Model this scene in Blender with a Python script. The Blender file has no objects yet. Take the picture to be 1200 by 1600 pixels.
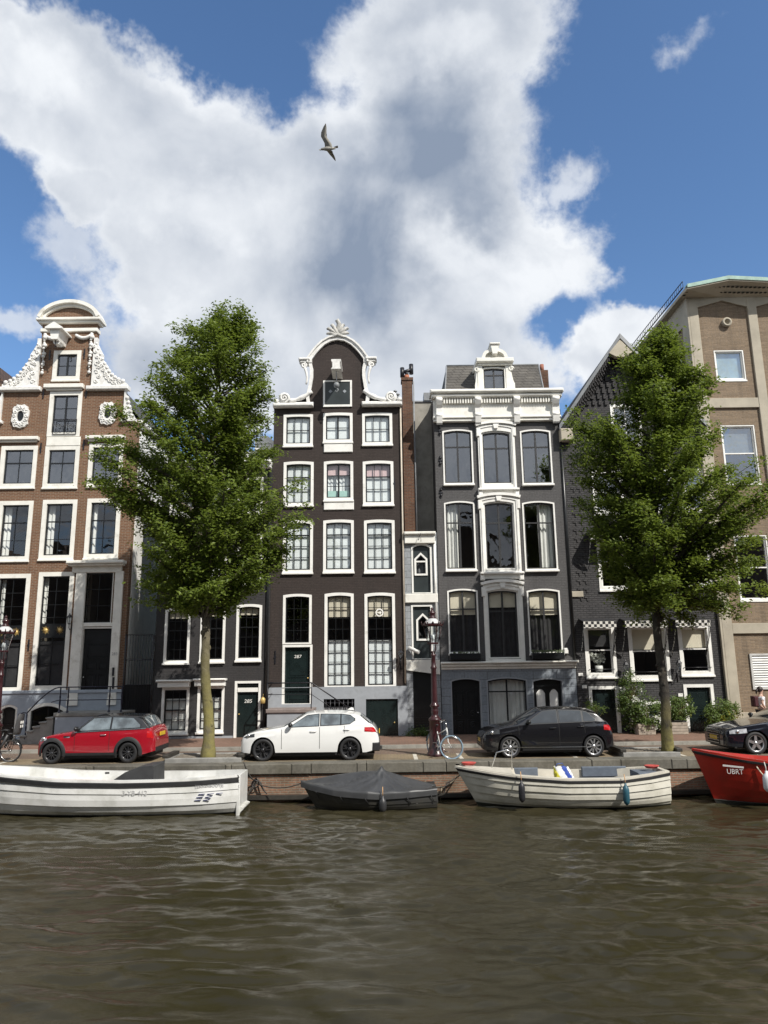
import bpy, bmesh, math, random
import numpy as np
from mathutils import Vector, Matrix
from mathutils.geometry import tessellate_polygon
random.seed(7)
rng = np.random.default_rng(7)
S = bpy.context.scene
C = S.collection

# ------------------------------------------------------------------ camera
F = 1150.0                       # focal length in pixels of the 1200 x 1600 photograph
CAMPOS = Vector((0, 0, 3.75))    # metres above the canal water
ROT = Matrix.Rotation(math.radians(90 + 11.8), 3, 'X') @ Matrix.Rotation(math.radians(-0.75), 3, 'Z')
cam_data = bpy.data.cameras.new("camera")
cam_data.sensor_fit = 'VERTICAL'
cam_data.sensor_height = 32.0
cam_data.lens = F / 1600 * 32.0
cam_data.clip_start = 0.1
cam_data.clip_end = 3000
cam = bpy.data.objects.new("camera", cam_data)
cam.matrix_world = Matrix.Translation(CAMPOS) @ ROT.to_4x4()
C.objects.link(cam)
S.camera = cam

# ------------------------------------------------------------------ light
S.view_settings.view_transform = 'Standard'
S.view_settings.look = 'None'
S.view_settings.gamma = 1
S.view_settings.exposure = 0.08
SKY = 0.13
SUN_DIR = Vector((0.84, -1.0, 1.25)).normalized()      # towards the sun
sd = bpy.data.lights.new("sun", 'SUN')
sd.energy = 5.0
sd.angle = math.radians(0.5)
sd.color = (1.0, 0.955, 0.88)
sun = bpy.data.objects.new("sun", sd)
sun.rotation_euler = (-SUN_DIR).to_track_quat('-Z', 'Y').to_euler()
sun.location = (0, 0, 60)
C.objects.link(sun)


def ray(px, py):
    return (ROT @ Vector(((px - 600) / F, (800 - py) / F, -1))).normalized()


def U(px, py, Y):
    """the point of the vertical plane at depth Y that the photo shows at this pixel -> (x, z)"""
    d = ray(px, py)
    t = Y / d.y
    return d.x * t, CAMPOS.z + d.z * t


def G(px, py, z):
    """the point of the level plane z that the photo shows at this pixel -> (x, y)"""
    d = ray(px, py)
    t = (z - CAMPOS.z) / d.z
    return d.x * t, d.y * t


# ------------------------------------------------------------------ sky with clouds
W = bpy.data.worlds.new("World")
S.world = W
W.use_nodes = True
wt = W.node_tree
wt.nodes.clear()


def wn(t, **k):
    n = wt.nodes.new(t)
    for a, b in k.items():
        setattr(n, a, b)
    return n


def wmath(op, a, b=None, c=None, clamp=False):
    n = wn('ShaderNodeMath', operation=op, use_clamp=clamp)
    for i, v in enumerate((a, b, c)):
        if v is None:
            continue
        if isinstance(v, (int, float)):
            n.inputs[i].default_value = v
        else:
            wt.links.new(v, n.inputs[i])
    return n.outputs[0]


def wstep(v, lo, hi):
    n = wn('ShaderNodeMapRange', interpolation_type='SMOOTHSTEP')
    wt.links.new(v, n.inputs[0])
    n.inputs[1].default_value = lo
    n.inputs[2].default_value = hi
    return n.outputs[0]


tc = wn('ShaderNodeTexCoord')
nrm = wn('ShaderNodeVectorMath', operation='NORMALIZE')
wt.links.new(tc.outputs['Generated'], nrm.inputs[0])
sep = wn('ShaderNodeSeparateXYZ')
wt.links.new(nrm.outputs[0], sep.inputs[0])
AZ = wmath('ARCTAN2', sep.outputs[0], sep.outputs[1])
EL = wmath('ARCSINE', sep.outputs[2])


def wnoise(scale, detail, rough, off=(0, 0, 0), dist=0.0, stretch=(1, 1, 1)):
    mp = wn('ShaderNodeMapping')
    mp.inputs['Location'].default_value = off
    mp.inputs['Scale'].default_value = stretch
    wt.links.new(nrm.outputs[0], mp.inputs[0])
    n = wn('ShaderNodeTexNoise')
    n.inputs['Scale'].default_value = scale
    n.inputs['Detail'].default_value = detail
    n.inputs['Roughness'].default_value = rough
    n.inputs['Distortion'].default_value = dist
    wt.links.new(mp.outputs[0], n.inputs['Vector'])
    return n.outputs['Fac']


wx = wnoise(5.0, 6, 0.6, (3.1, 0, 0))
wy = wnoise(5.0, 6, 0.6, (0, 7.7, 0))
AZw = wmath('ADD', AZ, wmath('MULTIPLY', wmath('SUBTRACT', wx, 0.5), 0.22))
ELw = wmath('ADD', EL, wmath('MULTIPLY', wmath('SUBTRACT', wy, 0.5), 0.22))
P2 = wn('ShaderNodeCombineXYZ')
wt.links.new(AZw, P2.inputs[0])
wt.links.new(ELw, P2.inputs[1])


def azel(px, py):
    d = ray(px, py)
    return math.atan2(d.x, d.y), math.asin(d.z)


def blob(px, py, rx, ry, ang=0.0):
    a, e = azel(px, py)
    a1, _ = azel(px + rx, py)
    _, e1 = azel(px, py - ry)
    s = wn('ShaderNodeVectorMath', operation='SUBTRACT')
    wt.links.new(P2.outputs[0], s.inputs[0])
    s.inputs[1].default_value = (a, e, 0)
    src = s.outputs[0]
    if ang:
        r = wn('ShaderNodeVectorRotate', rotation_type='Z_AXIS')
        r.inputs['Angle'].default_value = math.radians(ang)
        wt.links.new(src, r.inputs['Vector'])
        src = r.outputs[0]
    m = wn('ShaderNodeVectorMath', operation='MULTIPLY')
    wt.links.new(src, m.inputs[0])
    m.inputs[1].default_value = (1 / abs(a1 - a), 1 / abs(e1 - e), 0)
    ln = wn('ShaderNodeVectorMath', operation='LENGTH')
    wt.links.new(m.outputs[0], ln.inputs[0])
    return wmath('SUBTRACT', 1.0, ln.outputs['Value'])


def smax(lst, d=0.25):
    v = lst[0]
    for o in lst[1:]:
        v = wmath('SMOOTH_MAX', v, o, d)
    return v


fld = smax([blob(30, 120, 130, 105), blob(200, 190, 200, 110), blob(330, 290, 200, 150), blob(470, 300, 120, 130),
            blob(420, 430, 270, 120), blob(690, 40, 185, 140), blob(660, 220, 160, 150), blob(715, 395, 185, 130),
            blob(560, 540, 330, 150), blob(965, 540, 90, 80), blob(130, 310, 60, 60), blob(230, 420, 90, 80), blob(320, 560, 160, 100)])
thin = smax([blob(1068, 92, 74, 62), blob(890, 280, 60, 44), blob(220, 570, 70, 50), blob(10, 490, 70, 30),
             blob(1110, 432, 45, 14), blob(100, 380, 60, 60)])
nA = wnoise(6.0, 13, 0.65, (1.3, 2.2, 0.4), 0.15)
nB = wnoise(2.2, 4, 0.5, (5, 1, 2))
# the same texture sampled a little nearer the sun: the difference lights one side of every billow
nS = wnoise(4.2, 7, 0.52, (1.3 + 0.03 * SUN_DIR.x, 2.2 + 0.03 * SUN_DIR.y, 0.4 + 0.04), 0.25)
nT = wnoise(4.2, 7, 0.52, (1.3, 2.2, 0.4), 0.25)
away = wstep(wmath('ABSOLUTE', AZ), 0.62, 1.1)
gen = wmath('SUBTRACT', wmath('MULTIPLY_ADD', wmath('SUBTRACT', nB, 0.5), 3.0, 0.28), wmath('MULTIPLY', wmath('SUBTRACT', 1.0, away), 5.0))
hole = smax([blob(905, 500, 70, 40), blob(990, 430, 50, 40)], 0.1)
fld = wmath('SUBTRACT', fld, wmath('MULTIPLY', wstep(hole, -0.9, 1.0), 0.42))
f_all = wmath('MAXIMUM', fld, gen)
edge = wmath('MULTIPLY', wmath('SUBTRACT', nA, 0.5), 2.7)
dens = wmath('ADD', wmath('MULTIPLY_ADD', f_all, 2.1, 0.42), edge)
m1 = wstep(dens, -0.10, 0.66)
m2 = wmath('MULTIPLY', wstep(wmath('ADD', thin, wmath('MULTIPLY', edge, 1.3)), 0.02, 0.85), 0.72)
mask = wmath('MAXIMUM', m1, m2)
dark = smax([blob(640, 235, 165, 165), blob(575, 400, 95, 140), blob(735, 290, 110, 80)], 0.2)
brt = smax([blob(40, 100, 100, 60), blob(540, 200, 60, 60), blob(900, 320, 45, 50), blob(720, 370, 100, 50), blob(690, 60, 90, 70), blob(980, 510, 80, 50),
            blob(330, 330, 130, 70), blob(800, 420, 120, 60)], 0.2)
relief = wmath('MULTIPLY', wmath('SUBTRACT', nT, nS), 1.9)
sh = wmath('ADD', wmath('MULTIPLY_ADD', wstep(dens, 0.1, 1.3), -0.28, 0.86), relief)
sh = wmath('SUBTRACT', sh, wmath('MULTIPLY', wstep(dark, -0.3, 0.75), 0.56))
sh = wmath('ADD', sh, wmath('MULTIPLY', wstep(brt, -0.3, 0.7), 0.30))
sh = wmath('ADD', sh, wmath('MULTIPLY', wmath('SUBTRACT', nA, 0.5), 0.14), clamp=True)
ccol = wn('ShaderNodeMix', data_type='RGBA')
ccol.inputs[6].default_value = (0.255 / SKY, 0.315 / SKY, 0.42 / SKY, 1)
ccol.inputs[7].default_value = (0.86 / SKY, 0.89 / SKY, 0.93 / SKY, 1)
wt.links.new(sh, ccol.inputs[0])
sky = wn('ShaderNodeTexSky', sky_type='NISHITA')
sky.sun_disc = False
sky.sun_elevation = math.asin(SUN_DIR.z)
sky.sun_rotation = math.atan2(SUN_DIR.x, SUN_DIR.y)
sky.air_density = 1.0
sky.dust_density = 0.6
sky.ozone_density = 4.0
mix = wn('ShaderNodeMix', data_type='RGBA')
wt.links.new(mask, mix.inputs[0])
hsv = wn('ShaderNodeHueSaturation')
hsv.inputs['Saturation'].default_value = 1.08
hsv.inputs['Value'].default_value = 1.22
wt.links.new(sky.outputs[0], hsv.inputs['Color'])
wt.links.new(hsv.outputs[0], mix.inputs[6])
wt.links.new(ccol.outputs[2], mix.inputs[7])
bg = wn('ShaderNodeBackground')
bg.inputs['Strength'].default_value = SKY
wt.links.new(mix.outputs[2], bg.inputs['Color'])
wo = wn('ShaderNodeOutputWorld')
wt.links.new(bg.outputs[0], wo.inputs[0])

# ------------------------------------------------------------------ materials


def M_new(name):
    m = bpy.data.materials.new(name)
    m.use_nodes = True
    nt = m.node_tree
    b = nt.nodes['Principled BSDF']
    return m, nt, b


def nnode(nt, t, **k):
    n = nt.nodes.new(t)
    for a, b in k.items():
        setattr(n, a, b)
    return n


def coords(nt):
    return nnode(nt, 'ShaderNodeNewGeometry').outputs['Position'] if False else nnode(nt, 'ShaderNodeTexCoord').outputs['Object']


def noise(nt, scale, detail=4, rough=0.55, vec=None, dist=0):
    n = nnode(nt, 'ShaderNodeTexNoise')
    n.inputs['Scale'].default_value = scale
    n.inputs['Detail'].default_value = detail
    n.inputs['Roughness'].default_value = rough
    n.inputs['Distortion'].default_value = dist
    nt.links.new(vec if vec is not None else coords(nt), n.inputs['Vector'])
    return n.outputs['Fac']


def mixc(nt, fac, a, b, blend='MIX'):
    n = nnode(nt, 'ShaderNodeMix', data_type='RGBA', blend_type=blend)
    for v, s in ((fac, 0), (a, 6), (b, 7)):
        if isinstance(v, (int, float)):
            n.inputs[s].default_value = v
        elif isinstance(v, tuple):
            n.inputs[s].default_value = (*v[:3], 1)
        else:
            nt.links.new(v, n.inputs[s])
    return n.outputs[2]


def ramp(nt, fac, lo, hi):
    n = nnode(nt, 'ShaderNodeMapRange', interpolation_type='SMOOTHSTEP')
    nt.links.new(fac, n.inputs[0])
    n.inputs[1].default_value = lo
    n.inputs[2].default_value = hi
    return n.outputs[0]


def bump(nt, b, h, strength=0.3, dist=0.01):
    n = nnode(nt, 'ShaderNodeBump')
    n.inputs['Strength'].default_value = strength
    n.inputs['Distance'].default_value = dist
    nt.links.new(h, n.inputs['Height'])
    nt.links.new(n.outputs[0], b.inputs['Normal'])


def paint(name, col, rough=0.5, var=0.12, scale=3.0, metal=0.0, bmp=0.0, dirt=None, coat=0.0, spec=0.5):
    """painted or plain surface with a little uneven wear"""
    m, nt, b = M_new(name)
    f = noise(nt, scale, 6, 0.6)
    lo = tuple(c * (1 - var) for c in col)
    hi = tuple(min(1, c * (1 + var)) for c in col)
    c = mixc(nt, ramp(nt, f, 0.3, 0.7), lo, hi)
    if dirt:
        f2 = noise(nt, scale * 0.7 + 0.4, 8, 0.7)
        c = mixc(nt, ramp(nt, f2, 0.52, 0.8), c, dirt)
    nt.links.new(c, b.inputs['Base Color'])
    b.inputs['Roughness'].default_value = rough
    b.inputs['Metallic'].default_value = metal
    b.inputs['Coat Weight'].default_value = coat
    b.inputs['Coat Roughness'].default_value = 0.03
    b.inputs['Specular IOR Level'].default_value = spec
    if bmp:
        bump(nt, b, noise(nt, scale * 12, 5, 0.6), bmp, 0.01)
    return m


def brick(name, c1, c2, mortar, bw=0.22, rh=0.066, ms=0.012, rough=0.85, plane='xz', bmp=0.5, stain=(0.5, 0.5, 0.5), var=0.25, dirt=0.35, sq=0.5):
    """brickwork laid in the x-z plane of a wall (or the x-y plane of the ground)"""
    m, nt, b = M_new(name)
    s = nnode(nt, 'ShaderNodeSeparateXYZ')
    co = coords(nt)
    nt.links.new(co, s.inputs[0])
    k = nnode(nt, 'ShaderNodeCombineXYZ')
    if plane == 'xz':
        a = nnode(nt, 'ShaderNodeMath', operation='ADD')
        nt.links.new(s.outputs[0], a.inputs[0])
        nt.links.new(s.outputs[1], a.inputs[1])
        nt.links.new(a.outputs[0], k.inputs[0])
        nt.links.new(s.outputs[2], k.inputs[1])
    else:
        nt.links.new(s.outputs[0], k.inputs[0])
        nt.links.new(s.outputs[1], k.inputs[1])
    t = nnode(nt, 'ShaderNodeTexBrick')
    t.offset = sq
    t.inputs['Scale'].default_value = 1.0
    t.inputs['Brick Width'].default_value = bw
    t.inputs['Row Height'].default_value = rh
    t.inputs['Mortar Size'].default_value = ms
    t.inputs['Mortar Smooth'].default_value = 0.3
    t.inputs['Color1'].default_value = (*c1, 1)
    t.inputs['Color2'].default_value = (*c2, 1)
    t.inputs['Mortar'].default_value = (*mortar, 1)
    nt.links.new(k.outputs[0], t.inputs['Vector'])
    f = noise(nt, 0.9, 8, 0.65)
    c = mixc(nt, ramp(nt, f, 0.35, 0.75), t.outputs['Color'], stain, 'MULTIPLY')
    mx = mixc(nt, dirt, t.outputs['Color'], c)
    mp = nnode(nt, 'ShaderNodeMapping')
    mp.inputs['Scale'].default_value = (1.6, 1.6, 0.16) if plane == 'xz' else (0.3, 1.2, 1)
    nt.links.new(co, mp.inputs[0])
    sk = noise(nt, 1.3, 6, 0.65, mp.outputs[0])
    mx = mixc(nt, ramp(nt, sk, 0.5, 0.78), mx, mixc(nt, 0.42, mx, (0.55, 0.53, 0.5), 'SOFT_LIGHT'))     # rain streaks
    mx = mixc(nt, ramp(nt, sk, 0.5, 0.25), mx, mixc(nt, 0.35, mx, (0.02, 0.02, 0.02)))
    f2 = noise(nt, 14, 3, 0.6)
    c = mixc(nt, ramp(nt, f2, 0.25, 0.75), mixc(nt, var, mx, (0, 0, 0)), mx)
    nt.links.new(c, b.inputs['Base Color'])
    b.inputs['Roughness'].default_value = rough
    b.inputs['Specular IOR Level'].default_value = 0.3
    inv = nnode(nt, 'ShaderNodeMath', operation='SUBTRACT')
    inv.inputs[0].default_value = 1
    nt.links.new(t.outputs['Fac'], inv.inputs[1])
    h = nnode(nt, 'ShaderNodeMath', operation='MULTIPLY_ADD')
    nt.links.new(f2, h.inputs[0])
    h.inputs[1].default_value = 0.5
    nt.links.new(inv.outputs[0], h.inputs[2])
    bump(nt, b, h.outputs[0], bmp, 0.012)
    return m


def glass(name, tint=(0.96, 0.98, 0.98), refl=0.10, rough=0.01, wob=0.02):
    """thin window glass: a see-through sheet with a mirror film, slightly uneven as old panes are"""
    m = bpy.data.materials.new(name)
    m.use_nodes = True
    nt = m.node_tree
    nt.nodes.clear()
    o = nnode(nt, 'ShaderNodeOutputMaterial')
    mx = nnode(nt, 'ShaderNodeMixShader')
    t = nnode(nt, 'ShaderNodeBsdfTransparent')
    t.inputs[0].default_value = (*tint, 1)
    g = nnode(nt, 'ShaderNodeBsdfGlossy')
    g.inputs['Roughness'].default_value = rough
    g.inputs['Color'].default_value = (0.95, 0.97, 1, 1)
    fr = nnode(nt, 'ShaderNodeLayerWeight')
    fr.inputs[0].default_value = 0.5
    p5 = nnode(nt, 'ShaderNodeMath', operation='POWER')
    nt.links.new(fr.outputs['Facing'], p5.inputs[0])
    p5.inputs[1].default_value = 4.0
    a = nnode(nt, 'ShaderNodeMath', operation='MULTIPLY_ADD', use_clamp=True)
    a.inputs[1].default_value = 0.9
    a.inputs[2].default_value = refl
    nt.links.new(p5.outputs[0], a.inputs[0])
    bp = nnode(nt, 'ShaderNodeBump')
    bp.inputs['Strength'].default_value = 0.5
    bp.inputs['Distance'].default_value = wob
    nt.links.new(noise(nt, 1.6, 2, 0.5), bp.inputs['Height'])
    nt.links.new(bp.outputs[0], g.inputs['Normal'])
    nt.links.new(a.outputs[0], mx.inputs[0])
    nt.links.new(t.outputs[0], mx.inputs[1])
    nt.links.new(g.outputs[0], mx.inputs[2])
    nt.links.new(mx.outputs[0], o.inputs[0])
    return m


WHITE = paint('white_paint', (0.80, 0.79, 0.75), 0.45, 0.06, 2.5, dirt=(0.55, 0.53, 0.48))
CREAM = paint('cream_paint', (0.76, 0.745, 0.685), 0.5, 0.07, 2.5, dirt=(0.5, 0.47, 0.4))
STONEW = paint('white_carved_stone', (0.72, 0.71, 0.68), 0.6, 0.10, 6, bmp=0.4, dirt=(0.4, 0.39, 0.36))
BLACKP = paint('black_paint', (0.012, 0.013, 0.014), 0.3, 0.2, 3)
GREENP = paint('dark_green_paint', (0.010, 0.017, 0.017), 0.25, 0.2, 3)
PANELG = paint('slate_green_paint', (0.022, 0.029, 0.030), 0.4, 0.15, 3)
IRON = paint('black_iron', (0.012, 0.012, 0.016), 0.4, 0.2, 8)
GREYP = paint('pale_grey_render', (0.29, 0.31, 0.335), 0.7, 0.10, 1.5, bmp=0.2, dirt=(0.2, 0.21, 0.22))
BLUEG = paint('blue_grey_render', (0.33, 0.37, 0.42), 0.7, 0.10, 1.5, bmp=0.2, dirt=(0.24, 0.26, 0.28))
CONC = paint('raw_concrete', (0.30, 0.285, 0.25), 0.9, 0.25, 1.2, bmp=0.4, dirt=(0.13, 0.125, 0.11))
CONCB = paint('beige_concrete', (0.40, 0.36, 0.285), 0.85, 0.12, 1.0, bmp=0.3, dirt=(0.3, 0.27, 0.22))
STONE = paint('grey_stone', (0.27, 0.26, 0.23), 0.85, 0.2, 2.5, bmp=0.5, dirt=(0.15, 0.15, 0.12))
BLUESTONE = paint('weathered_step_stone', (0.23, 0.225, 0.21), 0.8, 0.2, 2.5, bmp=0.4, dirt=(0.12, 0.12, 0.11))
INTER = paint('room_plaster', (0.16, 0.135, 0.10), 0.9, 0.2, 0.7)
CURT = paint('white_curtain_cloth', (0.78, 0.77, 0.73), 0.9, 0.06, 2)
BLIND = paint('white_window_blind', (0.83, 0.86, 0.86), 0.8, 0.05, 1.2)
BEIGEB = paint('beige_roller_blind', (0.70, 0.63, 0.50), 0.9, 0.06, 1.5)
DRAPE = paint('dark_drape_cloth', (0.035, 0.033, 0.035), 0.9, 0.2, 4)
GLASS = glass('window_glass')
GLASSHI = glass('sky_reflecting_glass', (0.65, 0.7, 0.72), 0.26)
GLASSLAMP = glass('lantern_glass', (0.9, 0.92, 0.92), 0.08)
BR1 = brick('brown_red_brick', (0.225, 0.112, 0.062), (0.165, 0.078, 0.045), (0.28, 0.225, 0.165), stain=(0.72, 0.66, 0.6))
BR3 = brick('dark_brown_painted_brick', (0.058, 0.045, 0.040), (0.048, 0.037, 0.033), (0.045, 0.036, 0.033), stain=(0.7, 0.7, 0.7), bmp=0.4)
BR2 = brick('charcoal_painted_brick', (0.050, 0.047, 0.048), (0.044, 0.042, 0.043), (0.042, 0.040, 0.041), stain=(0.75, 0.75, 0.75), bmp=0.35)
BR4 = brick('graphite_painted_brick', (0.118, 0.114, 0.115), (0.105, 0.102, 0.103), (0.095, 0.093, 0.093), stain=(0.75, 0.75, 0.75), bmp=0.5)
BR5 = brick('black_painted_brick', (0.082, 0.079, 0.080), (0.064, 0.062, 0.064), (0.04, 0.039, 0.04), bw=0.24, rh=0.085, ms=0.014, stain=(0.6, 0.6, 0.6), bmp=0.9)
BR6 = brick('narrow_brown_brick', (0.31, 0.228, 0.150), (0.23, 0.168, 0.110), (0.24, 0.20, 0.16), bw=0.34, rh=0.055, ms=0.010, stain=(0.75, 0.7, 0.65), bmp=0.6)
BRC = brick('chimney_brick', (0.20, 0.09, 0.05), (0.12, 0.055, 0.035), (0.16, 0.13, 0.10), stain=(0.35, 0.33, 0.3), dirt=0.8)
BRG = brick('grey_painted_quoin', (0.36, 0.38, 0.40), (0.34, 0.36, 0.38), (0.20, 0.21, 0.22), bw=0.6, rh=0.27, ms=0.012)
ASHLAR = brick('grey_blue_ashlar', (0.27, 0.30, 0.335), (0.255, 0.285, 0.32), (0.15, 0.165, 0.185), bw=0.9, rh=0.31, ms=0.012, bmp=0.5)
QUAYB = brick('old_quay_brick', (0.34, 0.18, 0.115), (0.24, 0.145, 0.10), (0.30, 0.265, 0.21), stain=(0.45, 0.45, 0.38), dirt=0.7, bmp=0.9)
SLATE = brick('grey_roof_slate', (0.10, 0.10, 0.105), (0.08, 0.08, 0.085), (0.04, 0.04, 0.042), bw=0.25, rh=0.16, ms=0.012)
SHINGLE = brick('brown_grey_roof_shingle', (0.15, 0.14, 0.125), (0.11, 0.103, 0.094), (0.05, 0.045, 0.04), bw=0.42, rh=0.17, ms=0.014, bmp=0.9)
REDTILE = brick('dark_clay_tile', (0.12, 0.075, 0.055), (0.09, 0.06, 0.05), (0.035, 0.03, 0.03), bw=0.24, rh=0.2, ms=0.02)
PAVE = brick('red_pavement_brick', (0.27, 0.155, 0.11), (0.215, 0.13, 0.095), (0.19, 0.15, 0.12), bw=0.21, rh=0.105, ms=0.01, plane='xy', stain=(0.7, 0.68, 0.64), dirt=0.6)
ROADB = brick('brown_road_brick', (0.215, 0.145, 0.105), (0.175, 0.13, 0.10), (0.15, 0.125, 0.10), bw=0.21, rh=0.105, ms=0.01, plane='xy', stain=(0.6, 0.6, 0.58), dirt=0.7)
PARKB = brick('yellow_parking_brick', (0.30, 0.235, 0.15), (0.25, 0.19, 0.125), (0.20, 0.17, 0.12), bw=0.21, rh=0.105, ms=0.01, plane='xy', stain=(0.62, 0.6, 0.55), dirt=0.7)
COPING = brick('granite_coping', (0.18, 0.168, 0.14), (0.135, 0.127, 0.108), (0.05, 0.047, 0.038), bw=1.9, rh=5, ms=0.02, plane='xz', stain=(0.5, 0.48, 0.42), dirt=0.8, bmp=0.6)
COPPER = paint('green_copper', (0.30, 0.43, 0.37), 0.7, 0.15, 3)
LEAD = paint('grey_lead', (0.22, 0.23, 0.24), 0.5, 0.15, 4)
GOLD = paint('gilded_brass', (0.62, 0.44, 0.16), 0.4, 0.15, 8, metal=0.3)
CHROME = paint('bright_steel', (0.6, 0.6, 0.6), 0.2, 0.1, 8, metal=1.0)
OXBLOOD = paint('oxblood_paint', (0.036, 0.008, 0.010), 0.35, 0.25, 8, coat=0.2)
WOOD = paint('weathered_planter_wood', (0.34, 0.29, 0.235), 0.8, 0.2, 5, bmp=0.4)
DWOOD = paint('wet_dark_timber', (0.03, 0.027, 0.022), 0.6, 0.3, 4, bmp=0.4)
RUBBER = paint('black_rubber', (0.015, 0.015, 0.016), 0.65, 0.2, 8)
SOIL = paint('dry_soil', (0.14, 0.12, 0.095), 0.95, 0.3, 6, bmp=0.7)


def foliage(name, c1, c2, trans=0.35, rough=0.5):
    m, nt, b = M_new(name)
    g = nnode(nt, 'ShaderNodeNewGeometry')
    c = mixc(nt, g.outputs['Random Per Island'], c1, c2)
    f = noise(nt, 0.8, 3)
    c = mixc(nt, ramp(nt, f, 0.3, 0.7), mixc(nt, 0.35, c, (c1[0] * 0.5, c1[1] * 0.55, c1[2] * 0.5)), c)
    nt.links.new(c, b.inputs['Base Color'])
    b.inputs['Roughness'].default_value = rough
    b.inputs['Specular IOR Level'].default_value = 0.35
    t = nnode(nt, 'ShaderNodeBsdfTranslucent')
    t2 = mixc(nt, 0.5, c, (0.20, 0.26, 0.03))
    nt.links.new(t2, t.inputs[0])
    mx = nnode(nt, 'ShaderNodeMixShader')
    mx.inputs[0].default_value = trans
    nt.links.new(b.outputs[0], mx.inputs[1])
    nt.links.new(t.outputs[0], mx.inputs[2])
    nt.links.new(mx.outputs[0], nt.nodes['Material Output'].inputs[0])
    return m


LEAF = foliage('elm_leaf', (0.085, 0.135, 0.018), (0.235, 0.295, 0.052), 0.48)
LEAFB = foliage('shrub_leaf', (0.085, 0.14, 0.03), (0.16, 0.22, 0.06))
LEAFY = foliage('yellow_green_leaf', (0.32, 0.32, 0.04), (0.42, 0.40, 0.06))
FLOWERW = foliage('white_blossom', (0.7, 0.7, 0.62), (0.8, 0.8, 0.75), 0.2)
LEAFC = foliage('climber_leaf', (0.06, 0.11, 0.025), (0.13, 0.18, 0.05))


def bark_mat(name='elm_bark', hi=4.2, lo=1.2, dk=1.0):
    m, nt, b = M_new(name)
    f = noise(nt, 5, 8, 0.7, dist=0.6)
    c = mixc(nt, ramp(nt, f, 0.35, 0.7), (0.055 * dk, 0.047 * dk, 0.036 * dk), (0.15 * dk, 0.13 * dk, 0.095 * dk))
    f2 = noise(nt, 1.6, 6, 0.65)
    s = nnode(nt, 'ShaderNodeSeparateXYZ')
    nt.links.new(coords(nt), s.inputs[0])
    mr = nnode(nt, 'ShaderNodeMapRange')
    nt.links.new(s.outputs[2], mr.inputs[0])
    mr.inputs[1].default_value = hi
    mr.inputs[2].default_value = lo
    mm = nnode(nt, 'ShaderNodeMath', operation='MULTIPLY')
    nt.links.new(ramp(nt, f2, 0.25, 0.6), mm.inputs[0])
    nt.links.new(mr.outputs[0], mm.inputs[1])
    c = mixc(nt, mm.outputs[0], c, (0.20, 0.175, 0.055))      # green-yellow algae on the lower stem
    nt.links.new(c, b.inputs['Base Color'])
    b.inputs['Roughness'].default_value = 0.9
    bump(nt, b, f, 0.9, 0.04)
    return m


BARK = bark_mat()
BARKSHADE = bark_mat('shade_tinted_elm_bark', 1.7, 0.4, 0.38)  # crown shade on the second trunk put into a darker bark colour

# ------------------------------------------------------------------ object helpers
ORIG = {}


def empty(name, label, cat, loc=(0, 0, 0), group=None, rz=0.0):
    o = bpy.data.objects.new(name, None)
    o.empty_display_size = 0.3
    o.location = loc
    o.rotation_euler = (0, 0, rz)
    o['label'] = label
    o['category'] = cat
    if group:
        o['group'] = group
    C.objects.link(o)
    ORIG[o.name] = Vector(loc)
    return o


def tag(o, label, cat, group=None):
    o['label'] = label
    o['category'] = cat
    if group:
        o['group'] = group
    return o


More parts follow.
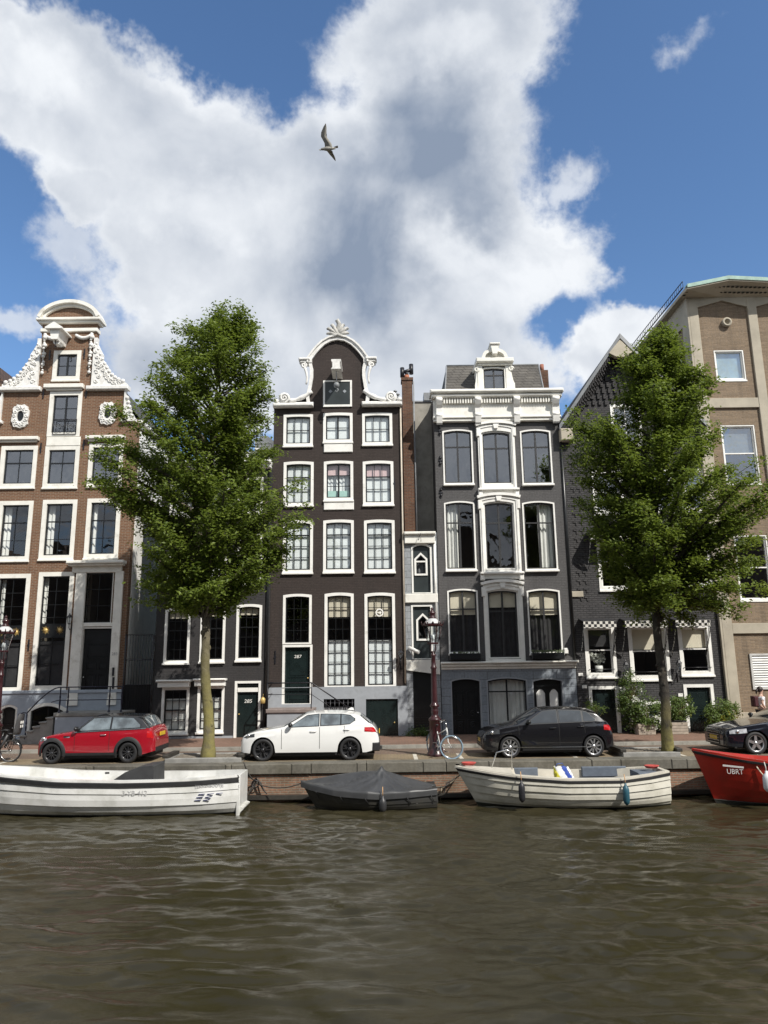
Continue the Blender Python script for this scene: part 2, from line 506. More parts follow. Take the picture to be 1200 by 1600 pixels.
class MB:
    """collects shapes and links them as ONE mesh object"""

    def __init__(self):
        self.v = []
        self.f = []
        self.s = []

    def add(self, vs, fs, smooth=False):
        n = len(self.v)
        self.v.extend(vs)
        for f in fs:
            self.f.append([i + n for i in f])
            self.s.append(smooth)
        return self

    def box(self, x0, x1, y0, y1, z0, z1):
        v = [(x0, y0, z0), (x1, y0, z0), (x1, y1, z0), (x0, y1, z0), (x0, y0, z1), (x1, y0, z1), (x1, y1, z1), (x0, y1, z1)]
        return self.add(v, [(0, 3, 2, 1), (4, 5, 6, 7), (0, 1, 5, 4), (1, 2, 6, 5), (2, 3, 7, 6), (3, 0, 4, 7)])

    def cbox(self, x0, x1, y0, y1, z0, z1, c=0.01):
        """box with its front edges chamfered (front is y0)"""
        v = [(x0 + c, y0, z0 + c), (x1 - c, y0, z0 + c), (x1 - c, y0, z1 - c), (x0 + c, y0, z1 - c),
             (x0, y0 + c, z0), (x1, y0 + c, z0), (x1, y0 + c, z1), (x0, y0 + c, z1),
             (x0, y1, z0), (x1, y1, z0), (x1, y1, z1), (x0, y1, z1)]
        f = [(0, 1, 2, 3), (0, 4, 5, 1), (1, 5, 6, 2), (2, 6, 7, 3), (3, 7, 4, 0), (4, 8, 9, 5), (5, 9, 10, 6), (6, 10, 11, 7), (7, 11, 8, 4), (11, 10, 9, 8)]
        return self.add(v, f)

    def quad(self, a, b, c, d):
        return self.add([a, b, c, d], [(0, 1, 2, 3)])

    def prism(self, pts, y0, y1, smooth=False):
        """polygon in x-z, extruded from y0 (front) to y1"""
        n = len(pts)
        tri = tessellate_polygon([[Vector((p[0], p[1], 0)) for p in pts]])
        v = [(p[0], y0, p[1]) for p in pts] + [(p[0], y1, p[1]) for p in pts]
        f = [tuple(t) for t in tri] + [tuple(i + n for i in t[::-1]) for t in tri]
        f += [(i, (i + 1) % n, (i + 1) % n + n, i + n) for i in range(n)]
        return self.add(v, f, smooth)

    def ring(self, co, ci, y0, y1):
        n = len(co)
        v = [(p[0], y0, p[1]) for p in co] + [(p[0], y0, p[1]) for p in ci] + [(p[0], y1, p[1]) for p in co] + [(p[0], y1, p[1]) for p in ci]
        f = []
        for i in range(n):
            j = (i + 1) % n
            f += [(i, j, j + n, i + n), (i, i + 2 * n, j + 2 * n, j), (i + n, j + n, j + 3 * n, i + 3 * n), (i + 2 * n, i + 3 * n, j + 3 * n, j + 2 * n)]
        return self.add(v, f)

    def band(self, path, w0, w1, y0, y1, closed=False):
        """moulding that follows a polyline in x-z, from w0 to w1 on its left side"""
        n = len(path)
        L, Rr = [], []
        for i in range(n):
            a = path[max(i - 1, 0)] if not closed else path[i - 1]
            b = path[min(i + 1, n - 1)] if not closed else path[(i + 1) % n]
            dx, dz = b[0] - a[0], b[1] - a[1]
            l = math.hypot(dx, dz) or 1
            nx, nz = -dz / l, dx / l
            L.append((path[i][0] + nx * w0, path[i][1] + nz * w0))
            Rr.append((path[i][0] + nx * w1, path[i][1] + nz * w1))
        v = [(p[0], y0, p[1]) for p in L] + [(p[0], y0, p[1]) for p in Rr] + [(p[0], y1, p[1]) for p in L] + [(p[0], y1, p[1]) for p in Rr]
        f = []
        m = n if closed else n - 1
        for i in range(m):
            j = (i + 1) % n
            f += [(i, j, j + n, i + n), (i, i + 2 * n, j + 2 * n, j), (i + n, j + n, j + 3 * n, i + 3 * n), (i + 2 * n, i + 3 * n, j + 3 * n, j + 2 * n)]
        if not closed:
            f += [(0, n, 3 * n, 2 * n), (n - 1, 3 * n - 1, 4 * n - 1, 2 * n - 1)]
        return self.add(v, f)

    def tube(self, path, r, n=8, cap=True, flat=(1, 1)):
        path = [Vector(p) for p in path]
        rr = r if isinstance(r, (list, tuple)) else [r] * len(path)
        vs, fs = [], []
        up0 = None
        for i, p in enumerate(path):
            t = (path[min(i + 1, len(path) - 1)] - path[max(i - 1, 0)]).normalized()
            if up0 is None:
                up0 = Vector((0, 0, 1)) if abs(t.z) < 0.9 else Vector((1, 0, 0))
            a = t.cross(up0)
            if a.length < 1e-4:
                a = t.orthogonal()
            a.normalize()
            b = a.cross(t).normalized()
            up0 = b
            for k in range(n):
                an = 2 * math.pi * k / n
                vs.append(tuple(p + a * (math.cos(an) * rr[i] * flat[0]) + b * (math.sin(an) * rr[i] * flat[1])))
        for i in range(len(path) - 1):
            for k in range(n):
                k2 = (k + 1) % n
                fs.append((i * n + k, i * n + k2, (i + 1) * n + k2, (i + 1) * n + k))
        self.add(vs, fs, True)
        if cap:
            m = len(self.v) - len(vs)
            self.f.append([m + k for k in range(n)][::-1])
            self.s.append(False)
            self.f.append([m + (len(path) - 1) * n + k for k in range(n)])
            self.s.append(False)
        return self

    def lathe(self, prof, c=(0, 0, 0), n=16, axis='z', smooth=True, twist=0.0):
        """prof: list of (radius, height)"""
        vs, fs = [], []
        for (r, h) in prof:
            for k in range(n):
                a = 2 * math.pi * k / n + twist
                if axis == 'z':
                    vs.append((c[0] + r * math.cos(a), c[1] + r * math.sin(a), c[2] + h))
                elif axis == 'y':
                    vs.append((c[0] + r * math.cos(a), c[1] + h, c[2] + r * math.sin(a)))
                else:
                    vs.append((c[0] + h, c[1] + r * math.cos(a), c[2] + r * math.sin(a)))
        for i in range(len(prof) - 1):
            for k in range(n):
                k2 = (k + 1) % n
                fs.append((i * n + k, i * n + k2, (i + 1) * n + k2, (i + 1) * n + k))
        return self.add(vs, fs, smooth)

    def ball(self, c, r, n=10, sc=(1, 1, 1)):
        pr = [(math.sin(math.pi * i / 6), -math.cos(math.pi * i / 6)) for i in range(7)]
        vs, fs = [], []
        for (a, h) in pr:
            for k in range(n):
                t = 2 * math.pi * k / n
                vs.append((c[0] + r * a * math.cos(t) * sc[0], c[1] + r * a * math.sin(t) * sc[1], c[2] + r * h * sc[2]))
        for i in range(6):
            for k in range(n):
                k2 = (k + 1) % n
                fs.append((i * n + k, i * n + k2, (i + 1) * n + k2, (i + 1) * n + k))
        return self.add(vs, fs, True)

    def grid(self, rows, smooth=True):
        """rows of equal numbers of points"""
        m = len(rows[0])
        vs = [tuple(p) for r in rows for p in r]
        fs = [(i * m + j, i * m + j + 1, (i + 1) * m + j + 1, (i + 1) * m + j) for i in range(len(rows) - 1) for j in range(m - 1)]
        return self.add(vs, fs, smooth)

    def build(self, name, mat, parent=None, local=False, weld=False, fixn=True):
        me = bpy.data.meshes.new(name)
        o = Vector((0, 0, 0))
        if parent is not None and not local:
            q = parent
            while q is not None:
                o += ORIG.get(q.name, Vector((0, 0, 0)))
                q = q.parent
        vv = self.v if o.length == 0 else [(p[0] - o.x, p[1] - o.y, p[2] - o.z) for p in self.v]
        me.from_pydata([tuple(p) for p in vv], [], self.f)
        me.polygons.foreach_set('use_smooth', self.s)
        if weld or fixn:
            bm = bmesh.new()
            bm.from_mesh(me)
            if weld:
                bmesh.ops.remove_doubles(bm, verts=bm.verts, dist=0.0008)
            if fixn:
                bmesh.ops.recalc_face_normals(bm, faces=bm.faces)
            bm.to_mesh(me)
            bm.free()
        for m in (mat if isinstance(mat, (list, tuple)) else [mat]):
            me.materials.append(m)
        ob = bpy.data.objects.new(name, me)
        C.objects.link(ob)
        if parent is not None:
            ob.parent = parent
        return ob


def struct(name, mb, mat):
    o = mb.build(name, mat)
    o['kind'] = 'structure'
    return o


def copy_tree(o, parent=None):
    c = o.copy()
    C.objects.link(c)
    if parent is not None:
        c.parent = parent
    ORIG[c.name] = ORIG.get(o.name, Vector((0, 0, 0)))
    for ch in [x for x in bpy.data.objects if x.parent == o]:
        copy_tree(ch, c)
    return c


def text(s, size, loc, mat, parent, name='lettering', rz=0.0, rx=90, align='CENTER', local=False, shear=0.0, ext=0.003, sx=1.0):
    cu = bpy.data.curves.new(name, 'FONT')
    cu.body = s
    cu.size = size
    cu.extrude = ext
    cu.align_x = align
    cu.align_y = 'CENTER'
    cu.shear = shear
    t = bpy.data.objects.new(name + '_curve', cu)
    C.objects.link(t)
    bpy.context.view_layer.update()
    dg = bpy.context.evaluated_depsgraph_get()
    me = bpy.data.meshes.new_from_object(t.evaluated_get(dg))
    bpy.data.objects.remove(t)
    bpy.data.curves.remove(cu)
    me.materials.clear()
    me.materials.append(mat)
    ob = bpy.data.objects.new(name, me)
    C.objects.link(ob)
    l = Vector(loc)
    if parent is not None:
        ob.parent = parent
        if not local:
            q = parent
            while q is not None:
                l -= ORIG.get(q.name, Vector((0, 0, 0)))
                q = q.parent
    ob.location = l
    ob.scale = (sx, 1, 1)
    ob.rotation_euler = (math.radians(rx), 0, rz)
    return ob

# ------------------------------------------------------------------ the ground, street and water
GZ = 1.0            # street level above the water
YF = 29.6           # plane of the house fronts
QY = 22.35          # edge of the quay
KY = 26.0           # kerb of the pavement

g = MB()
g.quad((-400, QY + 0.5, GZ - 0.06), (400, QY + 0.5, GZ - 0.06), (400, 900, GZ - 0.06), (-400, 900, GZ - 0.06))
struct('ground', g, PAVE)
g = MB()
g.box(-40, 40, QY + 2.05, KY, GZ - 0.3, GZ)
struct('road', g, ROADB)
g = MB()
g.box(-40, 40, QY + 0.55, QY + 2.05, GZ - 0.3, GZ + 0.004)
struct('parking_lane', g, PARKB)
g = MB()
x = -39.0
while x < 40:
    g.box(x, x + 0.995, KY, KY + 0.16, GZ - 0.3, GZ + 0.115)
    x += 1.0
struct('kerb', g, STONE)
g = MB()
g.box(-40, 40, KY + 0.16, YF + 4, GZ - 0.3, GZ + 0.10)
struct('pavement', g, PAVE)
PZ = GZ + 0.10
g = MB()
for px in (650, 722, 905, 1085, 28, 372):
    X, _ = G(px, 1186, GZ)
    g.box(X - 0.06, X + 0.06, QY + 0.6, QY + 2.0, GZ, GZ + 0.008)
struct('road_markings', g, paint('worn_white_road_paint', (0.5, 0.47, 0.4), 0.8, 0.2, 6))

q = empty('quay_wall', 'brick quay wall with grey stone coping along the water', 'wall', (0, QY, 0))
w = MB()
w.box(-40, 40, QY, QY + 0.5, -1.2, GZ - 0.27)
w.build('brick_wall', QUAYB, q)
w = MB()
x = -39.3
random.seed(3)
while x < 40:
    l = random.choice((1.6, 1.9, 2.3))
    dz = random.uniform(-0.008, 0.008)
    dy = random.uniform(-0.012, 0.012)
    w.cbox(x, x + l - 0.012, QY - 0.09 + dy, QY + 0.55, GZ - 0.27, GZ + 0.012 + dz, 0.02)
    x += l
w.build('coping', COPING, q)
w = MB()
x = -30
while x < 30:
    w.box(x, x + 5.96, QY - 0.2, QY - 0.02, 0.06, 0.17)
    x += 6
w.build('fender_beam', DWOOD, q)
w = MB()
for k in range(70):
    X = random.uniform(-14, 14)
    w.box(X, X + random.uniform(0.2, 0.6), QY - 0.006, QY - 0.002, random.uniform(0.2, 0.6), 0.66)
# (patches of renewed brick are part of the wall's own texture)


def water():
    xs = np.concatenate([np.linspace(-40, -15, 60, endpoint=False), np.linspace(-15, 15, 560, endpoint=False), np.linspace(15, 40, 61)])
    ys = np.concatenate([np.linspace(-14, 4, 50, endpoint=False), np.linspace(4, QY + 0.02, 420)])
    Xg, Yg = np.meshgrid(xs, ys)
    Z = np.zeros_like(Xg)
    r = np.random.default_rng(11)
    for i in range(46):
        lam = 10 ** r.uniform(-0.72, 0.36)            # 0.24 .. 2.6 m
        th = math.radians(r.normal(80, 24))           # crests lie mostly across the canal view
        k = 2 * math.pi / lam
        a = 0.0066 * lam ** 0.95 * (1.25 if 0.35 < lam < 1.3 else 0.8)
        ph = r.uniform(0, 6.28)
        wob = 0.6 * np.sin(Xg * r.uniform(0.2, 0.7) + r.uniform(0, 6)) + 0.6 * np.sin(Yg * r.uniform(0.2, 0.7) + r.uniform(0, 6))
        pat = 0.62 + 0.38 * np.sin(Xg * r.uniform(0.15, 0.5) + Yg * r.uniform(0.1, 0.4) + r.uniform(0, 6))
        s = np.sin(k * (Xg * math.cos(th) + Yg * math.sin(th)) + ph + wob * 1.4)
        Z += a * (pat ** 1.5 * 1.25) * (s + 0.34 * np.cos(2 * (k * (Xg * math.cos(th) + Yg * math.sin(th)) + ph + wob * 1.4)))
    h, wd = Xg.shape
    co = np.stack([Xg, Yg, Z], -1).reshape(-1, 3).astype(np.float32)
    idx = np.arange(h * wd).reshape(h, wd)
    f = np.stack([idx[:-1, :-1], idx[:-1, 1:], idx[1:, 1:], idx[1:, :-1]], -1).reshape(-1, 4)
    me = bpy.data.meshes.new('canal_water')
    me.vertices.add(len(co))
    me.vertices.foreach_set('co', co.ravel())
    me.loops.add(f.size)
    me.loops.foreach_set('vertex_index', f.ravel().astype(np.int32))
    me.polygons.add(len(f))
    me.polygons.foreach_set('loop_start', np.arange(0, f.size, 4, dtype=np.int32))
    me.polygons.foreach_set('use_smooth', np.ones(len(f), bool))
    me.update()
    m, nt, b = M_new('murky_canal_water')
    f1 = noise(nt, 0.35, 3)
    b.inputs['Base Color'].default_value = (0.05, 0.042, 0.024, 1)
    nt.links.new(mixc(nt, ramp(nt, f1, 0.3, 0.7), (0.026, 0.0225, 0.011), (0.037, 0.032, 0.0175)), b.inputs['Base Color'])
    b.inputs['Roughness'].default_value = 0.045
    b.inputs['IOR'].default_value = 1.333
    mp = nnode(nt, 'ShaderNodeMapping')
    mp.inputs['Scale'].default_value = (0.55, 1.0, 1.0)
    nt.links.new(coords(nt), mp.inputs[0])
    n1 = noise(nt, 8.5, 6, 0.66, mp.outputs[0], 0.6)
    patch = ramp(nt, noise(nt, 0.45, 3, 0.6), 0.32, 0.68)
    hh = nnode(nt, 'ShaderNodeMath', operation='MULTIPLY')
    nt.links.new(n1, hh.inputs[0])
    a = nnode(nt, 'ShaderNodeMath', operation='MULTIPLY_ADD')
    nt.links.new(patch, a.inputs[0])
    a.inputs[1].default_value = 0.75
    a.inputs[2].default_value = 0.35
    nt.links.new(a.outputs[0], hh.inputs[1])
    bump(nt, b, hh.outputs[0], 0.24, 0.045)
    me.materials.append(m)
    o = bpy.data.objects.new('canal_water', me)
    o['kind'] = 'structure'
    C.objects.link(o)


water()

# the bank the photographer stands on, with its row of tall houses: seen only mirrored in the windows and car paint
g = MB()
r_ = random.Random(4)
x = -70.0
while x < 70:
    w_ = r_.uniform(5.5, 8)
    h_ = r_.uniform(14, 17.5)
    g.box(x, x + w_ - 0.01, -24, -13, -1, GZ + h_ - 2.5)
    g.prism([(x, GZ + h_ - 2.5), (x + w_ - 0.01, GZ + h_ - 2.5), (x + w_ * 0.62, GZ + h_), (x + w_ * 0.38, GZ + h_)], -23.9, -13.1)
    x += w_
g.box(-70, 70, -13, -4, -1, GZ)
struct('near_bank', g, brick('near_bank_brick', (0.12, 0.075, 0.055), (0.10, 0.065, 0.05), (0.12, 0.1, 0.08)))

# ------------------------------------------------------------------ house building blocks


def contour(x0, x1, z0, z1, rise=0.0, n=8):
    p = [(x0, z0), (x1, z0)]
    for i in range(n + 1):
        t = i / n
        p.append((x1 + (x0 - x1) * t, z1 - rise + rise * (1 - (2 * t - 1) ** 2)))
    return p


def wavy(x0, x1, z0, z1, y, amp=0.035, lam=0.16, flare=0.0):
    n = max(8, int((x1 - x0) / 0.03))
    ph = random.uniform(0, 6)
    rows = []
    for z, k in ((z0, 1 + flare), (0.5 * (z0 + z1), 1), (z1, 0.8)):
        rows.append([(x0 + (x1 - x0) * i / n, y + amp * k * math.sin(ph + 2 * math.pi * (x1 - x0) * i / n / lam) + 0.3 * amp * math.sin(3.1 * i / n * 7 + ph), z) for i in range(n + 1)])
    return rows


class House:
    def __init__(s, name, label, x0, x1, Y=YF):
        s.Y = Y
        s.t = empty(name, label, 'house', (0.5 * (x0 + x1), Y, GZ))
        s.x0, s.x1 = x0, x1
        s.holes = []

    def rect(s, px0, py0, px1, py1):
        """a rectangle measured on the photo -> x0, x1, z0, z1 on the house front"""
        cx, cy = 0.5 * (px0 + px1), 0.5 * (py0 + py1)
        return U(px0, cy, s.Y)[0], U(px1, cy, s.Y)[0], U(cx, py1, s.Y)[1], U(cx, py0, s.Y)[1]

    def Z(s, py, px=None):
        return U(px if px is not None else 600 + 0.5 * (s.x0 + s.x1) * 38, py, s.Y)[1]

    def wall(s, name, outline, mat, holes=None, y0=None, y1=None, extra=None):
        hs = s.holes if holes is None else holes
        y0 = s.Y if y0 is None else y0
        y1 = s.Y + 0.3 if y1 is None else y1
        loops = [outline] + [h for h in hs]
        tri = tessellate_polygon([[Vector((p[0], p[1], 0)) for p in l] for l in loops])
        v = [(p[0], y0, p[1]) for l in loops for p in l]
        n = len(v)
        v += [(p[0], y1, p[1]) for l in loops for p in l]
        f = [tuple(t) for t in tri]
        k = 0
        for l in loops:
            m = len(l)
            f += [(k + i, k + (i + 1) % m, k + (i + 1) % m + n, k + i + n) for i in range(m)]
            k += m
        mb = MB()
        mb.add(v, f)
        if extra:
            mb.add(extra.v, extra.f)
        return mb.build(name, mat, s.t)

    def body(s, mat, z1, x0=None, x1=None, depth=9.0, floors=(), name='side_wall', inter=INTER):
        x0 = s.x0 if x0 is None else x0
        x1 = s.x1 if x1 is None else x1
        Y = s.Y
        m = MB()
        z0 = GZ - 0.2
        m.box(x0 + 0.004, x0 + 0.25, Y + 0.3, Y + depth, z0, z1)
        m.box(x1 - 0.25, x1 - 0.004, Y + 0.3, Y + depth, z0, z1)
        m.box(x0 + 0.25, x1 - 0.25, Y + depth - 0.25, Y + depth, z0, z1)
        m.build(name, mat, s.t)
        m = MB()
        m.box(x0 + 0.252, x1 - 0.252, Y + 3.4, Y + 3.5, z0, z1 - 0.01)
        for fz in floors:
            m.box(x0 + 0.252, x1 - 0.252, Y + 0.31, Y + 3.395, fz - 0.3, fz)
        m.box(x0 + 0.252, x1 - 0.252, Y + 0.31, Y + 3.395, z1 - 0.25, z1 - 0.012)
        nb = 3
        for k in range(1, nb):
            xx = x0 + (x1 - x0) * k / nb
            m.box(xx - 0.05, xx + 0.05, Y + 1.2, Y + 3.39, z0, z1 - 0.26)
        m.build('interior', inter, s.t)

    def window(s, rc, cas=0.11, nx=3, ny=2, rise=0.0, frame=WHITE, sash=BLACKP, pane=GLASS, curtain=(), sill=0.07, sw=0.05, bar=0.022, mid=(), vmid=(), hole=True,
               proud=0.03, xs=None, zs=None, deep=0.13, sillmat=None, label=None, casb=None):
        x0, x1, z0, z1 = rc
        Y = s.Y
        co = contour(x0, x1, z0, z1, rise)
        cb = cas if casb is None else casb
        ci = contour(x0 + cas, x1 - cas, z0 + cb, z1 - cas, rise * 0.9)
        if hole:
            s.holes.append(contour(x0 + 0.012, x1 - 0.012, z0 + 0.012, z1 - 0.012, rise))
        m = MB()
        m.ring(co, ci, Y - proud, Y + deep)
        w = m.build('window', frame, s.t)
        if label:
            w['label'] = label
        gx0, gx1, gz0, gz1 = x0 + cas, x1 - cas, z0 + cb, z1 - cas
        m = MB()
        e = 0.004
        m.ring(contour(gx0 + e, gx1 - e, gz0 + e, gz1 - e, rise * 0.9), contour(gx0 + sw, gx1 - sw, gz0 + sw, gz1 - sw, rise * 0.85), Y + deep * 0.30, Y + deep * 0.85)
        ax0, ax1, az0, az1 = gx0 + sw, gx1 - sw, gz0 + sw, gz1 - sw
        xs = xs if xs is not None else [i / nx for i in range(1, nx)]
        zs = zs if zs is not None else [i / ny for i in range(1, ny)]
        for t in xs:
            b = bar if t not in vmid else sw * 0.9
            xx = ax0 + (ax1 - ax0) * t
            m.box(xx - b / 2 * (1 if t not in vmid else 1.4), xx + b / 2 * (1 if t not in vmid else 1.4), Y + deep * (0.42 if t not in vmid else 0.32), Y + deep * 0.8, az0, az1 - rise * 0.05)
        for t in zs:
            b = bar if t not in mid else sw
            zz = az0 + (az1 - az0) * t
            m.box(ax0, ax1, Y + deep * (0.46 if t not in mid else 0.36), Y + deep * 0.78, zz - b / 2, zz + b / 2)
        m.build('sash', sash, w)
        m = MB()
        pts = contour(gx0 + sw * 0.5, gx1 - sw * 0.5, gz0 + sw * 0.5, gz1 - sw * 0.5, rise * 0.85)
        m.add([(p[0], Y + deep * 0.62, p[1]) for p in pts], [tuple(range(len(pts)))])
        m.build('pane', pane, w)
        if sill:
            m = MB()
            m.cbox(x0 - 0.02, x1 + 0.02, Y - proud - sill, Y - 0.002, z0 - 0.075, z0 + 0.004, 0.012)
            m.build('sill', sillmat or frame, w)
        yc = Y + deep + (0.02 if False else 0.10)
        for cu in curtain:
            kind, a = cu[0], cu[1] if len(cu) > 1 else 1.0
            mt = cu[2] if len(cu) > 2 else CURT
            m = MB()
            gh = gz1 - gz0
            if kind == 'bottom':
                m.grid(wavy(gx0 - 0.02, gx1 + 0.02, gz0, gz0 + gh * a, yc - 0.08, 0.003, 0.9))
            elif kind == 'top':
                m.grid(wavy(gx0 - 0.02, gx1 + 0.02, gz1 - gh * a, gz1, yc - 0.06, 0.003, 0.9))
            elif kind == 'left':
                m.grid(wavy(gx0 - 0.02, gx0 + (gx1 - gx0) * a, gz0, gz1, yc + 0.05, 0.035, 0.15, 0.3))
            elif kind == 'right':
                m.grid(wavy(gx1 - (gx1 - gx0) * a, gx1 + 0.02, gz0, gz1, yc + 0.05, 0.035, 0.15, 0.3))
            elif kind == 'full':
                m.grid(wavy(gx0 - 0.02, gx1 + 0.02, gz0, gz0 + gh * a, yc + 0.06, 0.03, 0.17))
            m.build('blind' if kind in ('bottom', 'top') else 'curtain', mt, w)
        return w

    def slab(s, rc, y0, y1, name, mat, c=0.015, parent=None):
        m = MB()
        m.cbox(rc[0], rc[1], s.Y + y0, s.Y + y1, rc[2], rc[3], c)
        return m.build(name, mat, parent or s.t)

    def door(s, rc, frame=0.10, mat=GREENP, rise=0.0, fmat=WHITE, panels=((0.12, 0.88, 0.52, 0.94), (0.12, 0.88, 0.08, 0.46)), handle=True, hole=True, rec=0.10, proud=0.03, hside=1, noframe=False):
        x0, x1, z0, z1 = rc
        Y = s.Y
        if hole:
            s.holes.append(contour(x0 + 0.012, x1 - 0.012, z0 + 0.012, z1 - 0.012, rise))
        f = frame
        m = MB()
        m.prism(contour(x0 + f + 0.004, x1 - f - 0.004, z0 + 0.02, z1 - f - 0.004, rise * 0.9), Y + rec, Y + rec + 0.06)
        W_, H_ = x1 - x0 - 2 * f, z1 - z0 - f
        for (a, b, c, d) in panels:
            px0, px1, pz0, pz1 = x0 + f + W_ * a, x0 + f + W_ * b, z0 + H_ * c, z0 + H_ * d
            m.ring(contour(px0, px1, pz0, pz1), contour(px0 + 0.035, px1 - 0.035, pz0 + 0.035, pz1 - 0.035), Y + rec - 0.018, Y + rec - 0.001)
            m.cbox(px0 + 0.07, px1 - 0.07, Y + rec - 0.014, Y + rec - 0.001, pz0 + 0.07, pz1 - 0.07, 0.012)
        d_ = m.build('door', mat, s.t)
        m = MB()
        m.ring(contour(x0, x1, z0, z1, rise), contour(x0 + f, x1 - f, z0 + 0.015, z1 - f, rise * 0.9), Y - proud, Y + rec + 0.1)
        m.build('door_frame', fmat, d_)
        if handle:
            m = MB()
            hx = x1 - f - 0.09 if hside > 0 else x0 + f + 0.09
            m.ball((hx, Y + rec - 0.05, z0 + min(1.05, H_ * 0.45)), 0.028)
            m.tube([(hx, Y + rec, z0 + min(1.05, H_ * 0.45)), (hx, Y + rec - 0.05, z0 + min(1.05, H_ * 0.45))], 0.012, 6)
            m.build('handle', GOLD if mat is not BLACKP else CHROME, d_)
        return d_


def spiral(c, r0, r1, turns, y, a0=0.0, sgn=1, n=28):
    return [(c[0] + (r0 + (r1 - r0) * i / n) * math.cos(a0 + sgn * turns * 2 * math.pi * i / n), y, c[1] + (r0 + (r1 - r0) * i / n) * math.sin(a0 + sgn * turns * 2 * math.pi * i / n)) for i in range(n + 1)]


def wall_anchor(mb, x, z, Y, h=0.45):
    mb.box(x - 0.025, x + 0.025, Y - 0.03, Y - 0.003, z - h / 2, z + h / 2)
    mb.box(x - 0.045, x + 0.045, Y - 0.036, Y - 0.031, z - 0.04, z + 0.04)


def wall_lantern(H, px, py, size=0.42):
    """black lantern on a bracket, fixed to the house"""
    X, Z = U(px, py, H.Y - 0.3)
    Y = H.Y - 0.3
    m = MB()
    m.lathe([(0.02, -0.02), (0.06, 0.0), (0.065, 0.02), (0.02, 0.02)], (X, Y, Z), 6, smooth=False)
    for k in range(6):
        a = k * math.pi / 3
        m.tube([(X + 0.06 * math.cos(a), Y + 0.06 * math.sin(a), Z + 0.02), (X + 0.10 * math.cos(a), Y + 0.10 * math.sin(a), Z + size * 0.62)], 0.008, 4)
    m.lathe([(0.125, size * 0.62), (0.12, size * 0.66), (0.05, size * 0.85), (0.02, size * 0.9), (0.025, size * 0.96), (0.0, size * 1.05)], (X, Y, Z), 6, smooth=False)
    m.tube([(X, Y, Z - 0.02), (X, Y, Z - 0.14), (X, Y + 0.08, Z - 0.22), (X, Y + 0.20, Z - 0.17), (X, Y + 0.295, Z - 0.05)], 0.014, 6)
    m.tube([(X, H.Y - 0.012, Z + 0.08), (X, H.Y - 0.012, Z - 0.4)], 0.022, 6)
    o = m.build('wall_lantern', IRON, H.t)
    m = MB()
    m.lathe([(0.055, 0.025), (0.093, size * 0.61)], (X, Y, Z), 6, smooth=False)
    m.build('lantern_pane', GLASSLAMP, o)


# ================================================================== HOUSE 1: brown brick neck gable
x0h, _ = U(-27, 870, YF)
x1h, _ = U(203, 870, YF)
H = H1 = House('neck_gable_house', 'brown brick neck gable house with white carved scrolls and tall cream framed windows', x0h, x1h)
uz = lambda px, py: U(px, py, YF)
cx1 = 0.5 * (uz(104, 560)[0] + uz(100, 640)[0])
zs1 = H.Z(612, 105)      # shoulder
zs0 = H.Z(657, 105)
wn_ = uz(150, 560)[0] - uz(64, 560)[0]
ws_ = uz(198, 630)[0] - uz(8, 630)[0]
ztop = H.Z(500, 105)
out = [(x0h, GZ - 0.1), (x1h, GZ - 0.1), (x1h, zs0), (cx1 + ws_ / 2, zs0), (cx1 + ws_ / 2, zs1), (cx1 + wn_ / 2, zs1), (cx1 + wn_ / 2, ztop),
       (cx1 - wn_ / 2, ztop), (cx1 - wn_ / 2, zs1), (cx1 - ws_ / 2, zs1), (cx1 - ws_ / 2, zs0), (x0h, zs0)]
# windows, top to bottom
H.window(H.rect(83, 548, 126, 594), cas=0.17, nx=2, ny=2, vmid=(0.5,), frame=CREAM, pane=GLASSHI, sill=0.04)
w = H.window(H.rect(76, 612, 127, 682), cas=0.17, nx=2, ny=3, vmid=(0.5,), frame=CREAM, pane=GLASSHI, sill=0.0)
r = H.rect(84, 656, 120, 679)
m = MB()
yb = H.Y - 0.06
m.tube([(r[0], yb, r[3]), (r[1], yb, r[3])], 0.016, 6)
m.tube([(r[0], yb, r[2]), (r[1], yb, r[2])], 0.016, 6)
for i in range(3):
    xx = r[0] + (r[1] - r[0]) * i / 2
    m.tube([(xx, yb, r[2]), (xx, yb, r[3])], 0.014, 6)
for i in range(2):
    for sg in (1, -1):
        cxx = r[0] + (r[1] - r[0]) * (0.25 + 0.5 * i)
        m.tube(spiral((cxx + sg * 0.09, r[2] + 0.17), 0.10, 0.02, 1.4, yb, 0, sg), 0.009, 5)
        m.tube(spiral((cxx + sg * 0.09, r[2] + 0.40), 0.10, 0.02, 1.4, yb, 0, -sg), 0.009, 5)
m.build('balcony_rail', IRON, w)
for rr_, cv in (((0, 697, 57, 762), (('bottom', 0.62, DRAPE),)), ((69, 697, 123, 762), (('bottom', 0.62, DRAPE),)), ((138, 693, 192, 760), (('bottom', 0.62, DRAPE),))):
    H.window(H.rect(*rr_), cas=0.17, nx=2, zs=(0.62,), mid=(0.62,), frame=CREAM, pane=GLASSHI, curtain=cv, sill=0.05)
for rr_, cv in (((-5, 783, 49, 876), (('left', 0.22), )), ((64, 781, 118, 874), (('left', 0.22),)), ((134, 779, 187, 872), (('left', 0.18), ('right', 0.12)))):
    H.window(H.rect(*rr_), cas=0.17, nx=2, zs=(0.30, 0.66), mid=(0.66,), frame=CREAM, curtain=cv, sill=0.05)
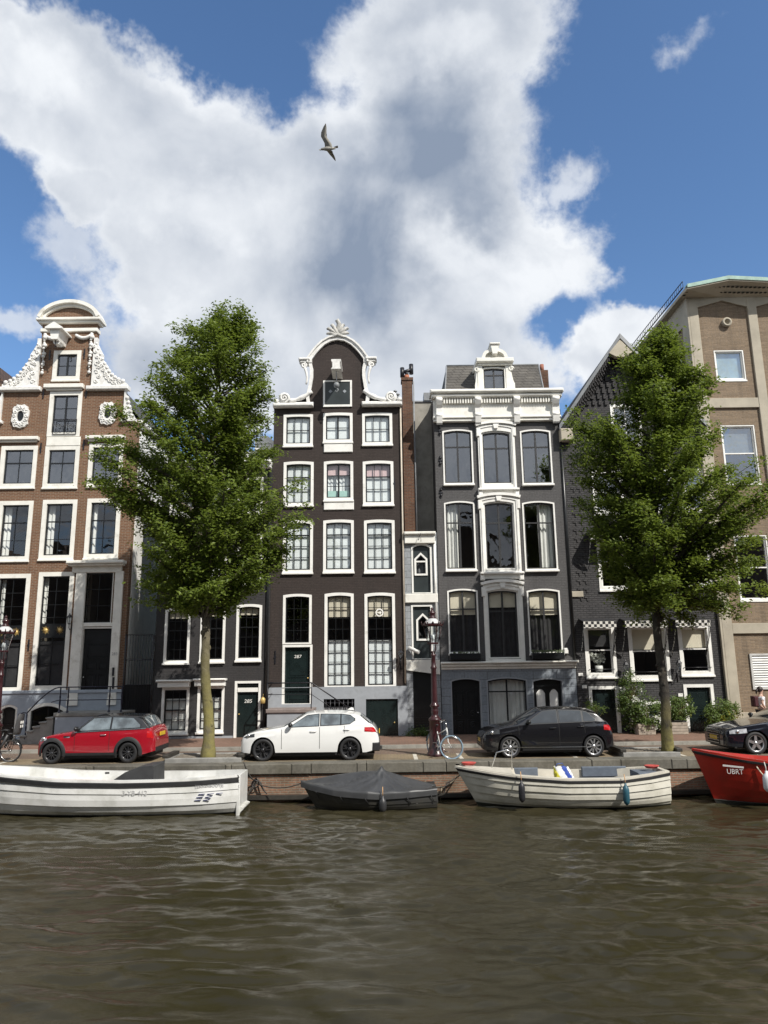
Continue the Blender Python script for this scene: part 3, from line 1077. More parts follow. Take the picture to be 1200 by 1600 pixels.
for rr_ in ((-15, 897, 41, 1081), (54, 894, 110, 1078)):
    rc = H.rect(*rr_)
    w = H.window(rc, cas=0.17, nx=2, zs=(0.19, 0.38, 0.62, 0.74, 0.87), mid=(0.42, 0.54), frame=CREAM, curtain=(('left', 0.12), ('right', 0.10), ('bottom', 0.40, DRAPE)), sill=0.05)
    m = MB()
    gz = rc[3] - rc[2]
    m.box(rc[0] + 0.22, rc[1] - 0.22, H.Y + 0.03, H.Y + 0.1, rc[2] + gz * 0.435, rc[2] + gz * 0.555)
    pl = m.build('sign_board', BLACKP, w)
    for t in (0.3, 0.7):
        m = MB()
        cxx, czz = rc[0] + (rc[1] - rc[0]) * t, rc[2] + gz * 0.50
        m.lathe([(0.0, -0.03), (0.06, -0.025), (0.075, 0)], (cxx, H.Y + 0.028, czz), 14, 'y')
        for k in range(16):
            a = 2 * math.pi * k / 16
            b = 0.10
            L = 0.19 if k % 2 == 0 else 0.15
            m.add([(cxx + 0.07 * math.cos(a - b * 1.6), H.Y + 0.027, czz + 0.07 * math.sin(a - b * 1.6)), (cxx + 0.07 * math.cos(a + b * 1.6), H.Y + 0.027, czz + 0.07 * math.sin(a + b * 1.6)),
                   (cxx + L * math.cos(a), H.Y + 0.02, czz + L * math.sin(a)), (cxx + 0.07 * math.cos(a), H.Y + 0.006, czz + 0.07 * math.sin(a))],
                  [(0, 2, 3), (3, 2, 1), (0, 3, 1), (0, 1, 2)])
        m.build('gilded_sun', GOLD, pl)
# oval carved windows
for rr_ in ((20, 633, 46, 669), (156, 629, 182, 664)):
    x0, x1, z0, z1 = H.rect(*rr_)
    cx, cz, a, b = (x0 + x1) / 2, (z0 + z1) / 2, (x1 - x0) / 2, (z1 - z0) / 2
    ov = [(cx + a * 0.42 * math.cos(2 * math.pi * k / 24), cz + b * 0.46 * math.sin(2 * math.pi * k / 24)) for k in range(24)]
    oo = [(cx + a * (0.98 + 0.10 * math.sin(k * 2.1)) * math.copysign(abs(math.cos(2 * math.pi * k / 24)) ** 0.6, math.cos(2 * math.pi * k / 24)),
           cz + b * (0.98 + 0.06 * math.sin(k * 2.9)) * math.copysign(abs(math.sin(2 * math.pi * k / 24)) ** 0.6, math.sin(2 * math.pi * k / 24))) for k in range(24)]
    m = MB()
    m.ring(oo, ov, H.Y - 0.09, H.Y - 0.002)
    for k in range(12):
        t = 2 * math.pi * k / 12
        m.tube(spiral((cx + a * 0.72 * math.cos(t), cz + b * 0.74 * math.sin(t)), 0.085, 0.02, 1.1, H.Y - 0.10, t, 1 if k % 2 else -1, 12), 0.026, 5)
    o = m.build('carved_surround', STONEW, H.t)
    m = MB()
    m.add([(p[0], H.Y - 0.02, p[1]) for p in ov], [tuple(range(24))])
    m.box(cx - 0.012, cx + 0.012, H.Y - 0.03, H.Y - 0.021, cz - b * 0.44, cz + b * 0.44)
    m.build('oval_pane', paint('dark_oval_glass', (0.012, 0.014, 0.016), 0.08, 0.1, 3), o)
# doorcase
zb = H.Z(1102, 150)
rc = H.rect(130, 894, 176, 974)
H.window(rc, cas=0.03, nx=2, zs=(0.33, 0.68), frame=CREAM, sill=0)
dr = H.rect(125, 980, 176, 1101)
dm = H.door(dr, 0.05, BLACKP, panels=((0.12, 0.46, 0.44, 0.56), (0.54, 0.88, 0.44, 0.56), (0.12, 0.46, 0.10, 0.40), (0.54, 0.88, 0.10, 0.40), (0.12, 0.88, 0.60, 0.80)), fmat=CREAM, hside=-1)
m = MB()
wl = (H.rect(113, 895, 129, 1103), H.rect(175, 893, 188, 1101))
for (a, b, c, d) in wl:
    m.cbox(a, b, H.Y - 0.10, H.Y - 0.002, zb, d, 0.015)
    m.cbox(a - 0.02, b + 0.02, H.Y - 0.12, H.Y - 0.101, zb, zb + 0.25, 0.01)
r = H.rect(128, 973, 177, 979)
m.cbox(wl[0][1] + 0.002, wl[1][0] - 0.002, H.Y - 0.06, H.Y - 0.002, r[2], r[3], 0.01)
r = H.rect(114, 885, 192, 895)
m.cbox(r[0] + 0.02, r[1] - 0.02, H.Y - 0.12, H.Y - 0.002, r[2] + 0.002, r[3], 0.01)
m.cbox(r[0] - 0.08, r[1] + 0.08, H.Y - 0.32, H.Y - 0.003, r[3], r[3] + 0.07, 0.02)
m.cbox(r[0] - 0.14, r[1] + 0.14, H.Y - 0.42, H.Y - 0.004, r[3] + 0.072, r[3] + 0.2, 0.03)
m.build('door_case', CREAM, H.t)
text('283', 0.16, (wl[1][0] + 0.18, H.Y - 0.104, H.Z(1022, 180)), paint('grey_numerals', (0.3, 0.3, 0.3), 0.5), H.t, 'house_number')
for (a, b) in ((1043, 1056), (1058, 1076)):
    m = MB()
    r = H.rect(177, a, 180, b)
    m.box(r[0], r[1], H.Y - 0.13, H.Y - 0.103, r[2], r[3])
    m.build('letter_slot', IRON, H.t)
# plinth
rp = H.rect(-10, 1079, 196, 1170)
zpl = rp[3]
hol = [contour(*H.rect(-2, 1101, 26, 1166), 0.12), contour(*H.rect(43, 1098, 103, 1158), 0.22)]
m2 = MB()
H.wall('plinth', [(x0h - 0.01, GZ - 0.1), (x1h + 0.01, GZ - 0.1), (x1h + 0.01, zpl), (x0h - 0.01, zpl)], BLUEG, hol, H.Y - 0.05, H.Y - 0.001)
m2.cbox(x0h - 0.02, x1h + 0.02, H.Y - 0.11, H.Y - 0.051, zpl - 0.1, zpl + 0.02, 0.012)
m2.build('plinth_moulding', BLUEG, H.t)
r = H.rect(43, 1098, 103, 1158)
H.holes.append(contour(r[0] - 0.01, r[1] + 0.01, r[2] - 0.01, r[3] + 0.01, 0.22))
H.window(r, cas=0.12, nx=2, ny=2, rise=0.22, frame=CREAM, hole=False, sill=0, proud=0.06)
r = H.rect(-2, 1101, 26, 1166)
H.holes.append(contour(r[0] - 0.01, r[1] + 0.01, r[2] - 0.01, r[3] + 0.01, 0.12))
H.door(r, 0.08, BLACKP, 0.12, CREAM, hole=False)
H.wall('wall', out, BR1)
H.body(BR1, zs0 - 0.05, floors=[H.Z(p, 100) for p in (770, 880, 1090)])
# white painted side wall facing the passage
m = MB()
m.box(x1h + 0.002, x1h + 0.03, H.Y + 0.31, H.Y + 9, GZ - 0.1, zs0 - 0.02)
m.build('white_side_wall', WHITE, H.t)
# roof behind the gable: slates, ridge runs back
m = MB()
zr = H.Z(520, 105)
for sgn in (-1, 1):
    xe = x0h - 0.1 if sgn < 0 else x1h + 0.1
    m.add([(xe, H.Y + 0.35, zs0), (xe, H.Y + 9, zs0), (cx1, H.Y + 9, zr), (cx1, H.Y + 0.35, zr)], [(0, 1, 2, 3)])
m.add([(x0h, H.Y + 9, zs0), (x1h, H.Y + 9, zs0), (cx1, H.Y + 9, zr)], [(0, 1, 2)])
rf = m.build('roof', SLATE, H.t)
m = MB()
m.box(x1h - 0.05, x1h + 0.18, H.Y + 0.1, H.Y + 9, zs0 - 0.10, zs0 + 0.02)
m.build('gutter', WHITE, rf)
m = MB()
a = uz(48, 560)
m.box(a[0], a[0] + 0.55, H.Y + 0.8, H.Y + 1.5, zs0, H.Z(520, 60))
m.build('chimney', BRC, rf)
# pediment
m = MB()
xa, xb = cx1 - wn_ / 2, cx1 + wn_ / 2
zp = H.Z(498, 105)
zc_ = H.Z(473, 105)
arc = [(xa - 0.16 + (xb - xa + 0.32) * i / 20, zp + 0.02 + (zc_ - zp) * (1 - (2 * i / 20 - 1) ** 2) ** 0.62) for i in range(21)]
m.band(arc, -0.15, 0.0, H.Y - 0.28, H.Y + 0.5)
m.band(arc, -0.27, -0.155, H.Y - 0.14, H.Y + 0.4)
m.cbox(xa - 0.2, xb + 0.2, H.Y - 0.26, H.Y + 0.5, zp - 0.16, zp - 0.04, 0.02)
m.cbox(xa - 0.12, xb + 0.12, H.Y - 0.16, H.Y + 0.4, zp - 0.26, zp - 0.162, 0.02)
za = H.Z(514, 105)
m.cbox(xa - 0.05, xb + 0.05, H.Y - 0.10, H.Y + 0.3, za - 0.16, za, 0.02)
m.build('pediment', CREAM, H.t)
m = MB()
m.prism([(p[0], p[1] - 0.3 if p[1] > zp + 0.4 else zp - 0.1) for p in arc][2:-2] + [(xb - 0.1, zp - 0.1), (xa + 0.1, zp - 0.1)], H.Y - 0.02, H.Y + 0.3)
m.build('pediment_brick', BR1, H.t)
# claw pieces with carved scrolls
for sgn in (-1, 1):
    m = MB()
    xn = cx1 + sgn * wn_ / 2
    zb_, zt_ = H.Z(606, 105), H.Z(530, 105)
    xo = cx1 + sgn * (ws_ / 2 + 0.06)
    pts = [(xn - sgn * 0.04, zb_ + 0.02), (xo, zb_ + 0.02)]
    for i in range(13):
        t = i / 12
        pts.append((xo + (xn + sgn * 0.06 - xo) * t ** 0.72 + sgn * 0.05 * math.sin(i * 2.2), zb_ + 0.15 + (zt_ - zb_ - 0.15) * t ** 1.55))
    pts.append((xn - sgn * 0.04, zt_))
    m.prism(pts, H.Y - 0.12, H.Y + 0.10)
    m.cbox(min(xn - sgn * 0.22, xo + sgn * 0.12), max(xn - sgn * 0.22, xo + sgn * 0.12), H.Y - 0.22, H.Y + 0.12, zb_ - 0.16, zb_ + 0.016, 0.03)
    for i in range(11):
        t = (i + 0.4) / 11.5
        ex = xo + (xn - xo) * t ** 0.72
        ez = zb_ + 0.22 + (zt_ - zb_ - 0.2) * t ** 1.55
        m.ball((ex - sgn * 0.02, H.Y - 0.10, ez), 0.10 - 0.045 * t, 8)
        m.tube(spiral((ex - sgn * 0.22 * (1 - 0.5 * t), ez - 0.12), 0.13 * (1 - 0.5 * t), 0.02, 1.3, H.Y - 0.135, i, sgn, 14), 0.028, 5)
    for i in range(6):
        m.tube(spiral((xn + sgn * (0.16 + 0.10 * (i % 2)), zb_ + 0.25 + i * 0.2), 0.10, 0.02, 1.2, H.Y - 0.135, i * 1.3, -sgn, 12), 0.024, 5)
    m.build('carved_claw_piece', STONEW, H.t)
    # lower scroll beside the shoulder
    m = MB()
    xs_ = cx1 + sgn * ws_ / 2
    zz0, zz1 = zs0, zs1 - 0.1
    pts = [(xs_, zz0), (xs_ + sgn * 0.46, zz0)] + [(xs_ + sgn * (0.46 - 0.42 * (i / 8) ** 0.7 + 0.03 * math.sin(i * 2.4)), zz0 + 0.1 + (zz1 - zz0) * i / 8) for i in range(9)] + [(xs_, zz1 + 0.1)]
    m.prism(pts, H.Y - 0.10, H.Y + 0.12)
    m.cbox(min(xs_ - sgn * 0.1, xs_ + sgn * 0.58), max(xs_ - sgn * 0.1, xs_ + sgn * 0.58), H.Y - 0.16, H.Y + 0.13, zz0 - 0.12, zz0 - 0.002, 0.02)
    for i in range(5):
        m.ball((xs_ + sgn * (0.36 - 0.28 * (i / 5)), H.Y - 0.08, zz0 + 0.14 + i * 0.2), 0.085, 8)
    m.build('carved_shoulder_scroll', STONEW, H.t)
    # hanging garland
    m = MB()
    gx = cx1 + sgn * (wn_ / 2 - 0.18)
    gt, gb = H.Z(524, 105), H.Z(583, 105)
    for i in range(15):
        t = i / 14
        m.ball((gx + 0.02 * math.sin(i * 2), H.Y - 0.07, gt + (gb - gt) * t), (0.075 + 0.035 * math.sin(i * 1.9)) * (1.1 - 0.4 * t), 7)
    m.tube([(gx + (cx1 - sgn * -0.15 - gx) * 0 + sgn * -1 * 1.0 * t_ * (wn_ / 2 - 0.5), H.Y - 0.07, gt - 0.02 - 0.16 * math.sin(math.pi * min(1, t_ * 1.0))) for t_ in [k / 8 for k in range(9)]], [0.06 + 0.03 * math.sin(math.pi * k / 8) for k in range(9)], 7)
    m.build('carved_garland', STONEW, H.t)
# hoist beam under its little roof
m = MB()
hx, hz = uz(99, 532)
for d, hh in ((0.0, 0.0),):
    m.prism([(hx - 0.22, hz + 0.10), (hx + 0.22, hz + 0.10), (hx + 0.13, hz - 0.32), (hx - 0.13, hz - 0.32)], H.Y - 0.85, H.Y - 0.01)
    m.prism([(hx - 0.36, hz + 0.10), (hx + 0.36, hz + 0.10), (hx + 0.36, hz + 0.16), (hx, hz + 0.40), (hx - 0.36, hz + 0.16)], H.Y - 1.0, H.Y - 0.005)
m.prism([(hx - 0.17, hz - 0.32), (hx + 0.17, hz - 0.32), (hx + 0.10, hz - 0.44), (hx - 0.10, hz - 0.44)], H.Y - 0.6, H.Y - 0.3)
hb = m.build('hoist_beam', WHITE, H.t)
m = MB()
m.tube([(hx, H.Y - 0.7, hz - 0.32), (hx, H.Y - 0.7, hz - 0.5), (hx + 0.05, H.Y - 0.7, hz - 0.58), (hx - 0.03, H.Y - 0.7, hz - 0.62)], 0.02, 6)
m.build('hook', IRON, hb)
# cornices over windows and panel
for rr_ in ((71, 602, 132, 611), (-6, 684, 62, 692), (136, 682, 196, 690)):
    m = MB()
    r = H.rect(*rr_)
    m.cbox(r[0], r[1], H.Y - 0.22, H.Y - 0.003, r[2] + 0.08, r[3], 0.02)
    m.cbox(r[0] + 0.08, r[1] - 0.08, H.Y - 0.12, H.Y - 0.003, r[2], r[2] + 0.078, 0.02)
    m.build('window_cornice', CREAM, H.t)
H.slab(H.rect(73, 683, 126, 697), -0.05, -0.002, 'white_panel', CREAM)
for px, py in ((68, 615), (135, 614), (64, 700), (131, 695), (45, 1008), (78, 555), (132, 553)):
    m = MB()
    wall_anchor(m, *uz(px, py), H.Y)
    m.build('wall_anchor', IRON, H.t)
wall_lantern(H, 108, 975)
# stoop
YS = YF - 1.5
sx0, szt = U(86, 1114, YS)
sx1, _ = U(190, 1114, YS)
m = MB()
m.box(sx0, sx1, YS + 0.04, YF - 0.052, GZ, szt - 0.14)
st = m.build('stoop', BLUEG, H.t)
m = MB()
m.cbox(sx0 - 0.06, sx1 + 0.02, YS, YF - 0.051, szt - 0.139, szt, 0.02)
m.build('stoop_slab', BLUESTONE, st)
m = MB()
ns = 6
sxe, _ = U(22, 1165, YS)
for i in range(ns):
    a = sx0 - 0.06 + (sxe - sx0) * i / ns
    b = sx0 - 0.06 + (sxe - sx0) * (i + 1) / ns
    zt = szt - (szt - PZ) * (i + 1) / (ns + 1)
    m.box(b, a - 0.002, YS + 0.02, YF - 0.06, PZ - 0.05, zt - 0.06)
    m.cbox(b - 0.04, a - 0.002, YS - 0.02, YF - 0.06, zt - 0.059, zt, 0.015)
m.build('step', BLUESTONE, st)
m = MB()
rt = szt + 0.92
pts = [(sx1, YS + 0.06, rt), (sx0 + 0.05, YS + 0.06, rt)]
xn, zn = sxe + 0.35, szt - (szt - PZ) * 0.86 + 0.95
for i in range(1, 9):
    t = i / 8
    pts.append((sx0 + 0.05 + (xn - sx0 - 0.05) * t, YS + 0.06, rt + (zn - rt) * (t ** 1.5)))
pts += [(xn - 0.15, YS + 0.06, zn + 0.02), (xn - 0.28, YS + 0.06, zn - 0.06)]
m.tube(pts, 0.024, 6)
m.ball((xn - 0.28, YS + 0.06, zn - 0.06), 0.06)
m.tube([(sx1, YS + 0.06, szt + 0.45), (sx0 + 0.05, YS + 0.06, szt + 0.45), (sx0 - 0.2, YS + 0.06, szt + 0.38)], 0.018, 6)
pr = [(0.05, 0), (0.05, 0.04), (0.02, 0.1), (0.03, 0.3), (0.038, 0.42), (0.02, 0.5), (0.035, 0.56), (0.022, 0.7), (0.03, 0.85), (0.02, 0.92)]
for px_ in (sx0 + 0.12, sx0 + 0.42, sx1 - 0.5, sx1 - 0.05):
    m.lathe(pr, (px_, YS + 0.06, szt), 8)
m.lathe(pr, (xn, YS + 0.06, zn - 0.93), 8)
m.build('railing', paint('blue_black_iron', (0.015, 0.016, 0.035), 0.35, 0.2, 8), st)

# the passage gate between the two houses
gx0 = uz(193, 1050)[0]
gx1 = uz(239, 1050)[0]
gt_ = empty('passage_gate', 'tall black barred gate closing the passage beside the brown brick house', 'gate', (0.5 * (gx0 + gx1), YF + 0.1, GZ))
zt, zm, zl = uz(216, 992)[1], uz(216, 1070)[1], uz(216, 1031)[1]
m = MB()
yy = YF - 0.04
for X in (gx0 + 0.03, gx1 - 0.03):
    m.tube([(X, yy, PZ), (X, yy, zt)], 0.028, 6)
for z in (zt, zm, zl, PZ + 0.2):
    m.tube([(gx0, yy, z), (gx1, yy, z)], 0.02, 6)
m.build('gate_frame', IRON, gt_)
m = MB()
n = 11
for i in range(1, n):
    X = gx0 + (gx1 - gx0) * i / n
    m.tube([(X, yy, PZ + 0.2), (X, yy, zt)], 0.011, 5)
m.build('bar', IRON, gt_)
m = MB()
m.box(gx0 + 0.05, gx1 - 0.05, yy + 0.03, yy + 0.045, PZ + 0.2, zm)
m.build('lower_panel', BLACKP, gt_)

# ================================================================== HOUSE 2: charcoal house behind the tree
x0h, _ = U(247, 900, YF)
x1h, _ = U(423.2, 900, YF)
H = H2 = House('charcoal_house', 'low charcoal painted house with white sash windows half hidden by the tree', x0h, x1h)
ztop = H.Z(728, 330)
for rr_ in ((266, 750, 305, 807), (319, 748, 358, 805), (372, 746, 411, 803), (262, 838, 301, 920), (316, 836, 355, 917), (371, 834, 410, 915)):
    H.window(H.rect(*rr_), cas=0.10, nx=3, ny=4, mid=(0.5,), curtain=(('bottom', 0.35),))
for rr_ in ((257, 950, 297, 1036), (313, 946, 352, 1034), (369, 944, 409, 1032)):
    w = H.window(H.rect(*rr_), cas=0.10, nx=3, ny=5, mid=(0.6,), rise=0.05, curtain=(('top', 0.16, BEIGEB),), sill=0.09)
for rr_, cr in (((252, 1074, 295, 1146), (247, 1062, 300, 1076)), ((308, 1072, 350, 1144), (304, 1060, 355, 1074))):
    r = H.rect(*rr_)
    w = H.window(r, cas=0.10, nx=3, ny=4, mid=(0.5,), curtain=(('bottom', 0.78, CURT),), sill=0.09)
    c = H.rect(*cr)
    m = MB()
    m.cbox(c[0] + 0.05, c[1] - 0.05, H.Y - 0.26, H.Y - 0.003, r[3] + 0.004, c[3] - 0.08, 0.02)
    m.cbox(c[0], c[1], H.Y - 0.36, H.Y - 0.003, c[3] - 0.078, c[3], 0.03)
    m.build('window_hood', WHITE, w)
r = H.rect(366, 1064, 407, 1156)
d = H.door(r, 0.09, GREENP, 0.0, WHITE, panels=(), hside=-1)
m = MB()
zz = H.Z(1077, 386)
m.box(r[0] + 0.095, r[1] - 0.095, H.Y + 0.01, H.Y + 0.09, zz, r[3] - 0.3)
m.build('frame_filler', WHITE, d)
m = MB()
a, b = r[0] + 0.11, r[1] - 0.11
m.box(a, b, H.Y - 0.0, H.Y + 0.08, zz - 0.10, zz + 0.06)
m.build('transom', WHITE, d)
m = MB()
m.box(a, b, H.Y + 0.02, H.Y + 0.085, zz + 0.10, r[3] - 0.12)
m.build('fanlight', paint('dark_fanlight_glass', (0.01, 0.012, 0.012), 0.1), d)
text('285', 0.19, (0.5 * (r[0] + r[1]), H.Y + 0.095, H.Z(1096, 386)), WHITE, H.t, 'house_number', shear=0.15, sx=1.1)
H.wall('wall', [(x0h, GZ - 0.1), (x1h, GZ - 0.1), (x1h, ztop), (x0h, ztop)], BR2)
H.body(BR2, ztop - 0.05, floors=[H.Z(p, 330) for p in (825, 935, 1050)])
m = MB()
zc = H.Z(1150, 330)
m.box(x0h + 0.01, r[0] - 0.03, H.Y - 0.05, H.Y - 0.002, GZ - 0.1, zc)
m.build('stone_base', GREYP, H.t)
m = MB()
m.cbox(x0h - 0.02, x1h - 0.03, H.Y - 0.42, H.Y + 0.3, ztop, ztop + 0.14, 0.04)
m.cbox(x0h + 0.02, x1h - 0.04, H.Y - 0.28, H.Y + 0.3, ztop - 0.16, ztop - 0.002, 0.03)
m.build('cornice', WHITE, H.t)
# white set-back top floor with glass railing
m = MB()
zt = H.Z(690, 380)
m.box(x0h + 1.2, x1h - 0.02, H.Y + 1.4, H.Y + 8.5, ztop - 0.04, zt)
pf = m.build('white_penthouse', WHITE, H.t)
m = MB()
px0 = uz(392, 700)[0]
m.box(px0, x1h - 0.1, H.Y + 0.9, H.Y + 1.38, zt - 0.1, zt + 0.25)
arcp = [(px0 + (x1h - 0.1 - px0) * i / 10, zt + 0.25 + 0.3 * math.sin(math.pi * i / 10)) for i in range(11)]
m.prism(arcp, H.Y + 0.9, H.Y + 1.38)
m.build('arched_dormer', WHITE, pf)
m = MB()
for i in range(12):
    X = x0h + 0.1 + (x1h - x0h - 0.2) * i / 11
    m.tube([(X, H.Y + 0.1, ztop + 0.14), (X, H.Y + 0.1, ztop + 0.95)], 0.012, 5)
m.tube([(x0h + 0.1, H.Y + 0.1, ztop + 0.95), (x1h - 0.1, H.Y + 0.1, ztop + 0.95)], 0.016, 5)
m.build('terrace_rail', IRON, H.t)
m = MB()
a = uz(412, 1095)
m.lathe([(0.04, -0.1), (0.09, -0.08), (0.10, 0.08), (0.05, 0.14), (0, 0.16)], (a[0], H.Y - 0.22, a[1]), 8)
m.tube([(a[0], H.Y - 0.22, a[1] + 0.15), (a[0], H.Y - 0.1, a[1] + 0.25), (a[0], H.Y - 0.005, a[1] + 0.2)], 0.014, 5)
m.build('wall_lamp', GOLD, H.t)
m = MB()
a = uz(423, 900)
m.tube([(x1h - 0.10, H.Y - 0.06, PZ), (x1h - 0.10, H.Y - 0.06, ztop - 0.2)], 0.05, 8)
m.build('drainpipe', BLACKP, H.t)

# ================================================================== HOUSE 3: bell gable
x0h, _ = U(423.8, 880, YF)
x1h, _ = U(632.0, 880, YF)
H = H3 = House('bell_gable_house', 'tall dark brown bell gable house with white scrolled top and bright white windows', x0h, x1h)
cxg = 0.5 * (x0h + x1h)
zsh = H.Z(635, 528)
gl = [(484, 631), (482.5, 620), (486, 606), (488.6, 590), (488.8, 578), (486.5, 567.5), (486.5, 562), (493, 553), (499, 546), (507, 538.5), (517, 533), (528, 531)]
left = [(U(p[0], p[1], YF)[0] - uz(528, p[1])[0], H.Z(p[1], 528)) for p in gl]
curve = [(cxg + x, z) for x, z in left] + [(cxg - x, z) for x, z in left[-2::-1]]
out = [(x0h, GZ - 0.1), (x1h, GZ - 0.1), (x1h, zsh)] + [(p[0], p[1]) for p in reversed(curve)] + [(x0h, zsh)]
out[3] = (out[3][0], zsh + 0.01)
r1 = [((443, 647, 489, 697), 0), ((505, 645, 551, 691), 1), ((566, 645, 613, 695), 0)]
r2 = [((443, 721, 490, 790), 0), ((506, 720, 552, 782), 1), ((567, 720, 615, 789), 0)]
r3 = [((442, 813, 489, 895), 0), ((505, 812, 553, 894), 0), ((569, 812, 617, 894), 0)]
BL1 = paint('pink_window_blind', (0.72, 0.52, 0.52), 0.8, 0.08)
BL2 = paint('aqua_window_blind', (0.40, 0.62, 0.56), 0.8, 0.08)
for k, (rr_, mid) in enumerate(r1):
    rc = H.rect(*rr_)
    H.window(rc, cas=0.115, nx=2 if mid else 3, ny=2, vmid=(0.5,) if mid else (), rise=0.03, curtain=(('bottom', 1.0, BLIND),), sill=0.06)
for k, (rr_, mid) in enumerate(r2):
    rc = H.rect(*rr_)
    cu = (('top', 0.32, BL1), ('bottom', 0.68, BLIND)) if k else (('bottom', 1.0, BLIND),)
    if mid:
        cu = (('top', 0.32, BL1), ('bottom', 0.22, BL2), ('full', 0.70, BLIND))
    H.window(rc, cas=0.115, nx=2 if mid else 3, ny=3, vmid=(0.5,) if mid else (), mid=() if mid else (2 / 3,), rise=0.04, curtain=cu, sill=0.07)
for k, (rr_, mid) in enumerate(r3):
    rc = H.rect(*rr_)
    H.window(rc, cas=0.115, nx=3, ny=4, mid=(0.75,), rise=0.04, curtain=(('bottom', 1.0, BLIND),), sill=0.08)
for rr_ in ((506, 691, 551, 707), (506, 782, 553, 797)):
    H.slab(H.rect(*rr_), -0.06, -0.002, 'white_panel', WHITE, 0.02)
# tall ground floor windows
for k, rr_ in enumerate(((507, 926, 553, 1076), (570, 926, 618, 1075))):
    rc = H.rect(*rr_)
    w = H.window(rc, cas=0.115, nx=3, ny=8, mid=(0.5,), rise=0.05, curtain=(('bottom', 0.50, BLIND), ('top', 0.24, BEIGEB)), sill=0.0)
    if k:
        a = uz(593, 957)
        m = MB()
        n = 20
        co = [(a[0] + 0.16 * math.cos(2 * math.pi * i / n), a[1] + 0.16 * math.sin(2 * math.pi * i / n)) for i in range(n)]
        ci = [(a[0] + 0.11 * math.cos(2 * math.pi * i / n), a[1] + 0.11 * math.sin(2 * math.pi * i / n)) for i in range(n)]
        m.ring(co, ci, H.Y + 0.03, H.Y + 0.04)
        m.box(a[0] - 0.08, a[0] + 0.04, H.Y + 0.032, H.Y + 0.04, a[1] - 0.02, a[1] + 0.02)
        m.prism([(a[0] + 0.01, a[1] - 0.07), (a[0] + 0.09, a[1]), (a[0] + 0.01, a[1] + 0.07)], H.Y + 0.031, H.Y + 0.041)
        m.build('round_sticker', WHITE, w)
# entrance: tall light over the door in one white frame
rc = H.rect(442, 928, 487, 1006.5)
w = H.window(rc, cas=0.10, nx=3, ny=4, rise=0.05, sill=0, casb=0.06)
m = MB()
for i in range(3):
    for j in range(8):
        xx = rc[0] + 0.2 + (rc[1] - rc[0] - 0.4) * i / 2
        zz = rc[2] + 0.18 + (rc[3] - rc[2] - 0.4) * j / 7
        m.prism([(xx - 0.05, zz), (xx, zz - 0.014), (xx + 0.05, zz), (xx, zz + 0.014)] if (i + j) % 2 else [(xx - 0.015, zz), (xx, zz - 0.055), (xx + 0.015, zz), (xx, zz + 0.055)], H.Y + 0.12, H.Y + 0.125)
m.build('leaded_pattern', CHROME, w)
r = H.rect(441, 1007.5, 488, 1100)
d = H.door(r, 0.09, GREENP, 0, WHITE, panels=((0.12, 0.88, 0.46, 0.95), (0.12, 0.88, 0.26, 0.40), (0.12, 0.88, 0.04, 0.22)))
text('287', 0.17, (0.5 * (r[0] + r[1]), H.Y + 0.075, H.Z(1026, 465)), WHITE, H.t, 'house_number', shear=0.1, sx=1.15)
# cellar
zpl = H.Z(1073, 528)
cw = H.rect(506, 1092, 554, 1116)
cd = H.rect(572, 1092, 622, 1158)
H.wall('plinth', [(x0h - 0.01, GZ - 0.1), (x1h + 0.01, GZ - 0.1), (x1h + 0.01, zpl), (x0h - 0.01, zpl)], GREYP,
       [contour(*cw), contour(*cd), contour(r[0] - 0.0, r[1] + 0.0, r[2], zpl - 0.02),
        contour(*[H.rect(507, 926, 553, 1076)[i] for i in (0, 1)], H.rect(507, 926, 553, 1076)[2], zpl - 0.01) if False else contour(cw[0] + 0.3, cw[1] - 0.3, cw[2] - 0.3, cw[2] - 0.25)], H.Y - 0.05, H.Y - 0.001)
H.holes.append(contour(cd[0], cd[1], cd[2], cd[3]))
H.door((cd[0], cd[1], cd[2], cd[3]), 0.05, GREENP, 0, GREENP, panels=(), hole=False, rec=0.02, proud=0.0)
H.holes.append(contour(*cw))
m = MB()
for i in range(7):
    X = cw[0] + (cw[1] - cw[0]) * (i + 0.5) / 7
    m.tube([(X, H.Y - 0.03, cw[2]), (X, H.Y - 0.03, cw[3] - 0.03)], 0.02, 6)
m.box(cw[0], cw[1], H.Y - 0.045, H.Y - 0.02, cw[3] - 0.16, cw[3] - 0.12)
g_ = m.build('cellar_grille', IRON, H.t)
m = MB()
m.quad((cw[0], H.Y + 0.1, cw[2]), (cw[1], H.Y + 0.1, cw[2]), (cw[1], H.Y + 0.1, cw[3] - 0.3), (cw[0], H.Y + 0.1, cw[3] - 0.3))
m.build('cellar_pane', paint('dusty_cellar_glass', (0.2, 0.2, 0.21), 0.3), g_)
H.wall('wall', out, BR3)
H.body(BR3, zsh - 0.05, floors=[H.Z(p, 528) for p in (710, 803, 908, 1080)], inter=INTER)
m = MB()
zr = H.Z(594, 528)
for sgn in (-1, 1):
    xe = x0h + 0.05 if sgn < 0 else x1h - 0.05
    m.add([(xe, H.Y + 0.31, zsh), (xe, H.Y + 9, zsh), (cxg, H.Y + 9, zr), (cxg, H.Y + 0.31, zr)], [(0, 1, 2, 3)])
m.add([(x0h, H.Y + 9, zsh), (x1h, H.Y + 9, zsh), (cxg, H.Y + 9, zr)], [(0, 1, 2)])
m.build('roof', SLATE, H.t)
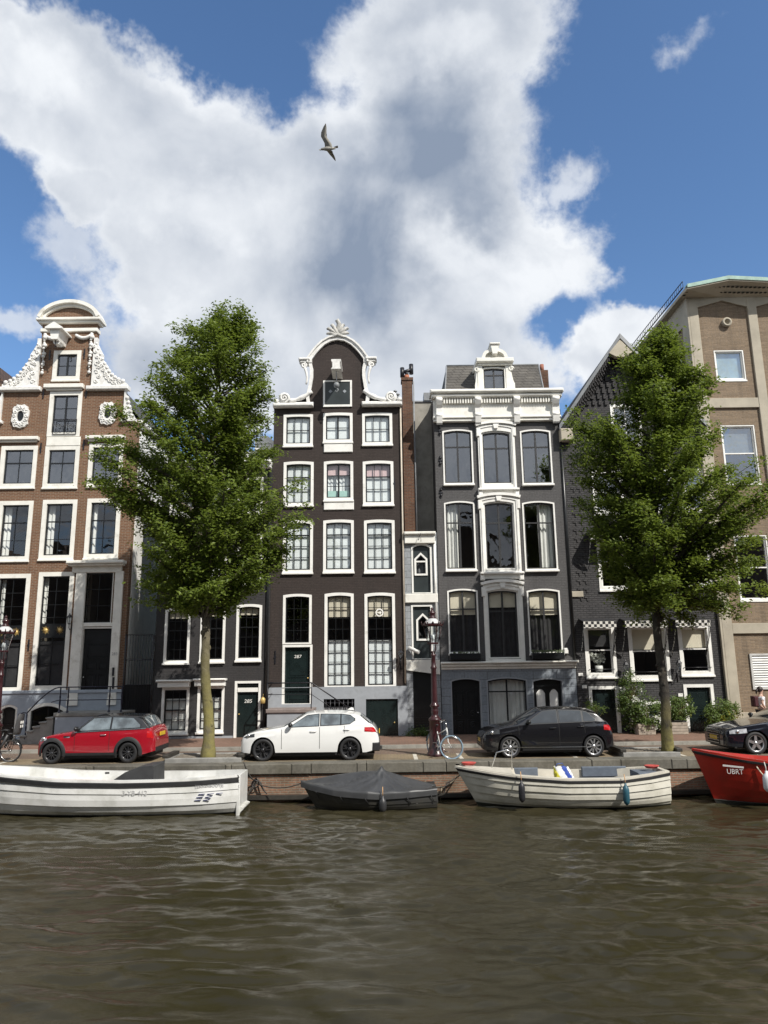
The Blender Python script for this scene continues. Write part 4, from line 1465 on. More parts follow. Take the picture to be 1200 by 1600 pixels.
# bell trim
m = MB()
top_ = curve[5:-5]
m.band(top_, -0.04, 0.11, H.Y - 0.13, H.Y + 0.32)
m.band(top_, 0.108, 0.18, H.Y - 0.20, H.Y + 0.34)
lo1 = curve[:6]
lo2 = curve[-6:]
m.band(lo1, -0.03, 0.11, H.Y - 0.10, H.Y + 0.31)
m.band(lo2, -0.03, 0.11, H.Y - 0.10, H.Y + 0.31)
m.build('gable_moulding', STONEW, H.t)
for sgn in (-1, 1):
    m = MB()
    bx = cxg + sgn * (uz(585, 565)[0] - uz(528, 565)[0] - 0.14)
    bz = H.Z(565, 528)
    m.cbox(bx - 0.24, bx + 0.24, H.Y - 0.22, H.Y + 0.3, bz + 0.02, bz + 0.13, 0.03)
    m.cbox(bx - 0.19, bx + 0.19, H.Y - 0.16, H.Y + 0.3, bz - 0.08, bz + 0.018, 0.03)
    m.tube(spiral((bx + sgn * 0.02, bz - 0.20), 0.13, 0.02, 1.5, H.Y - 0.12, math.pi / 2, sgn), 0.045, 6)
    p = [(bx - sgn * 0.02 - sgn * 0.10 * math.sin(i / 8 * 2.4), H.Y - 0.1, bz - 0.3 - 0.75 * i / 8) for i in range(9)]
    m.tube(p, [0.07 - 0.004 * i for i in range(9)], 6)
    # lower volute on the shoulder cornice
    sx = x0h + 0.02 if sgn < 0 else x1h - 0.02
    xin = cxg + sgn * 1.02
    m.cbox(min(sx + sgn * 0.04, xin), max(sx + sgn * 0.04, xin), H.Y - 0.30, H.Y + 0.32, zsh - 0.06, zsh + 0.09, 0.04)
    vx = sx - sgn * 0.42
    m.lathe([(0.0, 0), (0.24, 0.0), (0.24, 0.3), (0, 0.3)], (vx, H.Y - 0.14, zsh + 0.36), 16, 'y')
    m.tube(spiral((vx, zsh + 0.36), 0.21, 0.02, 1.9, H.Y - 0.16, -math.pi / 2, -sgn), 0.04, 6)
    m.cbox(min(sx - sgn * 0.05, xin), max(sx - sgn * 0.05, xin), H.Y - 0.12, H.Y + 0.2, zsh + 0.09, zsh + 0.18, 0.03)
    m.tube([(sx - sgn * 0.1, H.Y - 0.08, zsh + 0.30), (sx - sgn * 0.05, H.Y - 0.08, zsh + 0.18)], 0.12, 7)
    p = [(vx - sgn * (0.2 + 0.95 * i / 8), H.Y - 0.1, zsh + 0.22 + 0.02 * i + 0.28 * (i / 8) ** 2.5) for i in range(9)]
    m.tube(p, [0.09 + 0.02 * math.sin(i * 1.7) for i in range(9)], 7)
    m.build('carved_scroll', STONEW, H.t)
# shell crest on top
m = MB()
zt = H.Z(531, 528)
m.ball((cxg, H.Y - 0.05, zt + 0.35), 0.2, 8, (1.2, 0.8, 1))
for k, (a, L, rr) in enumerate(((-72, 0.5, 0.09), (-48, 0.62, 0.10), (-24, 0.66, 0.11), (24, 0.66, 0.11), (48, 0.62, 0.10), (72, 0.5, 0.09))):
    t = math.radians(a)
    p = [(cxg + math.sin(t) * L * s * (1 + 0.25 * s), H.Y - 0.05 - 0.08 * math.sin(s * 3), zt + 0.22 + math.cos(t) * L * s) for s in (0, 0.35, 0.7, 1.0)]
    p.append((p[-1][0] + 0.07 * (1 if a > 0 else -1), p[-1][1] - 0.04, p[-1][2] - 0.06))
    m.tube(p, [rr * 0.6, rr, rr * 1.1, rr * 0.8, rr * 0.5], 7)
m.tube([(cxg - 0.05, H.Y, zt + 0.2), (cxg + 0.02, H.Y - 0.02, zt + 0.55), (cxg + 0.08, H.Y - 0.05, zt + 0.85), (cxg - 0.02, H.Y - 0.1, zt + 1.05), (cxg - 0.13, H.Y - 0.1, zt + 0.98)], [0.16, 0.17, 0.15, 0.12, 0.06], 8)
m.tube([(cxg - 0.35, H.Y - 0.1, zt + 0.14), (cxg, H.Y - 0.14, zt + 0.24), (cxg + 0.35, H.Y - 0.1, zt + 0.14)], 0.1, 7)
m.v = [(cxg + (p[0] - cxg) * 0.72, p[1], zt + 0.08 + (p[2] - zt - 0.14) * 0.86) for p in m.v]
m.build('crest', paint('weathered_crest_stone', (0.45, 0.44, 0.41), 0.8, 0.25, 5, bmp=0.5, dirt=(0.2, 0.2, 0.18)), H.t)
# hoist hatch and beam
hd = H.rect(505, 595, 550, 636)
m = MB()
m.ring(contour(*hd), contour(hd[0] + 0.08, hd[1] - 0.08, hd[2] + 0.09, hd[3] - 0.06), H.Y - 0.06, H.Y - 0.002)
hf = m.build('hatch_frame', WHITE, H.t)
m = MB()
m.box(hd[0] + 0.08, hd[1] - 0.08, H.Y - 0.03, H.Y - 0.003, hd[2] + 0.09, hd[3] - 0.06)
m.build('hatch', PANELG, hf)
m = MB()
hx, hz = 0.5 * (hd[0] + hd[1]), 0.5 * (hd[2] + hd[3]) + 0.1
for sx in (-0.3, 0.3):
    m.prism([(hx + sx - 0.08, hz), (hx + sx, hz - 0.08), (hx + sx + 0.08, hz), (hx + sx, hz + 0.08)], H.Y - 0.045, H.Y - 0.031)
m.build('diamond_rosette', GREYP, hf)
bx, bz = U(527, 580, YF - 0.4)
m = MB()
m.prism([(bx - 0.2, bz + 0.22), (bx + 0.2, bz + 0.22), (bx + 0.2, bz + 0.14), (bx + 0.15, bz + 0.10), (bx + 0.15, bz - 0.12), (bx + 0.21, bz - 0.2), (bx - 0.21, bz - 0.2), (bx - 0.15, bz - 0.12), (bx - 0.15, bz + 0.10), (bx - 0.2, bz + 0.14)], H.Y - 1.15, H.Y - 0.004)
hb = m.build('hoist_beam', STONEW, H.t)
m = MB()
m.tube([(bx, H.Y - 0.85, bz - 0.2), (bx, H.Y - 0.85, bz - 0.72)], 0.022, 6)
m.lathe([(0, 0.13), (0.1, 0.09), (0.12, 0), (0.1, -0.09), (0, -0.13)], (bx, H.Y - 0.85, bz - 0.80), 10)
m.tube([(bx, H.Y - 0.85, bz - 0.9), (bx + 0.07, H.Y - 0.85, bz - 1.0), (bx + 0.02, H.Y - 0.85, bz - 1.1), (bx - 0.06, H.Y - 0.85, bz - 1.05)], 0.026, 6)
m.build('pulley', LEAD, hb)
# stoop
YS = YF - 1.25
sx0, szt = U(415, 1108.5, YS)
sx1, _ = U(488, 1108.5, YS)
m = MB()
m.box(sx0 + 0.05, sx1, YS + 0.06, YF - 0.052, GZ, szt - 0.14)
st = m.build('stoop', GREYP, H.t)
m = MB()
m.cbox(sx0, sx1 + 0.04, YS, YF - 0.051, szt - 0.139, szt, 0.02)
m.build('stoop_slab', paint('reddish_stone', (0.22, 0.18, 0.165), 0.8, 0.2), st)
m = MB()
ns = 6
for i in range(ns):
    a = sx1 + 0.042 + 0.27 * i
    zt = szt - (szt - PZ) * (i + 1) / (ns + 1)
    m.box(a, a + 0.268, YS + 0.04, YF - 0.06, PZ - 0.05, zt)
m.build('step', BLUESTONE, st)
m = MB()
rt = szt + 0.95
ex, ez = sx1 + 1.55, PZ + 1.0
m.tube([(sx0 + 0.05, YF - 0.06, rt), (sx0 + 0.05, YS + 0.06, rt), (sx1 - 0.05, YS + 0.06, rt), (ex, YS + 0.06, ez)], 0.026, 6)
m.tube([(sx0 + 0.05, YF - 0.06, rt - 0.42), (sx0 + 0.05, YS + 0.06, rt - 0.42), (sx1 - 0.05, YS + 0.06, rt - 0.42), (ex, YS + 0.06, ez - 0.42)], 0.014, 6)
for X, zb_, ztp in ((sx0 + 0.05, szt, rt), (sx1 - 0.05, szt, rt), (ex, PZ, ez)):
    m.tube([(X, YS + 0.06, zb_), (X, YS + 0.06, ztp)], 0.02, 6)
m.build('railing', IRON, st)
wall_lantern(H, 626, 1029, 0.36)
for px, py in ((430, 1027), (616, 756)):
    m = MB()
    wall_anchor(m, *uz(px, py), H.Y, 0.5)
    m.build('wall_anchor', IRON, H.t)
m = MB()
a, b = uz(629.5, 700), uz(634, 850)
m.tube([(x1h - 0.05, H.Y - 0.06, zsh - 0.1), (x1h - 0.05, H.Y - 0.06, zpl + 0.1)], 0.035, 8)
m.build('drainpipe', paint('beige_pipe', (0.5, 0.44, 0.36), 0.6), H.t)
for px_, h in ((618, 0.7), (622, 0.55)):
    m = MB()
    X = uz(px_, 600)[0]
    m.tube([(X, H.Y + 1.0, zsh - 0.2), (X, H.Y + 1.0, zsh + 0.3 + h)], 0.04, 8)
    m.lathe([(0.08, 0), (0.09, 0.04), (0, 0.1)], (X, H.Y + 1.0, zsh + 0.3 + h), 8)
    m.build('vent_pipe', LEAD, H.t)

# ================================================================== NARROW HOUSE between 287 and the graphite house
x0h, _ = U(632.4, 930, YF)
x1h, _ = U(684.5, 930, YF)
H = HN = House('narrow_house', 'very narrow two storey house with pointed windows in dark green panels', x0h + 0.004, x1h)
ztop = H.Z(832, 658)
GQ = BRG
pan = [H.rect(643, 849, 675, 927), H.rect(643, 945, 676, 1030)]
dr = H.rect(646, 1048, 679, 1156)
for k, r in enumerate(pan):
    H.holes.append(contour(r[0] + 0.01, r[1] - 0.01, r[2] + 0.01, r[3] - 0.01, 0.14 if k == 0 else 0))
    m = MB()
    m.ring(contour(*r, 0.14 if k == 0 else 0), contour(r[0] + 0.07, r[1] - 0.07, r[2] + 0.03, r[3] - 0.07, 0.12 if k == 0 else 0), H.Y - 0.03, H.Y + 0.12)
    fr = m.build('panel_frame', WHITE, H.t)
    pz = H.rect(*((647.5, 863, 668, 899) if k == 0 else (650.5, 958, 671.5, 1001)))
    pent = lambda e, bt=0.0: [(pz[0] + e, pz[2] + e), (pz[1] - e, pz[2] + e), (pz[1] - e, pz[3] - 0.26 - e * 0.4), (0.5 * (pz[0] + pz[1]), pz[3] - e * 1.3), (pz[0] + e, pz[3] - 0.26 - e * 0.4)]
    m = MB()
    tri = tessellate_polygon([[Vector((p[0], p[1], 0)) for p in l] for l in (contour(r[0] + 0.05, r[1] - 0.05, r[2] + 0.02, r[3] - 0.05), pent(0.03))])
    pts = contour(r[0] + 0.05, r[1] - 0.05, r[2] + 0.02, r[3] - 0.05) + pent(0.03)
    m.add([(p[0], H.Y + 0.08, p[1]) for p in pts], [tuple(t) for t in tri])
    m.build('green_panel', PANELG, fr)
    m = MB()
    m.ring(pent(0.0), pent(0.075), H.Y + 0.03, H.Y + 0.14)
    if k == 0:
        zz = pz[3] - 0.34
        m.box(pz[0] + 0.07, pz[1] - 0.07, H.Y + 0.04, H.Y + 0.13, zz - 0.06, zz)
    wf = m.build('pointed_window', WHITE, H.t)
    m = MB()
    m.ring(pent(0.077), pent(0.12), H.Y + 0.06, H.Y + 0.13)
    m.build('sash', BLACKP, wf)
    m = MB()
    m.add([(p[0], H.Y + 0.11, p[1]) for p in pent(0.09)], [(0, 1, 2, 3, 4)])
    m.build('pane', GLASS, wf)
    if k == 0:
        m = MB()
        m.grid(wavy(pz[0] + 0.08, pz[1] - 0.08, pz[2] + 0.07, pz[3] - 0.4, H.Y + 0.25, 0.03, 0.14))
        m.build('curtain', paint('grey_net_curtain', (0.2, 0.2, 0.21), 0.9), wf)
H.holes.append(contour(*dr))
d = H.door(dr, 0.03, BLACKP, panels=((0.08, 0.92, 0.05, 0.25), (0.08, 0.92, 0.28, 0.32)), hole=False, rec=0.12, proud=-0.01, fmat=BLACKP)
H.wall('wall', [(x0h + 0.004, GZ - 0.1), (x1h, GZ - 0.1), (x1h, ztop), (x0h + 0.004, ztop)], GQ)
H.body(GQ, ztop - 0.1, depth=4, floors=[H.Z(935, 658)])
m = MB()
z1, z0 = H.Z(832, 658), H.Z(846, 658)
m.cbox(x0h + 0.006, x1h - 0.05, H.Y - 0.28, H.Y + 0.2, z1 - 0.12, z1, 0.03)
m.cbox(x0h + 0.03, x1h - 0.08, H.Y - 0.16, H.Y - 0.003, z0 - 0.1, z1 - 0.122, 0.02)
m.build('cornice', CREAM, H.t)
m = MB()
r = H.rect(635, 928, 684, 942)
m.cbox(x0h + 0.006, x1h - 0.02, H.Y - 0.12, H.Y - 0.003, r[2], r[3], 0.02)
m.build('white_band', CREAM, H.t)
m = MB()
a, b = H.Z(1031, 658), H.Z(1047, 645)
b2 = H.Z(1054, 675)
m.prism([(x0h + 0.01, b), (x1h - 0.01, b2), (x1h - 0.01, a), (x0h + 0.01, a)], H.Y - 0.08, H.Y - 0.003)
m.build('lintel', CREAM, H.t)
m = MB()
a = uz(640, 1013)
m.tube([(a[0] - 0.06, H.Y - 0.005, a[1] - 0.05), (a[0] - 0.02, H.Y - 0.12, a[1] - 0.02)], 0.025, 6)
m.tube([(a[0] - 0.04, H.Y - 0.12, a[1] + 0.03), (a[0] + 0.36, H.Y - 0.30, a[1] - 0.17)], 0.075, 8)
m.build('security_camera', WHITE, H.t)
m = MB()
a = uz(657, 838)
m.tube([(a[0], H.Y - 0.29, a[1] - 0.28), (a[0], H.Y - 0.32, a[1] - 0.1), (a[0] - 0.12, H.Y - 0.33, a[1] - 0.22), (a[0], H.Y - 0.32, a[1] + 0.08)], 0.012, 5)
m.build('iron_hook', IRON, H.t)
m = MB()
X = uz(680, 900)[0]
m.tube([(X, H.Y - 0.07, H.Z(985, 680)), (X, H.Y - 0.07, H.Z(846, 680))], 0.05, 8)
m.build('drainpipe', WHITE, H.t)

# the chimney stack and the blind concrete wall above it
ch = empty('brick_chimney', 'slim red brick chimney stack with a black H-shaped cowl beside the bell gable', 'chimney', (uz(636, 700)[0], YF + 0.7, H.Z(832, 640)))
m = MB()
YC = YF + 0.9
ca, zt = U(628, 590, YC)
cb, _ = U(644, 590, YC)
_, zl = U(640, 760, YC)
zb_ = H.Z(840, 640)
m.box(ca, cb, YC, YC + 0.5, zb_ - 0.4, zt - 0.12)
m.box(ca - 0.04, cb + 0.04, YC - 0.04, YC + 0.54, zt - 0.12, zt)
m.build('stack', BRC, ch)
m = MB()
cxx = (ca + cb) / 2
m.tube([(cxx, YC + 0.25, zt), (cxx, YC + 0.25, zt + 0.2)], 0.11, 10)
m.build('clay_pot', paint('terracotta', (0.35, 0.13, 0.07), 0.8), ch)
m = MB()
m.tube([(cxx, YC + 0.25, zt + 0.2), (cxx, YC + 0.25, zt + 0.34)], 0.08, 8)
m.tube([(cxx - 0.18, YC + 0.25, zt + 0.34), (cxx + 0.18, YC + 0.25, zt + 0.46)], 0.085, 8)
m.tube([(cxx - 0.2, YC + 0.25, zt + 0.12), (cxx - 0.2, YC + 0.25, zt + 0.56)], 0.095, 8)
m.tube([(cxx + 0.2, YC + 0.25, zt + 0.26), (cxx + 0.2, YC + 0.25, zt + 0.72)], 0.095, 8)
m.build('cowl', IRON, ch)
m = MB()
m.tube([(cb + 0.05, YC - 0.02, zt - 0.2), (cb + 0.05, YC - 0.02, zb_ - 0.3)], 0.035, 6)
m.build('flue_pipe', LEAD, ch)
m = MB()
YW = YF + 1.5
wa, zt = U(640, 629, YW)
wb, _ = U(690, 629, YW)
cw_ = empty('concrete_wall', 'stained bare concrete wall filling the gap above the narrow house', 'wall', (0.5 * (wa + wb), YW, zb_ - 0.4))
m.box(wa - 0.4, wb, YW, YW + 4, zb_ - 0.4, zt)
m.build('concrete_face', CONC, cw_)
m = MB()
m.box(wa - 0.42, wb, YW - 0.05, YW + 4, zt, zt + 0.06)
a = U(664, 620, YW)
m.box(a[0] - 0.06, a[0] + 0.3, YW - 0.1, YW + 0.5, zt + 0.06, zt + 0.42)
m.build('lead_capping', LEAD, cw_)
m = MB()
for i in range(9):
    a = U(random.uniform(648, 676), random.uniform(650, 800), YW)
    m.lathe([(0.03, 0), (0, 0.002)], (a[0], YW - 0.004, a[1]), 8, 'y')

# ================================================================== HOUSE 4: graphite house, white cornice
x0h, _ = U(684.8, 900, YF)
x1h, _ = U(889, 900, YF)
H = H4 = House('graphite_house', 'graphite grey canal house with white bracketed cornice, mansard roof and arched windows', x0h, x1h)
zc0 = H.Z(659, 776)
zc1 = H.Z(612, 776)
DG = paint('dark_grey_sash_paint', (0.035, 0.035, 0.036), 0.4, 0.15)
arch = dict(nx=2, vmid=(0.5,), zs=(0.70,), mid=(0.70,), sash=DG, sw=0.055)
for rr_, pn, cu in (((692, 671, 739, 757), GLASSHI, ()), ((814, 671, 862, 757), GLASSHI, ()),
                    ((695, 783, 743, 891), GLASS, (('left', 0.45),)), ((818, 783, 869, 891), GLASS, (('right', 0.50),)),
                    ((700, 920, 748, 1021), GLASS, (('top', 0.40, BEIGEB), ('full', 0.62, DRAPE))), ((825, 920, 877, 1021), GLASS, (('top', 0.40, BEIGEB), ('full', 0.62, DRAPE)))):
    H.window(H.rect(*rr_), cas=0.06, rise=0.08, pane=pn, curtain=cu, sill=0.12, **arch)
for (sr, gr, pn, cu) in (((745, 661, 807, 764), (753, 674, 799, 757), GLASSHI, ()), ((748, 773, 814, 894), (757, 784, 804, 890), GLASS, ()),
                         ((754, 908, 820, 1034), (762, 921, 811, 1029), GLASS, (('top', 0.25, BEIGEB), ('full', 0.75, DRAPE)))):
    a, b = H.rect(*sr), H.rect(*gr)
    w = H.window(b, cas=0.05, rise=0.08, pane=pn, curtain=cu, sill=0.0, **arch)
    m = MB()
    co = contour(a[0] + 0.06, a[1] - 0.06, a[2], a[3] - 0.05, 0.11)
    ci = contour(b[0] - 0.004, b[1] + 0.004, b[2] - 0.02, b[3] + 0.004, 0.085)
    m.ring(co, ci, H.Y - 0.10, H.Y - 0.002)
    co2 = contour(a[0] + 0.12, a[1] - 0.12, a[2], a[3] - 0.12, 0.10)
    ci2 = contour(a[0] + 0.17, a[1] - 0.17, a[2] + 0.001, a[3] - 0.17, 0.10)
    m.ring(co2, ci2, H.Y - 0.135, H.Y - 0.101)
    # arched hood with shoulders
    hood = [(a[0] - 0.02 + (a[1] - a[0] + 0.04) * i / 12, a[3] - 0.12 + 0.12 * (1 - (2 * i / 12 - 1) ** 2)) for i in range(13)]
    m.band(hood, -0.05, 0.06, H.Y - 0.20, H.Y - 0.003)
    m.cbox(a[0] + 0.0, a[0] + 0.14, H.Y - 0.15, H.Y - 0.004, a[3] - 0.62, a[3] - 0.24, 0.02)
    m.cbox(a[1] - 0.14, a[1] - 0.0, H.Y - 0.15, H.Y - 0.004, a[3] - 0.62, a[3] - 0.24, 0.02)
    cxx = 0.5 * (a[0] + a[1])
    m.prism([(cxx - 0.14, a[3] - 0.0), (cxx + 0.14, a[3] - 0.0), (cxx + 0.08, a[3] - 0.28), (cxx - 0.08, a[3] - 0.28)], H.Y - 0.17, H.Y - 0.136)
    m.build('window_surround', WHITE, w)
    m = MB()
    if sr[3] < 1000:
        m.cbox(a[0] - 0.02, a[1] + 0.02, H.Y - 0.22, H.Y - 0.003, a[2] - 0.09, a[2] - 0.002, 0.02)
        m.cbox(a[0] + 0.1, a[1] - 0.1, H.Y - 0.07, H.Y - 0.003, a[2] - 0.27, a[2] - 0.092, 0.01)
        for X in (a[0] + 0.08, a[1] - 0.08):
            m.cbox(X - 0.09, X + 0.09, H.Y - 0.15, H.Y - 0.003, a[2] - 0.33, a[2] - 0.091, 0.03)
        m.build('sill', WHITE, w)
# planters under the side windows of the main floor
for k, rr_ in enumerate(((702, 1021, 750, 1031), (829, 1020, 879, 1030))):
    r = H.rect(*rr_)
    lbl = ('black window box under the left arched window of the graphite house', 'black window box with pale plants under the right arched window of the graphite house')[k]
    wb_ = empty('window_box', lbl, 'planter', (0.5 * (r[0] + r[1]), H.Y - 0.2, r[2]), 'window boxes on the graphite house')
    m = MB()
    m.cbox(r[0], r[1], H.Y - 0.36, H.Y - 0.132, r[2], r[3], 0.015)
    m.build('trough', BLACKP, wb_)
    m = MB()
    for i in range(150 if k else 60):
        X, Yl, Zl = random.uniform(r[0] + 0.03, r[1] - 0.03), H.Y - random.uniform(0.16, 0.34), r[3] + random.uniform(0, 0.10 if k else 0.05)
        s_ = random.uniform(0.02, 0.045)
        t = random.uniform(0, 6)
        m.add([(X - s_ * math.cos(t), Yl - s_ * math.sin(t), Zl), (X, Yl, Zl + s_), (X + s_ * math.cos(t), Yl + s_ * math.sin(t), Zl + 0.01), (X, Yl, Zl - s_)], [(0, 1, 2, 3)])
    m.build('plants', foliage('pale_window_plant_%d' % k, (0.10, 0.13, 0.07), (0.28, 0.32, 0.22)), wb_)
# basement
zcor = H.Z(1045, 790)
bd1, bw, bd2 = H.rect(705, 1059, 753, 1158), H.rect(761, 1058, 825, 1138), H.rect(833, 1059, 882, 1158)
hs = [contour(r[0], r[1], r[2], r[3], 0.10) for r in (bd1, bw, bd2)]
H.wall('basement_facing', [(x0h - 0.006, GZ - 0.1), (x1h + 0.01, GZ - 0.1), (x1h + 0.01, zcor), (x0h - 0.006, zcor)], ASHLAR, hs, H.Y - 0.07, H.Y - 0.001)
for r in (bd1, bw, bd2):
    H.holes.append(contour(r[0] - 0.005, r[1] + 0.005, r[2] - 0.005, r[3] + 0.005, 0.10))
d = H.door(bd1, 0.05, BLACKP, 0.10, GREYP, panels=((0.10, 0.46, 0.40, 0.80), (0.54, 0.90, 0.40, 0.80), (0.10, 0.46, 0.10, 0.34), (0.54, 0.90, 0.10, 0.34), (0.10, 0.9, 0.83, 0.86)), hole=False, rec=0.18, proud=0.06)
for t in (0.3, 0.7):
    xx = bd1[0] + (bd1[1] - bd1[0]) * t
    for zz in (0.25, 0.42):
        m = MB()
        m.tube(spiral((xx, bd1[2] + 2.4 * zz), 0.12, 0.02, 1.5, H.Y + 0.155, t, 1), 0.014, 5)
        m.build('carving', BLACKP, d)
H.window(bw, cas=0.05, nx=2, vmid=(0.5,), zs=(0.74,), mid=(0.74,), rise=0.10, frame=GREYP, hole=False, sash=BLACKP, curtain=(('full', 0.98, CURT), ('bottom', 0.01)), sill=0.1, proud=0.08)
d = H.door(bd2, 0.05, BLACKP, 0.10, GREYP, panels=((0.10, 0.9, 0.06, 0.36),), hole=False, rec=0.16, proud=0.06)
m = MB()
wd = bd2[1] - bd2[0]
for t in (0.29, 0.71):
    xx = bd2[0] + wd * t
    m.prism(contour(xx - 0.17, xx + 0.17, bd2[2] + 0.95, bd2[2] + 1.95, 0.16), H.Y + 0.148, H.Y + 0.156)
m.build('door_window', CURT, d)
m = MB()
for t in (0.29, 0.71):
    xx = bd2[0] + wd * t
    m.band(contour(xx - 0.17, xx + 0.17, bd2[2] + 0.95, bd2[2] + 1.95, 0.16), -0.045, 0.0, H.Y + 0.13, H.Y + 0.147, True)
m.build('door_window_moulding', BLACKP, d)
m = MB()
m.box(bd2[0] + 0.08, bd2[1] - 0.08, H.Y + 0.10, H.Y + 0.2, bd2[2] + 2.02, bd2[2] + 2.1)
m.build('transom', BLACKP, d)
H.wall('wall', [(x0h, GZ - 0.1), (x1h, GZ - 0.1), (x1h, zc1 - 0.1), (x0h, zc1 - 0.1)], BR4)
H.body(BR4, zc1 - 0.12, floors=[H.Z(p, 780) for p in (775, 900, 1040)])
m = MB()
zz = H.Z(1033, 790)
m.cbox(x0h - 0.01, x1h + 0.10, H.Y - 0.30, H.Y - 0.003, zz - 0.09, zz, 0.03)
m.cbox(x0h + 0.01, x1h + 0.04, H.Y - 0.20, H.Y - 0.003, zz - 0.2, zz - 0.092, 0.03)
m.cbox(x0h + 0.01, x1h + 0.02, H.Y - 0.12, H.Y - 0.072, zz - 0.3, zz - 0.202, 0.02)
m.build('string_course', CREAM, H.t)
m = MB()
z_g, z_d1, z_d0, z_p1, z_p0 = [H.Z(p, 776) for p in (612, 624, 632, 634, 652)]
m.cbox(x0h - 0.16, x1h + 0.16, H.Y - 0.52, H.Y + 0.3, zc1 - 0.2, zc1 - 0.04, 0.05)
m.cbox(x0h - 0.10, x1h + 0.10, H.Y - 0.40, H.Y - 0.004, z_d1 - 0.02, zc1 - 0.202, 0.05)
m.cbox(x0h - 0.02, x1h + 0.02, H.Y - 0.16, H.Y - 0.004, z_p0, z_d1 - 0.022, 0.01)
m.cbox(x0h - 0.05, x1h + 0.05, H.Y - 0.24, H.Y - 0.004, z_p0 - 0.10, z_p0 - 0.002, 0.03)
m.cbox(x0h - 0.03, x1h + 0.03, H.Y - 0.18, H.Y - 0.004, zc0 - 0.02, z_p0 - 0.102, 0.02)
cn = m.build('cornice', CREAM, H.t)
m = MB()
n = 46
for i in range(n):
    X = x0h + 0.1 + (x1h - x0h - 0.2) * i / (n - 1)
    m.box(X - 0.030, X + 0.030, H.Y - 0.30, H.Y - 0.161, z_d0 - 0.02, z_d1 - 0.03)
m.build('dentil_strip', CREAM, cn)
for (a, b) in ((681, 690), (741, 750), (801, 810), (861, 871)):
    xa, xb = uz(a, 640)[0], uz(b, 640)[0]
    m = MB()
    prof = [(-0.162, z_d1 - 0.03), (-0.46, z_d1 - 0.03), (-0.47, z_d1 - 0.2), (-0.38, z_d1 - 0.34), (-0.28, z_d1 - 0.44), (-0.26, z_p0 + 0.12), (-0.33, z_p0 - 0.02), (-0.26, zc0 - 0.1), (-0.20, zc0 - 0.16), (-0.165, zc0 - 0.02)]
    n = len(prof)
    v = [(xa, H.Y + p[0], p[1]) for p in prof] + [(xb, H.Y + p[0], p[1]) for p in prof]
    m.add(v, [tuple(range(n)), tuple(range(2 * n - 1, n - 1, -1))] + [(i, (i + 1) % n, (i + 1) % n + n, i + n) for i in range(n)])
    m.tube([(xa - 0.01, H.Y - 0.40, z_d1 - 0.14), (xb + 0.01, H.Y - 0.40, z_d1 - 0.14)], 0.09, 10)
    m.tube([(xa - 0.01, H.Y - 0.28, z_p0 + 0.02), (xb + 0.01, H.Y - 0.28, z_p0 + 0.02)], 0.07, 10)
    m.build('bracket', WHITE, cn)
# mansard
zr = H.Z(574, 776)
xa, xb = uz(690, 612)[0] + 0.15, uz(851, 612)[0]
dy = 1.35
xta, xtb = U(697, 574, YF + 0.3 + dy)[0], U(840, 574, YF + 0.3 + dy)[0]
_, zr = U(768, 574, YF + 0.3 + dy)
m = MB()
ya, yb = YF + 0.1, YF + 0.1 + dy
v = [(xa, ya, zc1 - 0.02), (xb, ya, zc1 - 0.02), (xtb, yb, zr), (xta, yb, zr), (xa, YF + 8.5, zc1 - 0.02), (xb, YF + 8.5, zc1 - 0.02), (xtb, YF + 7.5, zr), (xta, YF + 7.5, zr)]
m.add(v, [(0, 1, 2, 3), (1, 5, 6, 2), (4, 0, 3, 7), (5, 4, 7, 6), (3, 2, 6, 7)])
rf = m.build('mansard_roof', SHINGLE, H.t)
m = MB()
m.tube([(xta, yb, zr + 0.02), (xtb, yb, zr + 0.02)], 0.04, 6)
m.tube([(xa, ya, zc1), (xta, yb, zr)], 0.035, 6)
m.tube([(xb, ya, zc1), (xtb, yb, zr)], 0.035, 6)
m.build('lead_flashing', LEAD, rf)
m = MB()
ca, _ = U(845, 590, YF + 1.2)
m.box(ca, ca + 0.34, YF + 1.2, YF + 1.6, zc1 - 0.1, U(848, 578, YF + 1.2)[1])
m.build('chimney', BRC, rf)
m = MB()
m.tube([(ca + 0.12, YF + 1.4, U(848, 578, YF + 1.2)[1]), (ca + 0.12, YF + 1.4, U(848, 567, YF + 1.2)[1])], 0.09, 8)
m.build('chimney_pot', paint('clay_pot_paint', (0.3, 0.12, 0.08), 0.8), rf)
# dormer
Yd = YF - 0.02
hy = H.Y
H.Y = Yd
g = H.rect(754, 574, 790, 612)
o = H.rect(742, 571, 804, 612)
w = H.window((g[0], g[1], zc1 + 0.02, g[3]), cas=0.05, nx=2, vmid=(0.5,), zs=(0.72,), mid=(0.72,), rise=0.04, hole=False, sash=DG, pane=GLASSHI, sill=0, frame=CREAM, curtain=(('bottom', 1.0, DRAPE),))
dm = MB()
for sgn, xi, xo in ((-1, g[0], o[0]), (1, g[1], o[1])):
    dm.cbox(min(xi, xi + sgn * 0.22), max(xi, xi + sgn * 0.22), Yd - 0.06, Yd + 1.3, zc1, g[3] + 0.06, 0.02)
    zt_, zb_ = g[3] - 0.1, zc1
    pts = [(xi + sgn * 0.2, zb_), (xo, zb_)] + [(xo + (xi + sgn * 0.24 - xo) * (i / 8) ** 0.6, zb_ + 0.35 * (1 if i else 1) + (zt_ - zb_ - 0.35) * i / 8) for i in range(9)] + [(xi + sgn * 0.2, zt_)]
    dm.prism(pts, Yd - 0.03, Yd + 0.15)
    dm.tube(spiral((xi + sgn * 0.24, zt_ + 0.0), 0.12, 0.03, 1.2, Yd - 0.05, 0, sgn, 12), 0.04, 6)
pa, pb = uz(743, 565)[0], uz(801, 565)[0]
pz0 = H.Z(572, 772)
pz1 = H.Z(566, 772)
